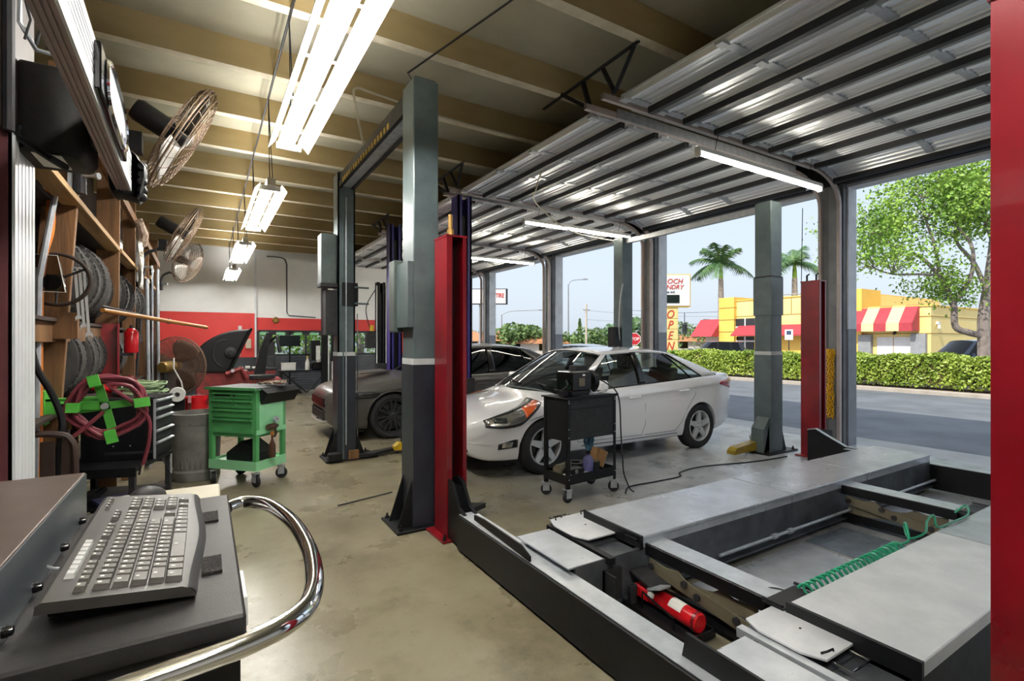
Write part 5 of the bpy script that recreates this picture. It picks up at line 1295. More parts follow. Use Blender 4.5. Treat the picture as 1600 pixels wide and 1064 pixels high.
# black rolling cart
bc_ = thing('utility_cart', 'black steel rolling cart with a machine on top in front of the white sedan', 'cart', (2.94, 3.79, 0), rz=math.radians(4))
W, D = .66, .36; r = .055; zb = 2.35 * r
for x, y in ((0, 0), (W - .035, 0), (0, D - .035), (W - .035, D - .035)):
    MB().box(x, x + .035, y, y + .004, zb, .99).box(x if x < .1 else x + .031, (x + .004) if x < .1 else x + .035, y, y + .035, zb, .99).build('corner_post', M['black_steel'], bc_)
    caster('caster', bc_, x + .02, y + .02, r, rng.uniform(-.6, .6))
sh = MB().box(0, W, 0, D, .20, .212).box(0, W, -.002, .004, .17, .26).box(0, W, D - .004, D, .17, .26).box(-.002, .004, 0, D, .17, .26).box(W - .004, W, 0, D, .17, .26).build('bottom_tray', M['black_steel'], bc_)
MB().box(.03, W - .03, .004, .012, .60, .985).box(.0, W, .008, .014, .59, .62).build('front_panel', M['dark_grey'], bc_)
MB().box(.004, .012, .03, D - .03, .58, .985).build('side_panel', M['black_steel'], bc_)
MB().box(W - .012, W - .004, .03, D - .03, .58, .985).build('side_panel', M['black_steel'], bc_)
MB().box(.02, W - .02, D - .012, D - .004, .60, .985).build('rear_panel', M['black_steel'], bc_)
BX('drawer_seam', M['black_steel'], .035, W - .035, .0, .005, .885, .892, bc_)
MB().box(-.02, W + .02, -.02, D + .02, .985, 1.0).box(-.02, W + .02, -.02, -.012, 1.0, 1.012).build('top', M['black_steel'], bc_, bevel=.003)
for x in (.017, W - .017):
    for z in (.22, .62, .7, .95, .97): 
        q = MB().cyl((x, 0, z), (x, -.004, z), .006, n=6).build('rivet', M['galv'], bc_)
# brake lathe style machine standing on the cart
ml = thing('lathe_machine', 'black boxy electric machine with pale plate on top of the black cart', 'machine', (2.96, 3.80, 1.013), rz=math.radians(4))
BX('base', M['black_steel'], .06, .30, .02, .30, 0, .045, ml, c=.006)
MB().prism([(.02, .045), (.02, .22), (.06, .235), (.24, .235), (.26, .21), (.26, .045)], .07, .32, 'x', None).build('housing', M['black_gloss'], ml, bevel=.008)
BX('spec_plate', M['olive'], .15, .225, .012, .0195, .09, .17, ml); BX('logo_plate', M['white_plastic'], .2, .23, .012, .0195, .19, .205, ml)
BX('side_panel', M['dark_grey'], .3205, .326, .05, .2, .04, .16, ml)
MB().lathe([(0, 0), (.05, 0), (.05, .05), (.035, .055), (.035, .12), (.05, .125), (.05, .15), (0, .15)], 18, TR((.33, .16, .17)) @ RY(PI / 2)).build('spindle', M['alu'], ml, smooth=True)
MB().cyl((.40, .16, .12), (.46, .16, .12), .115, n=24).build('disc_guard', M['black_steel'], ml)
MB().tube(spline([(.33, .1, .15), (.36, .06, .02), (.5, .08, .015), (.52, .14, .02)], 5), .008, n=6).build('handle', M['alu'], ml)
BX('control_box', M['dark_grey'], .30, .46, .22, .34, .22, .28, ml, c=.01); BX('arm', M['black_steel'], .12, .4, .24, .32, .18, .23, ml)
MB().tube(spline([(-.0, .1, .05), (.04, .06, .1), (.06, .1, .15)], 5), .01, n=6).box(-.02, .05, .05, .12, 0, .05).build('side_knob', M['black_plastic'], ml)
tag(MB().tube(spline([(3.45, 3.98, 1.17), (3.56, 3.92, 1.10), (3.62, 3.86, 1.03), (3.645, 3.83, .9), (3.635, 3.8, .6), (3.61, 3.75, .35), (3.62, 3.74, .2), (3.68, 3.72, .05), (3.72, 3.7, .012)], 7), .007, n=6).build('power_cord', M['black_plastic'], smooth=True), 'black power cord hanging down the right side of the black cart', 'cord')
# things on the lower tray
def T0(name, label, cat, x, y, z=.213, a=0.0): 
    p = RZ(math.radians(4)) @ Vector((x, y, 0)); return thing(name, label, cat, (2.94 + p.x, 3.79 + p.y, z), math.radians(4) + a)
t = T0('caulk_sleeve', 'rolled olive tool sleeve lying in the black cart tray', 'sleeve', .10, .22, a=.25); MB().lathe([(0, 0), (.05, 0), (.055, .02), (.05, .2), (.04, .22), (0, .22)], 14, TR((-.06, 0, .055)) @ RY(PI / 2)).build('sleeve', M['olive'], t, smooth=True); MB().cyl((.16, 0, .055), (.2, 0, .055), .03).build('end', M['alu'], t)
t = T0('paper_stack', 'stack of white papers in the black cart tray', 'papers', .2, .12); MB().box(-.14, .16, -.08, .09, 0, .012).box(-.12, .15, -.09, .07, .012, .022).build('sheets', M['paper'], t)
t = T0('tool_case', 'small black tool case on white papers in the cart tray', 'case', .2, .12, .236); BX('body', M['black_plastic'], -.09, .08, -.06, .06, 0, .055, t, c=.01); MB().cyl((-.03, -.065, .03), (-.03, -.06, .03), .02).build('latch', M['alu'], t)
t = T0('lubricant_bottle', 'squat black bottle with purple label in the black cart tray', 'bottle', .385, .12); MB().lathe([(0, 0), (.052, 0), (.055, .01), (.055, .13), (.04, .16), (.02, .175), (.02, .19)], 20).build('bottle', M['purple_label'], t, smooth=True); MB().cyl((0, 0, .19), (0, 0, .215), .024).build('cap', M['black_plastic'], t)
t = T0('tin_can', 'dark square tin beside the cardboard box in the cart tray', 'tin', .48, .12); BX('body', M['dark_grey'], -.035, .04, -.035, .035, 0, .1, t, c=.004); BX('lid', M['olive'], -.037, .042, -.037, .037, .1, .108, t)
t = T0('cardboard_box', 'small cardboard box leaning in the black cart tray', 'box', .56, .19, .25); MB().box(-.06, .06, -.05, .07, 0, .17, M=RY(.45)).build('carton', M['cardboard'], t); MB().box(.06, .063, -.05, .07, 0, .17, M=RY(.45)).build('label', M['paper'], t)
t = T0('coiled_strap', 'coil of black strap at the back of the cart tray', 'strap', .33, .25); MB().lathe([(.05, 0), (.1, 0), (.1, .09), (.05, .09)], 20, closed=True).build('coil', M['black_plastic'], t)
t = T0('shop_towel', 'blue shop towel hanging from the underside of the black cart', 'towel', .47, .2, .42)
G = [[(-.06 + .12 * i / 8 + .015 * math.sin(i * 1.7 + j), .02 * math.sin(i * 2.1 + j * .8), .175 - .2 * j / 6 * (1 - .25 * abs(i - 4) / 4)) for j in range(7)] for i in range(9)]
o = MB().grid(G).build('cloth', M['blue_cloth'], t, smooth=True); o.modifiers.new('s', 'SOLIDIFY').thickness = .006

# green tool cart
gcart = thing('tool_cart', 'green steel tool cart with drawers and open lower shelf on casters', 'cart', (.46, 5.90, 0), rz=math.radians(-47))
# local: -x goes along the drawer face to image left, +y goes along the end panel to the right-back
Lx, Ly, HZ = .62, .44, 1.04
G1, G2 = M['green_cart'], M['green_light']
for x, y in ((-Lx, 0), (-.045, 0), (-Lx, Ly - .045), (-.045, Ly - .045)):
    MB().box(x, x + .045, y, y + .045, .17, HZ - .02).build('corner_post', G1, gcart)
# which faces: drawers on the y=0 side, end panel on the x=0 side
MB().box(-Lx, 0, 0, Ly, .24, .25).box(-Lx, 0, -.004, .004, .17, .27).box(-Lx, 0, Ly - .004, Ly + .004, .17, .27).box(-.004, .004, 0, Ly, .17, .27).box(-Lx - .004, -Lx + .004, 0, Ly, .17, .27).build('bottom_tray', G2, gcart)
MB().box(-Lx + .02, -.02, .012, Ly - .02, .52, HZ - .03).build('cabinet', G1, gcart)
MB().box(-.004, .004, .045, Ly - .045, .60, .90).build('end_panel', G2, gcart)
BX('end_rail', G2, -.006, .006, 0, Ly, .55, .60, gcart)
for z0, z1, xs_ in ((.93, 1.0, ((-Lx + .05, -.05),)), (.83, .92, ((-Lx + .05, -.30), (-.285, -.05))), (.73, .82, ((-Lx + .05, -.05),)), (.56, .72, ((-Lx + .05, -.05),))):
    for a, b_ in xs_:
        d = BX('drawer', G1, a, b_, -.002, .012, z0, z1 - .008, gcart)
        MB().prism([(-.002, z1 - .03), (-.022, z1 - .022), (-.022, z1 - .012), (-.002, z1 - .008)], a, b_, 'x').build('pull', G1, d)
BX('name_badge', M['black_plastic'], -Lx + .08, -Lx + .28, -.006, -.002, .955, .975, gcart)
MB().cyl((-.28, -.002, .965), (-.28, -.008, .965), .012, n=12).build('lock', M['dark_grey'], gcart)
top = MB().box(-Lx - .03, .02, -.03, Ly + .04, HZ - .02, HZ - .004).box(-Lx - .03, .02, -.03, -.022, HZ - .004, HZ + .012).build('top_tray', M['green_cart'], gcart)
BX('top_mat', M['dark_grey'], -Lx - .02, .012, -.02, Ly + .03, HZ - .004, HZ + .006, gcart)
# draped oily cloth hanging over the end
MB().prism([(.0, HZ), (.02, HZ), (.10, HZ - .05), (.02, HZ - .17), (.01, HZ - .14)], .05, Ly + .12, 'y').build('drip_sheet', M['black_plastic'], gcart)
MB().prism([(.16, .86), (.30, HZ - .03), (.44, .90), (.42, .89), (.30, HZ - .06), (.18, .86)], .055, .065, 'y', RZ(PI / 2) @ TR((0, -.07, 0))).build('angle_bracket', G2, gcart)
for a in (-Lx - .06,): MB().box(a, -Lx, .05, Ly - .05, .50, .55).build('side_shelf', G1, gcart)
for i, (x, y) in enumerate(((-Lx + .03, .03), (-.03, .03), (-Lx + .03, Ly - .03), (-.03, Ly - .03))): caster('caster', gcart, x, y, .062, rng.uniform(-.7, .7))
def TG(name, label, cat, x, y, z):
    p = RZ(math.radians(-47)) @ Vector((x, y, 0)); return thing(name, label, cat, (.46 + p.x, 5.90 + p.y, z), math.radians(-47))
t = TG('speaker_box', 'black wedge-shaped plastic box on the green cart lower shelf', 'box', -.26, .2, .251); MB().prism([(-.2, 0), (.2, 0), (.2, .1), (.0, .22), (-.2, .08)], -.13, .13, 'y').build('shell', M['black_plastic'], t, bevel=.01)
t = TG('rag_pile', 'pile of brown greasy rags on top of the green cart', 'rags', -.08, .34, HZ + .007)
for k in range(5):
    G = [[(.16 * (u / 9 - .5) + rng.normal() * .012 + rng.uniform(-.0, .0) + (k - 2) * .03, .13 * (v / 7 - .5) + rng.normal() * .012, .012 + .035 * abs(math.sin(u * 1.3 + k) * math.cos(v * 1.1 + k * 2)) + .004 * k) for v in range(8)] for u in range(10)]
    MB().grid(G).build('rag', M['rag'], t, smooth=True).modifiers.new('s', 'SOLIDIFY').thickness = .004
tag(MB().tube([(.50, 6.35, HZ + .03), (.98, 6.55, HZ + .06)], .006, n=6).build('pry_bar', M['chrome']), 'thin bright rod sticking out beyond the green cart top', 'rod')
t = TG('spray_bottle', 'brown spray bottle hanging on the green cart end', 'bottle', .045, .18, .29)
MB().lathe([(0, 0), (.034, 0), (.036, .02), (.034, .13), (.012, .19), (.012, .24)], 16).build('bottle', M['bottle_brown'], t, smooth=True); MB().cyl((0, 0, .24), (0, 0, .28), .016).build('nozzle', M['orange_hose'], t)
t = TG('impact_gun', 'dark air impact gun hung on the green cart end panel', 'air tool', .03, .14, .60)
MB().lathe([(0, 0), (.03, 0), (.035, .02), (.035, .1), (.02, .12), (.014, .15), (0, .15)], 14, TR((.02, -.03, .02)) @ RX(-PI / 2)).build('body', M['bottle_brown'], t, smooth=True)
MB().lathe([(.012, 0), (.034, 0), (.034, .03), (.012, .03)], 18, TR((.0, .1, .09)) @ RY(PI / 2), closed=True).build('hose_collar', M['galv'], t)
MB().tube(spline([(.02, .05, .02), (.03, .08, -.05), (.02, .06, -.1)], 5), .012, n=6).build('grip', M['bottle_brown'], t)

# trash can with fluted sides
tc = thing('trash_can', 'grey fluted plastic trash can left of the green cart', 'trash can', (-.08, 6.72, 0))
n = 96; mb = MB(); prof = [(.225, 0), (.235, .02), (.235, .1), (.215, .12), (.215, .13), (.22, .15), (.232, .60), (.25, .62), (.255, .66), (.262, .70), (.268, .74), (.25, .742), (.235, .3), (.2, .03)]
rows = []
for i, (r, z) in enumerate(prof):
    fl_ = 1 if .14 < z < .61 and i < 8 else 0
    rows.append([((r + fl_ * .008 * math.cos(28 * 2 * PI * k / n)) * math.cos(2 * PI * k / n), (r + fl_ * .008 * math.cos(28 * 2 * PI * k / n)) * math.sin(2 * PI * k / n), z) for k in range(n + 1)])
mb.grid(rows).build('bin', M['trash'], tc, smooth=True, ang=30)
MB().lathe([(0, .025), (.2, .025)], 32).build('bin_floor', M['trash'], tc)
for k in range(3): MB().box(-.12, .1, -.1, .12, .5 + k * .05, .51 + k * .05, M=RZ(k) @ RX(.3 * (k - 1))).build('litter', M['cardboard' if k % 2 else 'paper'], tc)

# black tool chest standing on a low steel bench
CHX = Matrix.Translation((-.354, 5.14, 0)) @ RZ(math.radians(-17))
def CH(p): v = CHX @ Vector(p); return (v.x, v.y, v.z)
cx = thing('tool_chest', 'black tool chest with grey-edged drawers left of the trash can', 'tool chest', CH((0, 0, .56)), rz=math.radians(-17))
BX('body', M['black_steel'], -.53, -.012, 0, .36, .0, .50, cx, c=.004)
BX('top_plate', M['dark_grey'], -.535, .0, -.004, .365, .50, .515, cx)
for z0, z1 in ((.43, .495), (.36, .42), (.25, .35), (.15, .24), (.06, .14)):
    d = BX('drawer', M['dark_grey'], -.012, .0, .012, .35, z0, z1, cx)
    MB().prism([(.0, z1 - .026), (.02, z1 - .018), (.02, z1 - .006), (.0, z1)], .02, .345, 'y').build('pull', M['galv'], d)
MB().box(-.012, .003, -.005, .006, .0, .50).build('corner_post', M['galv'], cx)
for k in range(3): MB().cyl((-.3 + .12 * k, -.003, .12), (-.3 + .12 * k, 0, .12), .006, n=6).build('rivet', M['galv'], cx)
BX('hinge_strip', M['dark_grey'], -.36, -.02, -.004, 0, .05, .07, cx)
st = thing('steel_stand', 'low black steel bench under the black tool chest', 'bench', CH((0, 0, 0)), rz=math.radians(-17))
MB().box(-.62, .0, -.34, .38, .535, .558).box(-.62, .0, -.345, -.335, .50, .57).build('top', M['black_steel'], st)
BX('lower_shelf', M['black_steel'], -.60, -.02, -.3, .36, .24, .26, st)
for x, y in ((-.60, -.32), (-.03, -.32), (-.60, .35), (-.03, .35)): BX('leg', M['dark_grey'] if x > -.1 else M['black_steel'], x - .02, x + .02, y - .02, y + .02, 0, .535, st)
MB().prism([(.0, .35), (.0, .53), (-.1, .53)], .33, .345, 'y').build('corner_brace', M['galv'], st)
t = thing('spray_can', 'white bottle with blue label standing on the bench edge before the black chest', 'bottle', CH((-.50, -.24, .558)))
MB().lathe([(0, 0), (.036, 0), (.038, .008), (.038, .14), (.03, .165), (.012, .178), (.012, .19), (0, .19)], 20).build('bottle', M['white_plastic'], t, smooth=True); MB().lathe([(.0386, .065), (.0386, .12)], 20).build('label', M['blue_label'], t); MB().cyl((0, 0, .19), (0, 0, .205), .014).build('cap', M['beige'], t)
t = thing('clip_binder', 'dark purple binder lying on the bench lower shelf', 'binder', CH((-.22, -.12, .262)), rz=.4); MB().box(-.14, .14, -.09, .09, 0, .03).build('cover', M['purple_label'], t); MB().box(-.135, .135, -.085, .085, .004, .026).build('pages', M['maroon'], t)
t = thing('vise_clamp', 'dark iron clamp lying on the bench lower shelf', 'clamp', CH((-.45, -.1, .262)), rz=.9); MB().box(-.13, .1, -.03, .03, 0, .05).cyl((.1, 0, .03), (.17, 0, .06), .025).build('frame', M['dark_grey'], t); MB().cyl((-.1, -.08, .04), (-.1, .08, .04), .008).build('handle', M['galv'], t)
# coil of pale green cord on the chest
pts = []
for k in range(9):
    for i in range(14):
        a = 2 * PI * i / 14 + k * .35; pts.append(((.17 + .025 * math.sin(k * 2.1)) * math.cos(a) + .02 * math.sin(k * 1.3), (.13 + .025 * math.cos(k)) * math.sin(a), .012 + .011 * k + .02 * abs(math.sin(a * 2 + k))))
o = MB().tube(pts, .007, n=5).build('cord_coil', M['pale_green_cord'], smooth=True); o.location = CH((-.19, .19, 1.078)); tag(o, 'tangled coil of pale green cord on the black tool chest', 'cord')
# red press jack standing on the chest
rj = thing('red_jack', 'red steel press jack with chrome handle socket on the black tool chest', 'jack', CH((-.45, .22, 1.076)), rz=.1)
MB().box(-.09, -.075, -.06, .06, .02, .62).box(.075, .09, -.06, .06, .02, .62).box(-.09, .09, .045, .06, .02, .62).build('column', M['red_dark'], rj)
MB().tube([(-.10, -.1, .10), (-.02, -.12, .08), (.12, -.12, .06), (.20, -.06, .11)], .036, n=10).build('base_arm', M['red_bright'], rj, smooth=True)
MB().tube([(.08, -.18, .02), (.14, -.13, .09), (.18, -.1, .16)], .036, n=10).build('lever_housing', M['dull_red'], rj, smooth=True)
MB().cyl((.06, -.2, .03), (.13, -.13, .10), .026, n=12).build('handle_socket', M['chrome'], rj, smooth=True)
BX('foot', M['dull_red'], -.08, .16, -.1, .08, 0, .02, rj)

# floor fan seen from behind
def fan(name, label, loc, rot, R, wire, motor, blade, group, rings=9, spokes=26, deep=.16):
    t = thing(name, label, 'fan', loc, rot=rot, group=group)     # local +z = direction of the air
    mb = MB()
    for k in range(rings):
        r = R * (.22 + .78 * k / (rings - 1)); q = 1 - (r / R) ** 2
        for s in (1, -1):
            z = s * (deep * .5 * q ** .5 * .9 + .02) + (.0)
            mb.tube([(r * math.cos(a), r * math.sin(a), z) for a in np.linspace(0, 2 * PI, 37)[:-1]], .0022 * R / .38 + .0008, n=4, closed=True)
    mb.build('guard_rings', wire, t)['kind'] = 'stuff'
    mb = MB()
    for k in range(spokes):
        a = 2 * PI * k / spokes; P = []
        for f in np.linspace(.2, 1, 6): P.append((R * f * math.cos(a), R * f * math.sin(a), deep * .45 * (1 - f * f) ** .5 + .02))
        P2 = [(x, y, -z) for x, y, z in P[::-1]]
        mb.tube(P + P2, .0017 * R / .38 + .0006, n=4)
    mb.build('guard_spokes', wire, t)['kind'] = 'stuff'
    MB().tube([(R * math.cos(a), R * math.sin(a), 0) for a in np.linspace(0, 2 * PI, 49)[:-1]], .007, n=6, closed=True).build('guard_rim', wire, t)
    for k in range(3):
        G = []
        for i in range(7):
            f = .16 + .76 * i / 6; ww = .34 + .32 * math.sin(PI * i / 6.5)
            G.append([(R * f * math.cos(2 * PI * k / 3 + ww * (v - .5) * 2), R * f * math.sin(2 * PI * k / 3 + ww * (v - .5) * 2), .05 * (v - .5) * 1.4) for v in np.linspace(0, 1, 6)])
        o = MB().grid(G).build('blade', blade, t, smooth=True); o.modifiers.new('s', 'SOLIDIFY').thickness = .003
    MB().lathe([(0, .04), (R * .16, .03), (R * .16, -.04), (R * .12, -.05)], 16).build('hub', motor, t, smooth=True)
    MB().lathe([(R * .12, -.06), (R * .18, -.08), (R * .19, -.11), (R * .19, -.27), (R * .16, -.295), (0, -.30)], 20).build('motor', motor, t, smooth=True)
    return t
FG = 'black wall fans on the timber rack'
def aim(d): return Vector(d).to_track_quat('Z', 'Y').to_euler()
def fan_mount(t_name, label, p_wall, p_fan):
    m = thing(t_name, label, 'bracket', p_wall, group='curved pipe brackets of the wall fans')
    v = Vector(p_fan) - Vector(p_wall)
    MB().tube(spline([(0, 0, -.0), (0.03, 0, .10), (.12, .0, .16), (v.x * .55, v.y * .6, .17), (v.x * .8, v.y, v.z * .8)], 6), .018, n=8).build('pipe', M['dark_grey'], m, smooth=True)
    MB().cyl((0, 0, -.16), (0, 0, .02), .032, n=12).build('socket', M['dark_grey'], m)
    MB().cyl((.02, -.02, -.05), (.09, -.05, -.05), .012, n=8).cyl((.09, -.05, -.05), (.10, -.055, -.05), .022, n=8).build('thumb_screw', M['galv'], m)
    BX('wall_plate', M['galv'], -.05, -.035, -.05, .05, -.22, .10, m)
    MB().box(v.x * .8 - .03, v.x * .8 + .05, v.y - .05, v.y + .05, v.z * .8 - .05, v.z * .8 + .08).build('yoke', M['black_steel'], m)
    return m
f1 = fan('wall_fan', 'largest wall fan, nearest the silver sensor beam', (-.135, 4.10, 2.93), aim((.86, .10, -.46)), .385, M['fan_wire'], M['black_plastic'], M['fan_blade'], FG)
fan_mount('fan_bracket', 'curved pipe bracket of the nearest wall fan', (-.66, 4.05, 2.62), (-.34, 4.14, 2.9))
fan('wall_fan', 'second wall fan with dark motor, above the poster sheet', (-.22, 7.4, 2.86), aim((.86, .05, -.46)), .385, M['fan_wire'], M['black_plastic'], M['fan_blade'], FG)
fan_mount('fan_bracket', 'curved pipe bracket of the second wall fan', (-.62, 7.2, 2.45), (-.4, 7.4, 2.75))
fan('wall_fan', 'farthest wall fan, turned most towards the camera', (-.26, 10.9, 2.98), aim((.80, -.42, -.36)), .385, M['fan_wire'], M['black_plastic'], M['fan_blade'], FG)
fan_mount('fan_bracket', 'pipe bracket of the farthest wall fan', (-.66, 10.8, 2.60), (-.42, 11.0, 2.8))
pf = fan('pedestal_fan', 'brown pedestal fan with gold motor seen from behind', (-.33, 8.3, 1.20), aim((.52, .85, .02)), .40, M['fan_brown'], M['gold_motor'], M['fan_brown'], None, rings=16, spokes=72)
pf['label'] = 'brown pedestal fan with gold motor seen from behind, beyond the trash can'
Mi = pf.rotation_euler.to_matrix().inverted().to_4x4()
o = MB().cyl(tuple(Mi @ Vector((-.12, -.2, -.05))), tuple(Mi @ Vector((-.12, -.2, -1.17))), .022).cyl(tuple(Mi @ Vector((-.12, -.2, -1.17))), tuple(Mi @ Vector((-.12, -.2, -1.2))), .25, n=24).build('stand', M['dark_grey'], pf)
MB().tube([tuple(Mi @ Vector(p)) for p in ((-.02, -.3, .12), (-.02, -.31, -.02), (.06, -.26, -.2), (.08, -.24, -.32))], .01, n=6).build('yoke', M['white_plastic'], pf)
# red bucket
rb = thing('bucket', 'bright red plastic bucket behind the trash can', 'bucket', (-.10, 8.55, 0)); 
MB().lathe([(0, .01), (.13, .0), (.135, .01), (.165, .70), (.175, .70), (.175, .74), (.16, .74), (.13, .05)], 28).build('pail', M['red_bright'], rb, smooth=True)
MB().tube([(.17 * math.cos(a), .17 * math.sin(a), .70 + .05 * math.sin(a)) for a in np.linspace(0, PI, 9)], .004, n=5).build('bail', M['galv'], rb)
for k in range(6): MB().box(-.1 + .03 * k, -.06 + .03 * k, -.1, .1, .66, .80, M=RZ(k) @ RX(.4)).build('scrap', M['dull_red'], rb)
pt = thing('paper_towel_roll', 'white roll on a black stand beside the red bucket', 'roll', (-.30, 7.85, 0)); BX('stand', M['black_steel'], -.08, .08, -.06, .06, 0, .78, pt); MB().lathe([(.03, -.06), (.09, -.06), (.09, .06), (.03, .06)], 22, TR((0, -.12, .86)) @ RX(PI / 2), closed=True).build('roll', M['white_plastic'], pt)
BX('side_rail', M['black_steel'], -.1, .02, -.1, .06, .78, .84, pt)
# wheel balancer with raised hood
wbal = thing('wheel_balancer', 'wheel balancer with a big black raised hood and red base by the red wall', 'wheel balancer', (.35, 11.3, 0))
BX('cabinet', M['dull_red'], -.5, .4, -.1, .5, 0, .95, wbal, c=.02)
arc = [(-.62, .95)] + [(-.62 + .98 * (1 - math.cos(a)) , .95 + .82 * math.sin(a)) for a in np.linspace(.12, PI / 2, 10)] + [(.42, 1.78), (.02, .92)]
MB().prism([(x, z) for x, z in arc], -.14, .12, 'y').build('hood', M['black_plastic'], wbal, bevel=.03)
MB().prism([(.42, 1.80), (.46, 1.78), (.06, .88), (.02, .90)], -.18, .14, 'y').build('hood_rim', M['black_gloss'], wbal)
MB().tube([(-.02 + .20 * math.cos(a), -.16, 1.30 + .26 * math.sin(a)) for a in np.linspace(PI * .45, PI * 1.45, 12)], .012, n=6).build('hood_ring', M['dark_grey'], wbal)
MB().lathe([(.0, 0), (.1, 0), (.1, .06), (.04, .08), (0, .08)], 16, TR((.08, -.15, 1.32)) @ RX(PI / 2)).build('hood_boss', M['dark_grey'], wbal)
MB().cyl((.1, -.1, .95), (.1, -.45, .98), .03).build('shaft', M['galv'], wbal)
MB().tube([(.0, -.2, .9), (.25, -.2, 1.0), (.35, -.2, .8)], .05, n=8).build('arm', M['dull_red'], wbal)
tchg = thing('tyre_changer', 'grimy red tyre changer with dark swing arm by the far red wall', 'tyre changer', (1.0, 12.0, 0))
BX('base', M['dull_red'], -.4, .4, -.3, .3, 0, .75, tchg, c=.02); MB().cyl((0, -.1, .75), (0, -.1, .82), .3, n=24).build('turntable', M['dark_grey'], tchg)
MB().prism([(-.1, .75), (.12, .75), (.18, 1.35), (.28, 1.7), (.16, 1.72), (.02, 1.35)], .15, .3, 'y').build('column', M['black_steel'], tchg); MB().tube([(.2, .2, 1.5), (.35, .1, 1.65), (.4, .0, 1.3)], .04, n=8).build('swing_arm', M['black_steel'], tchg)
# work bench and gear along the far wall
wbn = thing('workbench', 'low bench with red drawers and white bits on top by the far wall', 'bench', (1.15, 15.9, 0)); BX('top', M['dark_grey'], -.6, .6, -.3, .35, .72, .77, wbn); BX('drawer', M['dull_red'], -.35, .55, -.32, -.28, .5, .70, wbn); BX('body', M['black_steel'], -.55, .55, -.28, .33, 0, .72, wbn)
for k in range(4):
    o = MB().box(-.06, .06, -.04, .04, 0, .05 + .02 * (k % 2), c=.01).build('parts_pack', M['white_plastic']); o.location = (.85 + .17 * k, 15.8, .77); tag(o, 'small white parts pack on the bench by the far wall', 'pack', 'white parts packs on the far bench')
wl = thing('wall_tube', 'white upright tube on the red far wall', 'tube', (.88, 16.72, 0)); MB().cyl((0, 0, 1.55), (0, 0, 1.98), .05).build('tube', M['white_plastic'], wl); MB().cyl((0, 0, 1.1), (0, 0, 1.55), .015).build('stem', M['galv'], wl); MB().tube([(-.45, 0, 1.42), (0, 0, 1.45)], .025, n=6).build('red_pipe', M['red_dark'], wl)
sb = BX('switch_box', M['beige'], -.07, .07, -.08, 0, -.14, .14); sb.location = (1.1, FY - .001, 1.46); tag(sb, 'small beige switch box on the red far wall', 'switch box')
clk = MB().lathe([(0, 0), (.09, 0), (.10, .02), (.07, .04), (.05, .02), (0, .02)], 22, RX(PI / 2)).build('wall_bell', M['gold_bronze'], smooth=True); clk.location = (1.85, FY + .06, 2.17); tag(clk, 'round bronze bell above the far window', 'bell')
mon = thing('monitor_stand', 'dark flat monitor on a thin black pole before the far window', 'monitor', (2.15, 16.1, 0)); BX('screen', M['screen'], -.28, .28, -.03, .03, 1.38, 1.70, mon, c=.01); MB().cyl((0, .04, 0), (0, .04, 1.85), .025).build('pole', M['black_steel'], mon); BX('foot', M['black_steel'], -.3, .3, -.2, .2, 0, .04, mon)
pb_ = thing('back_panel', 'dark grey flat panel leaning before the far window', 'panel', (1.62, 16.3, 0)); BX('board', M['dark_grey'], -.2, .15, -.02, .02, 1.1, 1.52, pb_); BX('leg', M['dark_grey'], -.2, -.17, -.02, .02, 0, 1.1, pb_); BX('leg', M['dark_grey'], .12, .15, -.02, .02, 0, 1.1, pb_)
tb = thing('service_table', 'black service table with crossed legs before the slatted wall', 'table', (2.6, 15.6, 0)); BX('top', M['black_steel'], -.8, .5, -.25, .25, .66, .70, tb)
for a, b_ in (((-.75, -.2), (-.1, -.2)), ((.45, -.2), (-.1, -.2))): MB().tube([(a[0], a[1], .66), (b_[0], b_[1], .05)], .02, n=6).build('brace', M['black_steel'], tb)
for x in (-.75, .45): BX('leg', M['black_steel'], x - .02, x + .02, -.2, .2, 0, .66, tb)
def on_table(name, label, cat, x, build):
    t = thing(name, label, cat, (2.6 + x, 15.5, .70)); build(t); return t
on_table('parts_box', 'white box on the black service table', 'box', -.55, lambda t: (BX('box', M['white_plastic'], -.2, .16, -.1, .1, 0, .2, t, c=.01), BX('lid', M['paper'], -.21, .17, -.11, .11, .2, .215, t)))
on_table('oil_bottle', 'white bottle on the black service table', 'bottle', -.06, lambda t: (MB().lathe([(0, 0), (.06, 0), (.065, .02), (.06, .22), (.02, .32), (.02, .36), (0, .36)], 14).build('bottle', M['white_plastic'], t, smooth=True), MB().cyl((0, 0, .36), (0, 0, .4), .03).build('cap', M['yellow_paint'], t)))
on_table('grinder', 'dark bench grinder on the black service table', 'bench grinder', .2, lambda t: (BX('body', M['black_plastic'], -.14, .14, -.08, .08, 0, .22, t, c=.02), MB().cyl((-.2, 0, .14), (-.15, 0, .14), .1).build('wheel', M['dark_grey'], t), MB().cyl((.15, 0, .14), (.2, 0, .14), .1).build('wheel', M['galv'], t)))
on_table('helmet', 'pale welding hood resting on the bench grinder', 'helmet', .32, lambda t: (MB().lathe([(.13, .0), (.14, .06), (.12, .13), (.06, .17), (0, .18)], 16, TR((0, 0, .22))).build('shell', M['white_plastic'], t, smooth=True), BX('visor', M['paper'], .02, .16, -.09, .09, .12, .23, t)))
for k in range(4):
    tag(MB().tube(spline([(1.34 + .02 * k, 16.6, 1.15 - .05 * k), (1.4 + .06 * k, 16.5, .7), (1.36 + .08 * k, 16.5, .0)], 5), .008, n=5).build('hanging_cable', M['galv']), 'grey cable hanging by the far wall corner', 'cable', 'grey cables at the far wall corner')
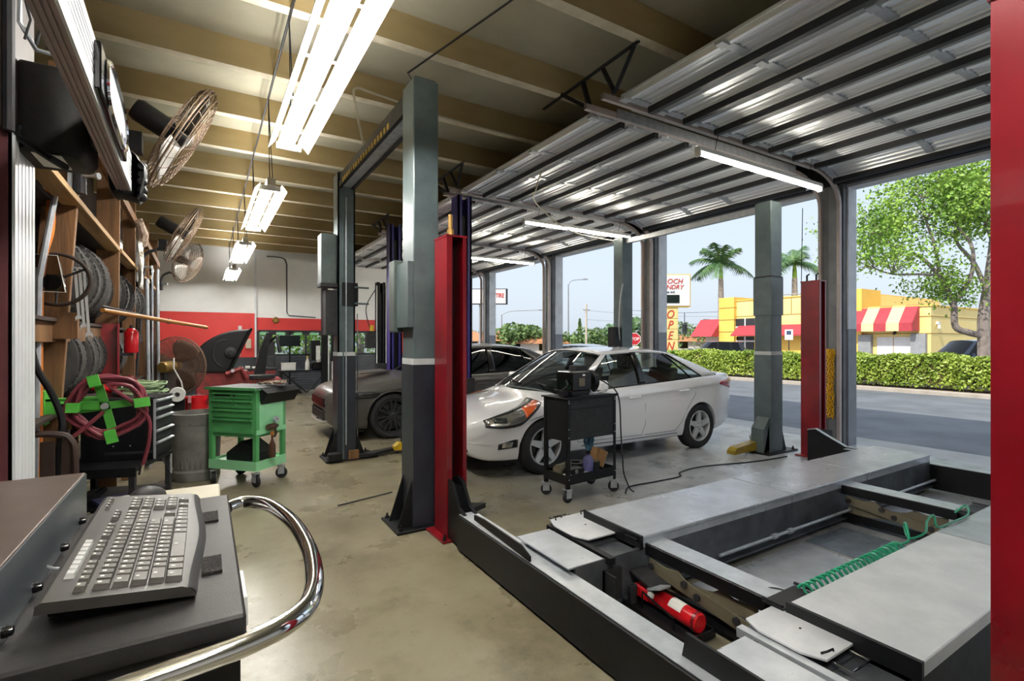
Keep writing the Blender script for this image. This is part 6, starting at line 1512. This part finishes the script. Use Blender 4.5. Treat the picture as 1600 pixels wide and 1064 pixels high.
tag(MB().tube(spline([(1.6, FY + .04, 4.1), (2.05, FY + .04, 4.08), (2.16, FY + .04, 3.9)], 4)[:-1] + [(2.16, FY + .04, 3.9), (2.16, FY + .04, 2.42), (2.22, FY + .04, 2.32), (3.0, FY + .04, 2.28)], .014, n=6).build('wall_conduit', M['dark_grey']), 'thin dark conduit bending down the white far wall', 'pipe')
tag(MB().tube(spline([(1.42, 5.3, 3.6), (1.30, 5.2, 4.0), (1.36, 5.35, 4.2), (1.6, 5.45, 4.24), (2.6, 5.58, 4.23), (4.1, 5.6, 4.23)], 8), .013, n=6).build('loop_cable', M['beige'], smooth=True), 'pale cable looping from the lift beam up to the ceiling', 'cable')
tag(MB().tube(spline([(4.1, 5.6, 4.22), (4.05, 5.75, 4.0), (4.15, 6.1, 3.78), (4.5, 6.6, 3.72), (5.6, 7.1, 3.5), (6.8, 7.2, 3.46)], 8), .011, n=6).build('drop_cable', M['beige'], smooth=True), 'pale cable dropping from the ceiling to the strip light over the white sedan', 'cable')
jb = BX('junction_box', M['dark_grey'], -.06, .06, -.06, .06, 0, .08); jb.location = (4.1, 5.6, 4.17); tag(jb, 'dark junction box under the ceiling where the pale cable drops', 'box')
tag(MB().tube([(2.2, 2.8, 4.24), (1.65, 4.6, 4.1), (1.58, 4.15, 3.75)], .010, n=6).build('guy_rod', M['angle_black']), 'thin black rod from the ceiling to the front lift post top', 'rod')
tag(MB().tube([(7.9, 4.28, 3.6), (7.9, 4.30, 2.4), (7.9, 4.27, 1.2)], .006, n=5).build('door_rope', M['angle_black']), 'thin dark pull rope hanging beside the street-side pier', 'rope')
# ================================================================== LEFT RACK, SENSOR BEAM AND CONSOLE
rack = thing('timber_rack', 'tall timber storage rack of weathered posts and dark shelves along the left wall', 'rack', (-1.2, 6.5, 0))
def R_(x, y): return x + 1.2, y - 6.5
def lumber(name, m, p0, p1, w_, d_, roll=0.0):
    p0 = Vector(p0) - Vector((-1.2, 6.5, 0)); p1 = Vector(p1) - Vector((-1.2, 6.5, 0)); d = p1 - p0; L = d.length; z = d.normalized()
    x = Vector((1, 0, 0)) if abs(z.x) < .9 else Vector((0, 1, 0)); yv = z.cross(x).normalized(); x = yv.cross(z)
    Mx = Matrix.Translation(p0) @ Matrix((x, yv, z)).transposed().to_4x4() @ RZ(roll)
    return MB().box(-w_ / 2, w_ / 2, -d_ / 2, d_ / 2, 0, L, c=.003, M=Mx).build(name, M[m], rack)
for y, xt, xb, w_ in ((4.07, -.71, -.90, .165), (5.75, -.735, -.765, .165), (7.0, -.72, -.73, .12), (8.4, -.71, -.71, .12), (9.8, -.70, -.70, .12)):
    lumber('post', 'wood', (xb, y, 0), (xt, y, 3.15), w_, .045)
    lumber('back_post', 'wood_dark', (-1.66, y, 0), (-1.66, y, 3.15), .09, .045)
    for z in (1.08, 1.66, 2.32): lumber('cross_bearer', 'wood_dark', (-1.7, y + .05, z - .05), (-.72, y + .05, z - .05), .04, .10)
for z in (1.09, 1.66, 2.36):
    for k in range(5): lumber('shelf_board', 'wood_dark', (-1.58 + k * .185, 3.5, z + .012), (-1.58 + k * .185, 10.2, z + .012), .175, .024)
lumber('rail', 'wood_h', (-.70, 3.0, 2.42), (-.70, 5.7, 2.37), .10, .04); lumber('rail', 'wood_h', (-.69, 5.78, 2.37), (-.69, 10.2, 2.34), .09, .04)
lumber('rail', 'wood', (-.66, 3.4, 2.93), (-.66, 10.2, 2.80), .04, .09)
lumber('rail', 'wood', (-.80, 3.3, 1.60), (-.78, 5.7, 1.60), .04, .12); lumber('rail', 'wood_dark', (-.78, 5.8, 1.58), (-.70, 10.2, 1.58), .04, .10)
lumber('rail', 'wood_dark', (-.72, 5.85, 1.03), (-.70, 10.2, 1.03), .04, .10)
BX('knee_block', M['wood'], R_(-.86, 0)[0], R_(-.66, 0)[0], R_(0, 3.98)[1], R_(0, 4.03)[1], 1.56, 1.72, rack)

def tyre_mesh(r=.315, w_=.2):
    t = MB(); n = 56
    prof = [(r * .62, -w_ * .36), (r * .66, -w_ * .46), (r * .80, -w_ * .5), (r * .93, -w_ * .46), (r * .985, -w_ * .38), (r, -w_ * .3)]
    for g in (-.2, 0, .2): prof += [(r, (g - .03) * w_), (r - .009, (g - .025) * w_), (r - .009, (g + .025) * w_), (r, (g + .03) * w_)]
    prof += [(r, w_ * .3), (r * .985, w_ * .38), (r * .93, w_ * .46), (r * .80, w_ * .5), (r * .66, w_ * .46), (r * .62, w_ * .36), (r * .66, w_ * .3), (r * .9, w_ * .3), (r * .9, -w_ * .3), (r * .66, -w_ * .3)]
    t.lathe(prof, n, RX(PI / 2), closed=True)
    for k in range(44):   # tread blocks on both shoulders
        a = 2 * PI * k / 44
        for s in (-1, 1): t.box(r - .01, r + .0012, s * w_ * .34 - w_ * .09, s * w_ * .34 + w_ * .09, -.015, .015, M=RY(-a) @ RZ(0))
    return t
ty0 = tyre_mesh().build('tyre', M['old_rubber'], smooth=True, ang=30)
tag(ty0, 'dusty used tyre standing in the row on the upper rack shelf', 'tyre', 'used tyres on the upper rack shelf'); ty0.location = (-1.0, 4.55, 1.685 + .315)
def put_tyre(x, y, z, s, lab, grp, tilt=0.0):
    o = ty0.copy(); C.objects.link(o); o.location = (x, y, z + .317 * s); o.scale = (s, rng.uniform(.85, 1.15), s); o.rotation_euler = (0, rng.uniform(0, 6), tilt); o['label'] = lab; o['group'] = grp
    return o
y = 4.80
while y < 9.7:
    if min(abs(y - q - .05) for q in (4.07, 5.75, 7.0, 8.4)) > -1:
        put_tyre(-1.0 + rng.uniform(-.03, .04), y, 1.685, rng.uniform(.93, 1.06), 'dusty used tyre standing in the row on the upper rack shelf', 'used tyres on the upper rack shelf', rng.uniform(-.05, .05))
    y += .245
y = 4.5
while y < 7.6:
    put_tyre(-1.02 + rng.uniform(-.03, .03), y, 1.115, rng.uniform(.90, .98), 'black used tyre standing in the row on the lower rack shelf', 'used tyres on the lower rack shelf', rng.uniform(-.05, .05)); y += .25
# gear hung on the first post
t = thing('steering_wheel', 'old brown steering wheel hung on the nearest rack post', 'steering wheel', (-.745, 3.92, 1.91))
MB().tube([(.155 * math.cos(a), 0, .15 * math.sin(a)) for a in np.linspace(0, 2 * PI, 41)[:-1]], .011, n=8, closed=True).build('rim', M['wood_dark'], t, smooth=True)
for a in (.5, 2.64, 4.7): MB().tube([(0, .02, 0), (.15 * math.cos(a), 0, .145 * math.sin(a))], .007, n=6).build('spoke', M['dark_grey'], t)
MB().cyl((0, 0, 0), (0, .05, 0), .03, n=14).build('hub', M['dark_grey'], t)
t = thing('clear_case', 'clear plastic case with round insert in front of the brown steering wheel', 'case', (-.775, 3.86, 1.84))
MB().prism([(-.075, .2), (.05, .2), (.085, -.01), (-.04, -.01)], -.02, .02, 'y').build('shell', M['clear'], t); MB().tube([(-.075, -.02, .2), (.05, -.02, .2), (.085, -.02, -.01), (-.04, -.02, -.01)], .003, n=4, closed=True).build('edge', M['paper'], t)
MB().cyl((.02, .0, .045), (.02, .012, .045), .045, n=20).build('insert', M['dark_grey'], t)
def wrench(x, y, z, L, lab, lean):
    t = thing('wrench', lab, 'wrench', (x, y, z), rot=(0, lean, .25))
    MB().box(-.007, .007, -.003, .003, -L, 0).build('shaft', M['chrome'], t); MB().lathe([(.009, -.005), (.017, -.005), (.017, .005), (.009, .005)], 14, TR((0, 0, .01)) @ RX(PI / 2), closed=True).build('ring', M['chrome'], t)
    MB().prism([(-.006, -L), (-.018, -L - .015), (-.018, -L - .04), (-.008, -L - .025), (.008, -L - .025), (.018, -L - .04), (.018, -L - .015), (.006, -L)], -.004, .004, 'y').build('jaw', M['chrome'], t)
for k, (L, lab) in enumerate(((.26, 'short chrome wrench hanging beside the steering wheel'), (.31, 'middle chrome wrench hanging beside the steering wheel'), (.36, 'longest chrome wrench hanging beside the steering wheel'))):
    wrench(-.665 + k * .022, 3.95 - k * .01, 1.965, L, lab, -.06)
tag(MB().tube([(-.66, 3.98, 1.985), (-.6, 3.94, 1.985)], .004, n=5).build('hook_peg', M['galv']), 'small steel peg holding the chrome wrenches', 'hook')
tag(MB().tube(spline([(-.80, 3.9, 2.5), (-.765, 3.88, 2.44), (-.765, 3.88, 2.2), (-.80, 3.88, 2.0), (-.82, 3.9, 1.6), (-.82, 3.9, .1)], 6), .022, n=8).build('orange_hose', M['orange_hose'], smooth=True), 'orange hose hanging behind the white ribbed column', 'hose')
tag(MB().tube([(-.735, 3.86, 2.42), (-.80, 3.82, 1.9), (-.83, 3.82, .02)], .016, n=8).build('grey_pipe', M['galv'], smooth=True), 'grey metal pipe leaning beside the orange hose', 'pipe')
tag(MB().tube(spline([(-.80, 3.7, 1.95), (-.815, 3.68, 1.66), (-.79, 3.70, 1.42), (-.73, 3.74, 1.25), (-.69, 3.75, 1.1), (-.70, 3.75, .95), (-.73, 3.8, .5), (-.75, 3.8, .02)], 6), .017, n=8).build('black_hose', M['black_plastic'], smooth=True), 'black hose curving down past the brown chair back', 'hose')
# hose reel
hr = thing('hose_reel', 'bright green hose hanger with maroon air hose coiled on it, on the rack post', 'hose reel', (-.52, 3.93, 1.15))
MB().prism([(-.30, -.055), (0, -.03), (0, .03), (-.30, .055)], .02, .03, 'y').box(-.3, 0, .02, .05, .04, .055).box(-.32, -.28, .0, .12, -.1, .1).build('arm', M['green_reel'], hr)
BX('data_plate', M['screen'], -.235, -.12, .012, .02, -.022, .022, hr); BX('data_plate_print', M['sign_blue'], -.2, -.13, .010, .012, -.012, .004, hr)
for a, L in ((1.82, .19), (.10, .22), (-1.35, .21), (PI - .05, .16)):
    c_, s_ = math.cos(a), math.sin(a); Mx = TR((0, 0, 0)) @ RY(-a)
    MB().box(0, L * .72, -.012, .004, -.022, .022, M=Mx).box(L * .68, L * .72, -.10, .004, -.026, .026, M=Mx).box(L * .70, L * 1.05, -.11, -.095, -.028, .028, M=Mx).build('spoke', M['green_reel'], hr)
MB().cyl((0, -.04, 0), (0, .03, 0), .02, n=10).build('hub', M['galv'], hr)
pts = []
for i in range(150):
    a = 2 * PI * i / 24 + .3; r = .165 + .022 * math.sin(i * .37) + .008 * math.sin(i * 1.3)
    pts.append((.02 + r * math.cos(a) * 1.05, -.02 - .06 * ((i / 150) % 1), .0 + r * math.sin(a)))
o = MB().tube(pts + spline([pts[-1], (.205, -.08, -.05), (.225, -.08, -.2), (.20, -.08, -.34), (.19, -.08, -.37)], 5)[1:], .0115, n=7).build('air_hose', M['maroon_hose'], hr, smooth=True)
MB().cyl((.19, -.08, -.37), (.18, -.08, -.43), .013, n=8).build('coupling', M['chrome'], o)
MB().tube(spline([(.0, -.06, -.03), (-.08, -.08, -.11), (-.18, -.06, -.2), (-.3, .0, -.3)], 5), .0115, n=7).build('feed_hose', M['maroon_hose'], hr, smooth=True)
MB().cyl((-.17, .0, -.09), (-.165, 0, -.13), .009, n=6).build('brass_fitting', M['gold_bronze'], hr)
# long pole and bar sticking out of the rack
tag(MB().cyl((-.72, 5.3, 1.80), (.02, 7.26, 1.71), .020, n=10).build('wood_pole', M['wood_pole'], smooth=True), 'long varnished wooden pole sticking out of the rack towards the red wall', 'pole')
tag(MB().cyl((-.85, 5.0, 1.86), (-.34, 6.6, 1.76), .013, n=8).cyl((-.34, 6.6, 1.76), (-.33, 6.63, 1.76), .03, n=10).build('black_bar', M['black_steel'], smooth=True), 'black iron bar with a flared end lying above the wooden pole', 'bar')
for k, (x, y, z0, z1, r, m_, dx, lab) in enumerate(((-.60, 7.5, .6, 2.3, .022, 'galv', .03, 'grey pipe standing nearest the camera at the rack end'), (-.57, 7.75, .6, 2.45, .018, 'chrome', .01, 'bright steel tube standing at the rack end'), (-.58, 8.0, .6, 2.2, .03, 'black_steel', -.02, 'thick black pipe standing at the rack end'), (-.54, 8.2, .6, 2.5, .02, 'galv', .02, 'thin grey tube standing last at the rack end'), (-.62, 7.1, .9, 1.85, .014, 'dark_grey', -.12, 'slanted dark rod crossing the pipes at the rack end'))):
    tag(MB().cyl((x + dx, y, 0.0), (x, y, z1), r, n=10).build('pipe', M[m_], smooth=True), lab, 'pipe', 'pipes standing at the end of the rack')
ps_ = thing('printed_sheet', 'crumpled printed white sheet hanging on the rack beside the second fan', 'sheet', (-.60, 6.85, 2.12))
G = [[(.02 * math.sin(i * 1.4 + j * .6), .3 * (i / 8 - .5) * (1 - .6 * (j / 9)), .62 * j / 9) for j in range(10)] for i in range(9)]
o = MB().grid(G).build('sheet', M['print_sheet'], ps_, smooth=True); o.modifiers.new('s', 'SOLIDIFY').thickness = .003
t = thing('work_gloves', 'brown leather gloves and straps bundled above the printed sheet', 'gloves', (-.60, 6.75, 2.72)); MB().tube([(0, -.1, .1), (.02, 0, 0), (0, .1, -.1)], [.04, .05, .02], n=8).tube([(0, .0, .15), (.03, .05, .0), (.02, .14, -.12)], [.02, .045, .03], n=8).build('glove', M['rag'], t, smooth=True)
t = thing('red_cylinder', 'small red cylinder on the rack rail behind the pole', 'cylinder', (-.62, 6.2, 1.43)); MB().lathe([(0, 0), (.055, 0), (.06, .01), (.06, .2), (.03, .24), (0, .24)], 18).build('body', M['red_bright'], t, smooth=True); MB().cyl((0, 0, .24), (0, 0, .27), .015).build('valve', M['dark_grey'], t)
BX('bracket', M['dark_grey'], -.1, .02, -.03, .03, -.03, 0, t)
t = thing('shop_box', 'dark box with pale side on the upper rack behind the third post', 'box', (-.86, 6.55, 2.39)); MB().box(-.12, .12, -.12, .12, 0, .2).build('carton', M['dark_grey'], t); BX('label', M['paper'], .12, .123, -.08, .1, .03, .17, t)

# brown plastic chair
chair = thing('plastic_chair', 'dark brown plastic chair, only its slatted back showing behind the console', 'chair', (-.83, 3.62, -.01))
w2 = .205
for k in range(5):
    x = -w2 + .03 + k * (2 * w2 - .06) / 4; MB().box(x - .031, x + .031, .085, .10, .52, 1.0, c=.004).build('back_slat', M['brown_plastic'], chair)
MB().tube(spline([(-w2, .09, .45), (-w2, .085, .9), (-w2 + .02, .09, 1.0), (-w2 + .07, .09, 1.035), (0, .09, 1.045), (w2 - .07, .09, 1.035), (w2 - .02, .09, 1.0), (w2, .085, .9), (w2, .09, .45)], 5), .018, n=8).build('back_frame', M['brown_plastic'], chair, smooth=True)
MB().box(-w2, w2, -.28, .10, .43, .46, c=.008).build('seat', M['brown_plastic'], chair)
for x, y in ((-.15, -.25), (.15, -.25), (-.15, .08), (.15, .08)): MB().cyl((x, y, .43), (x * 1.12, y * 1.1, 0), .018, .014, n=8).build('leg', M['brown_plastic'], chair)

# alignment sensor column, beam and housing
al = thing('alignment_column', 'ribbed maroon and white sensor column carrying the silver overhead beam', 'sensor stand', (-.55, 2.3, 0))
mb = MB()
for k in range(9): mb.box(-.30 + k * .033, -.30 + k * .033 + .028, -.006, .0, 0.02, 2.24)
mb.box(-.30, 0, 0, .006, 0, 2.25).build('front_face', M['maroon'], al)
mb = MB()
for k in range(6): mb.box(-.0, .006, .012 + k * .04, .012 + k * .04 + .03, .02, 2.24)
mb.box(-.02, .0, .0, .25, 0, 2.25).build('side_face', M['beam_white'], al)
MB().box(-.30, -.02, .006, .25, 0, 2.25).build('core', M['dark_grey'], al)
MB().box(-.5, .35, -.2, .5, 0, .04, c=.01).build('base_plate', M['black_steel'], al)
hd = MB().box(-.32, .0, -.02, .27, 2.25, 3.35, c=.01).build('head_cover', M['head_brown'], al)
for z0 in (2.52, 2.96):
    for k in range(4): MB().tube([(-.12, -.022, z0 + k * .05), (-.04, -.024, z0 + k * .05), (-.035, -.024, z0 + .02 + k * .05)], .006, n=5).build('vent_slot', M['black_plastic'], hd)
MB().tube([(.0, -.03, 2.24), (.0, -.03, 2.95)], .016, n=8).build('edge_tube', M['dark_grey'], al, smooth=True)
MB().tube(spline([(-.14, -.05, 2.5), (-.1, -.07, 2.65), (-.02, -.08, 2.8), (.0, -.08, 3.0), (-.02, -.06, 3.2)], 6), .014, n=8).build('cable', M['black_plastic'], al, smooth=True)
# black rounded housing on its right
hs = MB()
def rr_section(x0, x1, z0, z1, y, ins): return [(x0 + ins, y, z0), (x1 - ins - .02, y, z0 + .0), (x1 - ins, y, z0 + .03), (x1 - ins * .5, y, (z0 + z1) / 2), (x1 - ins - .02, y, z1 - .02), (x1 - ins - .05, y, z1), (x0 + ins, y, z1)]
secs = [rr_section(.005, .165, 2.21, 2.51, .04, .02), rr_section(.0, .185, 2.20, 2.52, .06, .0), rr_section(.0, .19, 2.20, 2.52, .25, .0), rr_section(.01, .17, 2.22, 2.5, .29, .01)]
n = len(secs[0]); V = [p for s_ in secs for p in s_]; F = [tuple(range(n)), tuple(range(3 * n, 4 * n))[::-1]]
for i in range(3): F += [(i * n + k, (i + 1) * n + k, (i + 1) * n + (k + 1) % n, i * n + (k + 1) % n) for k in range(n)]
hs.add(V, F); o = hs.build('motor_housing', M['console'], al, smooth=True, ang=50, bevel=.008); fix_normals(o)
BX('rating_label', M['paper'], .04, .12, .035, .2, 2.197, 2.1995, o)
MB().tube([(.01, .03, 2.28), (.01, .03, 2.24), (.10, .0, 2.175), (.13, .05, 2.165)], .012, n=6).build('hinge_bracket', M['black_steel'], al)
MB().tube([(.02, .0, 2.62), (.02, .0, 2.70), (.10, .02, 2.72), (.16, .1, 2.71), (.16, .12, 2.58), (.05, .05, 2.56)], .008, n=6, closed=True).build('cage_frame', M['galv'], al, smooth=True)
for k in range(5): MB().tube([(.03 + .025 * k, .01 + .02 * k, 2.57), (.045 + .025 * k, .01 + .02 * k, 2.64), (.03 + .025 * k, .01 + .02 * k, 2.71)], .004, n=5).build('cage_wire', M['dark_grey'], al)
# beam: local coordinates of the column; x right, y away
bx0, bx1, bz0, bz1 = .207, .265, 2.235, 2.392; by0, by1 = -2.0, .56
BM = TR((bx1, by1, 0)) @ RZ(math.radians(1.3)) @ TR((-bx1, -by1, 0))
b = MB().box(bx0, bx1 - .012, by0, by1, bz0, bz1, M=BM).build('beam', M['beam_shade'], al)
for k in range(4): BX('bottom_rib', M['beam_shade'], bx0 + .004 + k * .0128, bx0 + .0125 + k * .0128, by0, by1, bz0 - .005, bz0, b, M=BM)
MB().box(bx1 - .012, bx1, by0, by1, bz0 - .004, bz0 + .045, M=BM).box(bx1 - .012, bx1 - .004, by0, by1, bz0 + .045, bz1 - .045, M=BM).box(bx1 - .012, bx1, by0, by1, bz1 - .045, bz1 + .002, M=BM).build('side_rail', M['beam_white'], b)
for z in (.055, .075, .095): BX('side_groove_rib', M['beam_white'], bx1 - .005, bx1 - .001, by0, by1, bz0 + z, bz0 + z + .012, b, M=BM)
BX('groove', M['black_out'], bx1 - .0005, bx1 + .0008, by0, by1, bz1 - .036, bz1 - .030, b, M=BM)
MB().box(.0, bx0 + .01, .10, .2, 2.28, 2.36).build('boom_arm', M['dark_grey'], al)
pod = MB().box(bx1 - .002, bx1 + .016, -.52, .16, bz0 + .012, bz1 - .01, c=.004, M=BM).build('camera_pod', M['black_gloss'], al)
def oval(x, yc, zc, a, bb, n=40, e=3.2): return [(x, yc + a * math.copysign(abs(math.cos(t)) ** (2 / e), math.cos(t)), zc + bb * math.copysign(abs(math.sin(t)) ** (2 / e), math.sin(t))) for t in np.linspace(0, 2 * PI, n + 1)[:-1]]
zc = (bz0 + bz1) / 2 + .008
def BV(pts): return [tuple(BM @ Vector(p)) for p in pts]
MB().tube(BV(oval(bx1 + .02, -.17, zc, .27, .078)), .007, n=6, closed=True).build('window_frame', M['chrome'], pod, smooth=True)
P1 = BV(oval(bx1 + .018, -.17, zc, .265, .074)); MB().add(P1, [tuple(range(len(P1)))]).build('window', M['beam_white'], pod)
MB().box(bx1 + .018, bx1 + .02, .045, .085, zc - .05, zc - .015, M=BM).build('status_light', M['purple_paint'], pod)
MB().box(bx1 + .017, bx1 + .0195, -.05, .05, zc - .055, zc - .03, M=BM).build('lens_bar', M['dark_grey'], pod)
# wavy black end cap
cap = MB(); V = []; m_ = 22
def capr(y, s): 
    out = []
    for k in range(m_):
        a = 2 * PI * k / m_; cx_, cz_ = (bx0 + bx1) / 2 + .008, (bz0 + bz1) / 2 - .008
        wv = 1 + .10 * math.sin(a * 5 + .6) * (1 if math.cos(a) > -.2 else 0)
        out.append((cx_ + s * .066 * wv * math.copysign(abs(math.cos(a)) ** .6, math.cos(a)), y, cz_ + s * .102 * wv * math.copysign(abs(math.sin(a)) ** .6, math.sin(a))))
    return out
rows = [capr(by1 + dy, s) for dy, s in ((0, .96), (.01, 1.0), (.06, 1.06), (.11, 1.02), (.145, .85), (.165, .5), (.17, .05))]
rows = [r + [r[0]] for r in rows]
o = MB().grid(rows).build('end_cap', M['black_plastic'], al, smooth=True, ang=60)
for k in range(5): MB().lathe([(0, .02), (.016, .015), (.022, 0), (.016, -.015), (0, -.02)], 10, TR((bx1 + .035, by1 + .04 + .02 * (k % 2), bz1 - .03 - k * .036)) @ RX(PI / 2)).build('grip_knuckle', M['black_plastic'], o, smooth=True)

# alignment console with keyboard tray
cs = thing('alignment_console', 'charcoal workstation console with keyboard tray and chrome handrail, lower left', 'console', (-.235, 1.15, 0))
def CB(name, m, x0, x1, y0, y1, z0, z1, c=0, parent=None): return BX(name, M[m], x0 + .235, x1 + .235, y0 - 1.15, y1 - 1.15, z0, z1, parent or cs, c)
CB('cabinet', 'black_plastic', -.62, .0, .86, 1.46, 0, 1.11, .01)
CB('tray', 'console', -.235, .052, .83, 1.50, 1.118, 1.15, .004)
CB('tray_apron', 'black_plastic', -.60, .045, .84, .86, .9, 1.13)
MB().box(-.42, .0, -.33, .325, 1.15, 1.243).build('upper_body', M['console'], cs)
MB().box(-.42, .004, -.335, .33, 1.243, 1.25).build('upper_top', M['console_top'], cs, bevel=.002)
MB().box(.0, .006, -.33, .328, 1.152, 1.247).build('upper_side', M['console_side'], cs)
for yy in (.92, 1.06, 1.24, 1.40):
    MB().lathe([(0, .012), (.006, .011), (.008, .004), (.008, 0)], 12, TR((.006, yy - 1.15, 1.163)) @ RY(PI / 2)).build('screw', M['black_gloss'], cs, smooth=True)
CB('seam', 'black_plastic', -.229, -.226, .84, 1.48, 1.1502, 1.1512)
CB('side_shelf', 'beige', -.20, .035, 1.505, 1.66, 1.128, 1.142, .003)
for ya, yb_ in ((1.285, 1.355), (1.0, 1.075)): CB('hook_tape', 'velcro', -.004, .026, ya, yb_, 1.1502, 1.1545)
CB('tray_bracket', 'white_plastic', .052, .060, .92, 1.03, 1.085, 1.135, .002)
bar = [(.05, 1.50), (.085, 1.525), (.125, 1.50), (.155, 1.43), (.180, 1.29), (.186, 1.14), (.178, 1.02), (.160, .92), (.128, .855), (.06, .815), (-.04, .795), (-.14, .782), (-.26, .775), (-.42, .77), (-.55, .78), (-.60, .84)]
MB().tube([(p.x + .235, p.y - 1.15, 1.115) for p in spline([(a, b_, 0) for a, b_ in bar], 6)], .0165, n=16).build('handrail', M['chrome'], cs, smooth=True)
MB().tube(spline([(.0, -.01, 1.17), (.02, .0, 1.155), (.05, .02, 1.154), (.04, .05, 1.154), (.02, .04, 1.154)], 5), .0025, n=5).build('key_ring', M['galv'], cs)
# keyboard
kb = thing('keyboard', 'grey computer keyboard with dark frame on the console tray', 'keyboard', (-.198, .915, 1.152))
TL = RY(math.radians(6.5))   # back edge raised on its feet
KW, KL = .188, .545; z0 = .026
prof = [(0, 0), (.0, .012), (.006, .016), (.168, .016), (.180, .012), (KW, .002), (KW, 0)]
V0 = []; 
def kpt(x, y, z): return tuple(TL @ Vector((x, y, z)) + Vector((0, 0, z0)))
rows = []
for y in np.linspace(0, KL, 15):
    bow = .012 * math.sin(PI * (y / KL)) ** 2 * (1.0)
    rows.append([kpt(x + (bow if x > .17 else 0), y, z) for x, z in prof + [prof[0]]])
mb = MB(); mb.grid(rows); nn = len(prof); mb.add([r for r in rows[0][:-1]], [tuple(range(nn))]); mb.add([r for r in rows[-1][:-1]], [tuple(range(nn))[::-1]])
sh_ = mb.build('shell', M['keyboard'], kb, smooth=True, ang=30); fix_normals(sh_)
mb = MB(); mb.grid([[kpt(x + .012 * math.sin(PI * (y / KL)) ** 2, y, z) for x, z in ((.176, .0150), (.183, .0115), (KW + .001, .003))] for y in np.linspace(0, KL, 15)]); mb.build('wrist_edge', M['dark_grey'], kb, smooth=True)
for y in (.06, KL - .06): MB().box(.005, .02, y - .01, y + .01, 0, .024).build('foot', M['black_plastic'], kb)
def keymesh(w_, l_, m):
    a = .0022; h_ = .008; mb = MB(); mb.add([(-w_/2, -l_/2, 0), (w_/2, -l_/2, 0), (w_/2, l_/2, 0), (-w_/2, l_/2, 0), (-w_/2+a, -l_/2+a*1.3, h_), (w_/2-a*.6, -l_/2+a*1.3, h_*.9), (w_/2-a*.6, l_/2-a*1.3, h_*.9), (-w_/2+a, l_/2-a*1.3, h_)], [(0,1,5,4),(1,2,6,5),(2,3,7,6),(3,0,4,7),(4,5,6,7)])
    if m == 'key':
        mb.cm = 1; mb.box(-w_ * .26, -w_ * .02, -.0022, .0022, h_ * .9, h_ + .0003)
    me = mb.build('key', [M[m], M['key_mark']]); return me
protos = {}
def key(x, y, w_, l_, m='key', lift=.0):
    kk = (round(w_, 4), round(l_, 4), m)
    if kk not in protos:
        o = keymesh(w_, l_, m); protos[kk] = o
    else:
        o = protos[kk].copy(); C.objects.link(o)
    o.parent = kb; o.location = kpt(x, y, .0162 + lift); o.rotation_euler = TL.to_euler()
    return o
P_ = .0213; W_ = .0203
rowx = [.042, .0665, .089, .1112, .1334, .1556]
y0k = .022
for i in range(13):   # function row in groups
    if i == 0: key(rowx[0], y0k + .01, .0145, W_)
    else: key(rowx[0], y0k + .036 + (i - 1) * .0205 + ((i - 1) // 4) * .0145, .0145, .0185)
layouts = [[1.0] * 13 + [2.0], [1.5] + [1.0] * 12 + [1.5], [1.75] + [1.0] * 11 + [2.25], [2.25] + [1.0] * 10 + [2.75], [1.5, 1.25, 1.25, 6.0, 1.25, 1.25, 1.25, 1.25]]
for r_, row in enumerate(layouts):
    y = y0k
    for u in row:
        key(rowx[r_ + 1], y + u * P_ / 2, W_ if r_ < 4 else .023, u * P_ - .0018); y += u * P_
for r_ in range(2):
    for k in range(3): key(rowx[r_ + 1], .350 + k * P_, W_, W_)
key(rowx[4], .350 + P_, W_, W_); [key(rowx[5], .350 + k * P_, W_, W_) for k in range(3)]
for r_ in range(5):
    for k in range(4):
        if (r_, k) in ((2, 3), (4, 3), (4, 1)): continue
        key(rowx[r_ + 1], .430 + k * P_, W_, W_)
for k in range(3): key(rowx[0], .362 + k * .02, .0125, .016)
for k in range(8): key(.022, .085 + k * .0195, .013, .0185, 'key_light')
for k in range(4): key(.020, .44 + k * .02, .008, .012)
# mouse
ms = thing('mouse', 'dark grey computer mouse on the shelf beyond the keyboard', 'mouse', (-.125, 1.565, 1.142), rz=math.radians(60))
G = []
for i in range(13):
    s = i / 12; x = -.058 + .116 * s; hw = .033 * math.sin(PI * min(.98, max(.02, s))) ** .45; hh = .04 * math.sin(PI * (.06 + .86 * s ** .8)) ** .75
    G.append([(x, hw * math.cos(PI * k / 10), hh * math.sin(PI * k / 10) ** .8) for k in range(11)])
MB().grid(G).build('shell', M['dark_grey'], ms, smooth=True); MB().tube([(x_, 0, z_ + .0012) for x_, z_ in ((.056, .012), (.04, .028), (.02, .037))], .0015, n=4).build('button_split', M['black_plastic'], ms)
MB().box(-.05, .05, -.028, .028, 0, .004).build('base', M['alu'], ms)
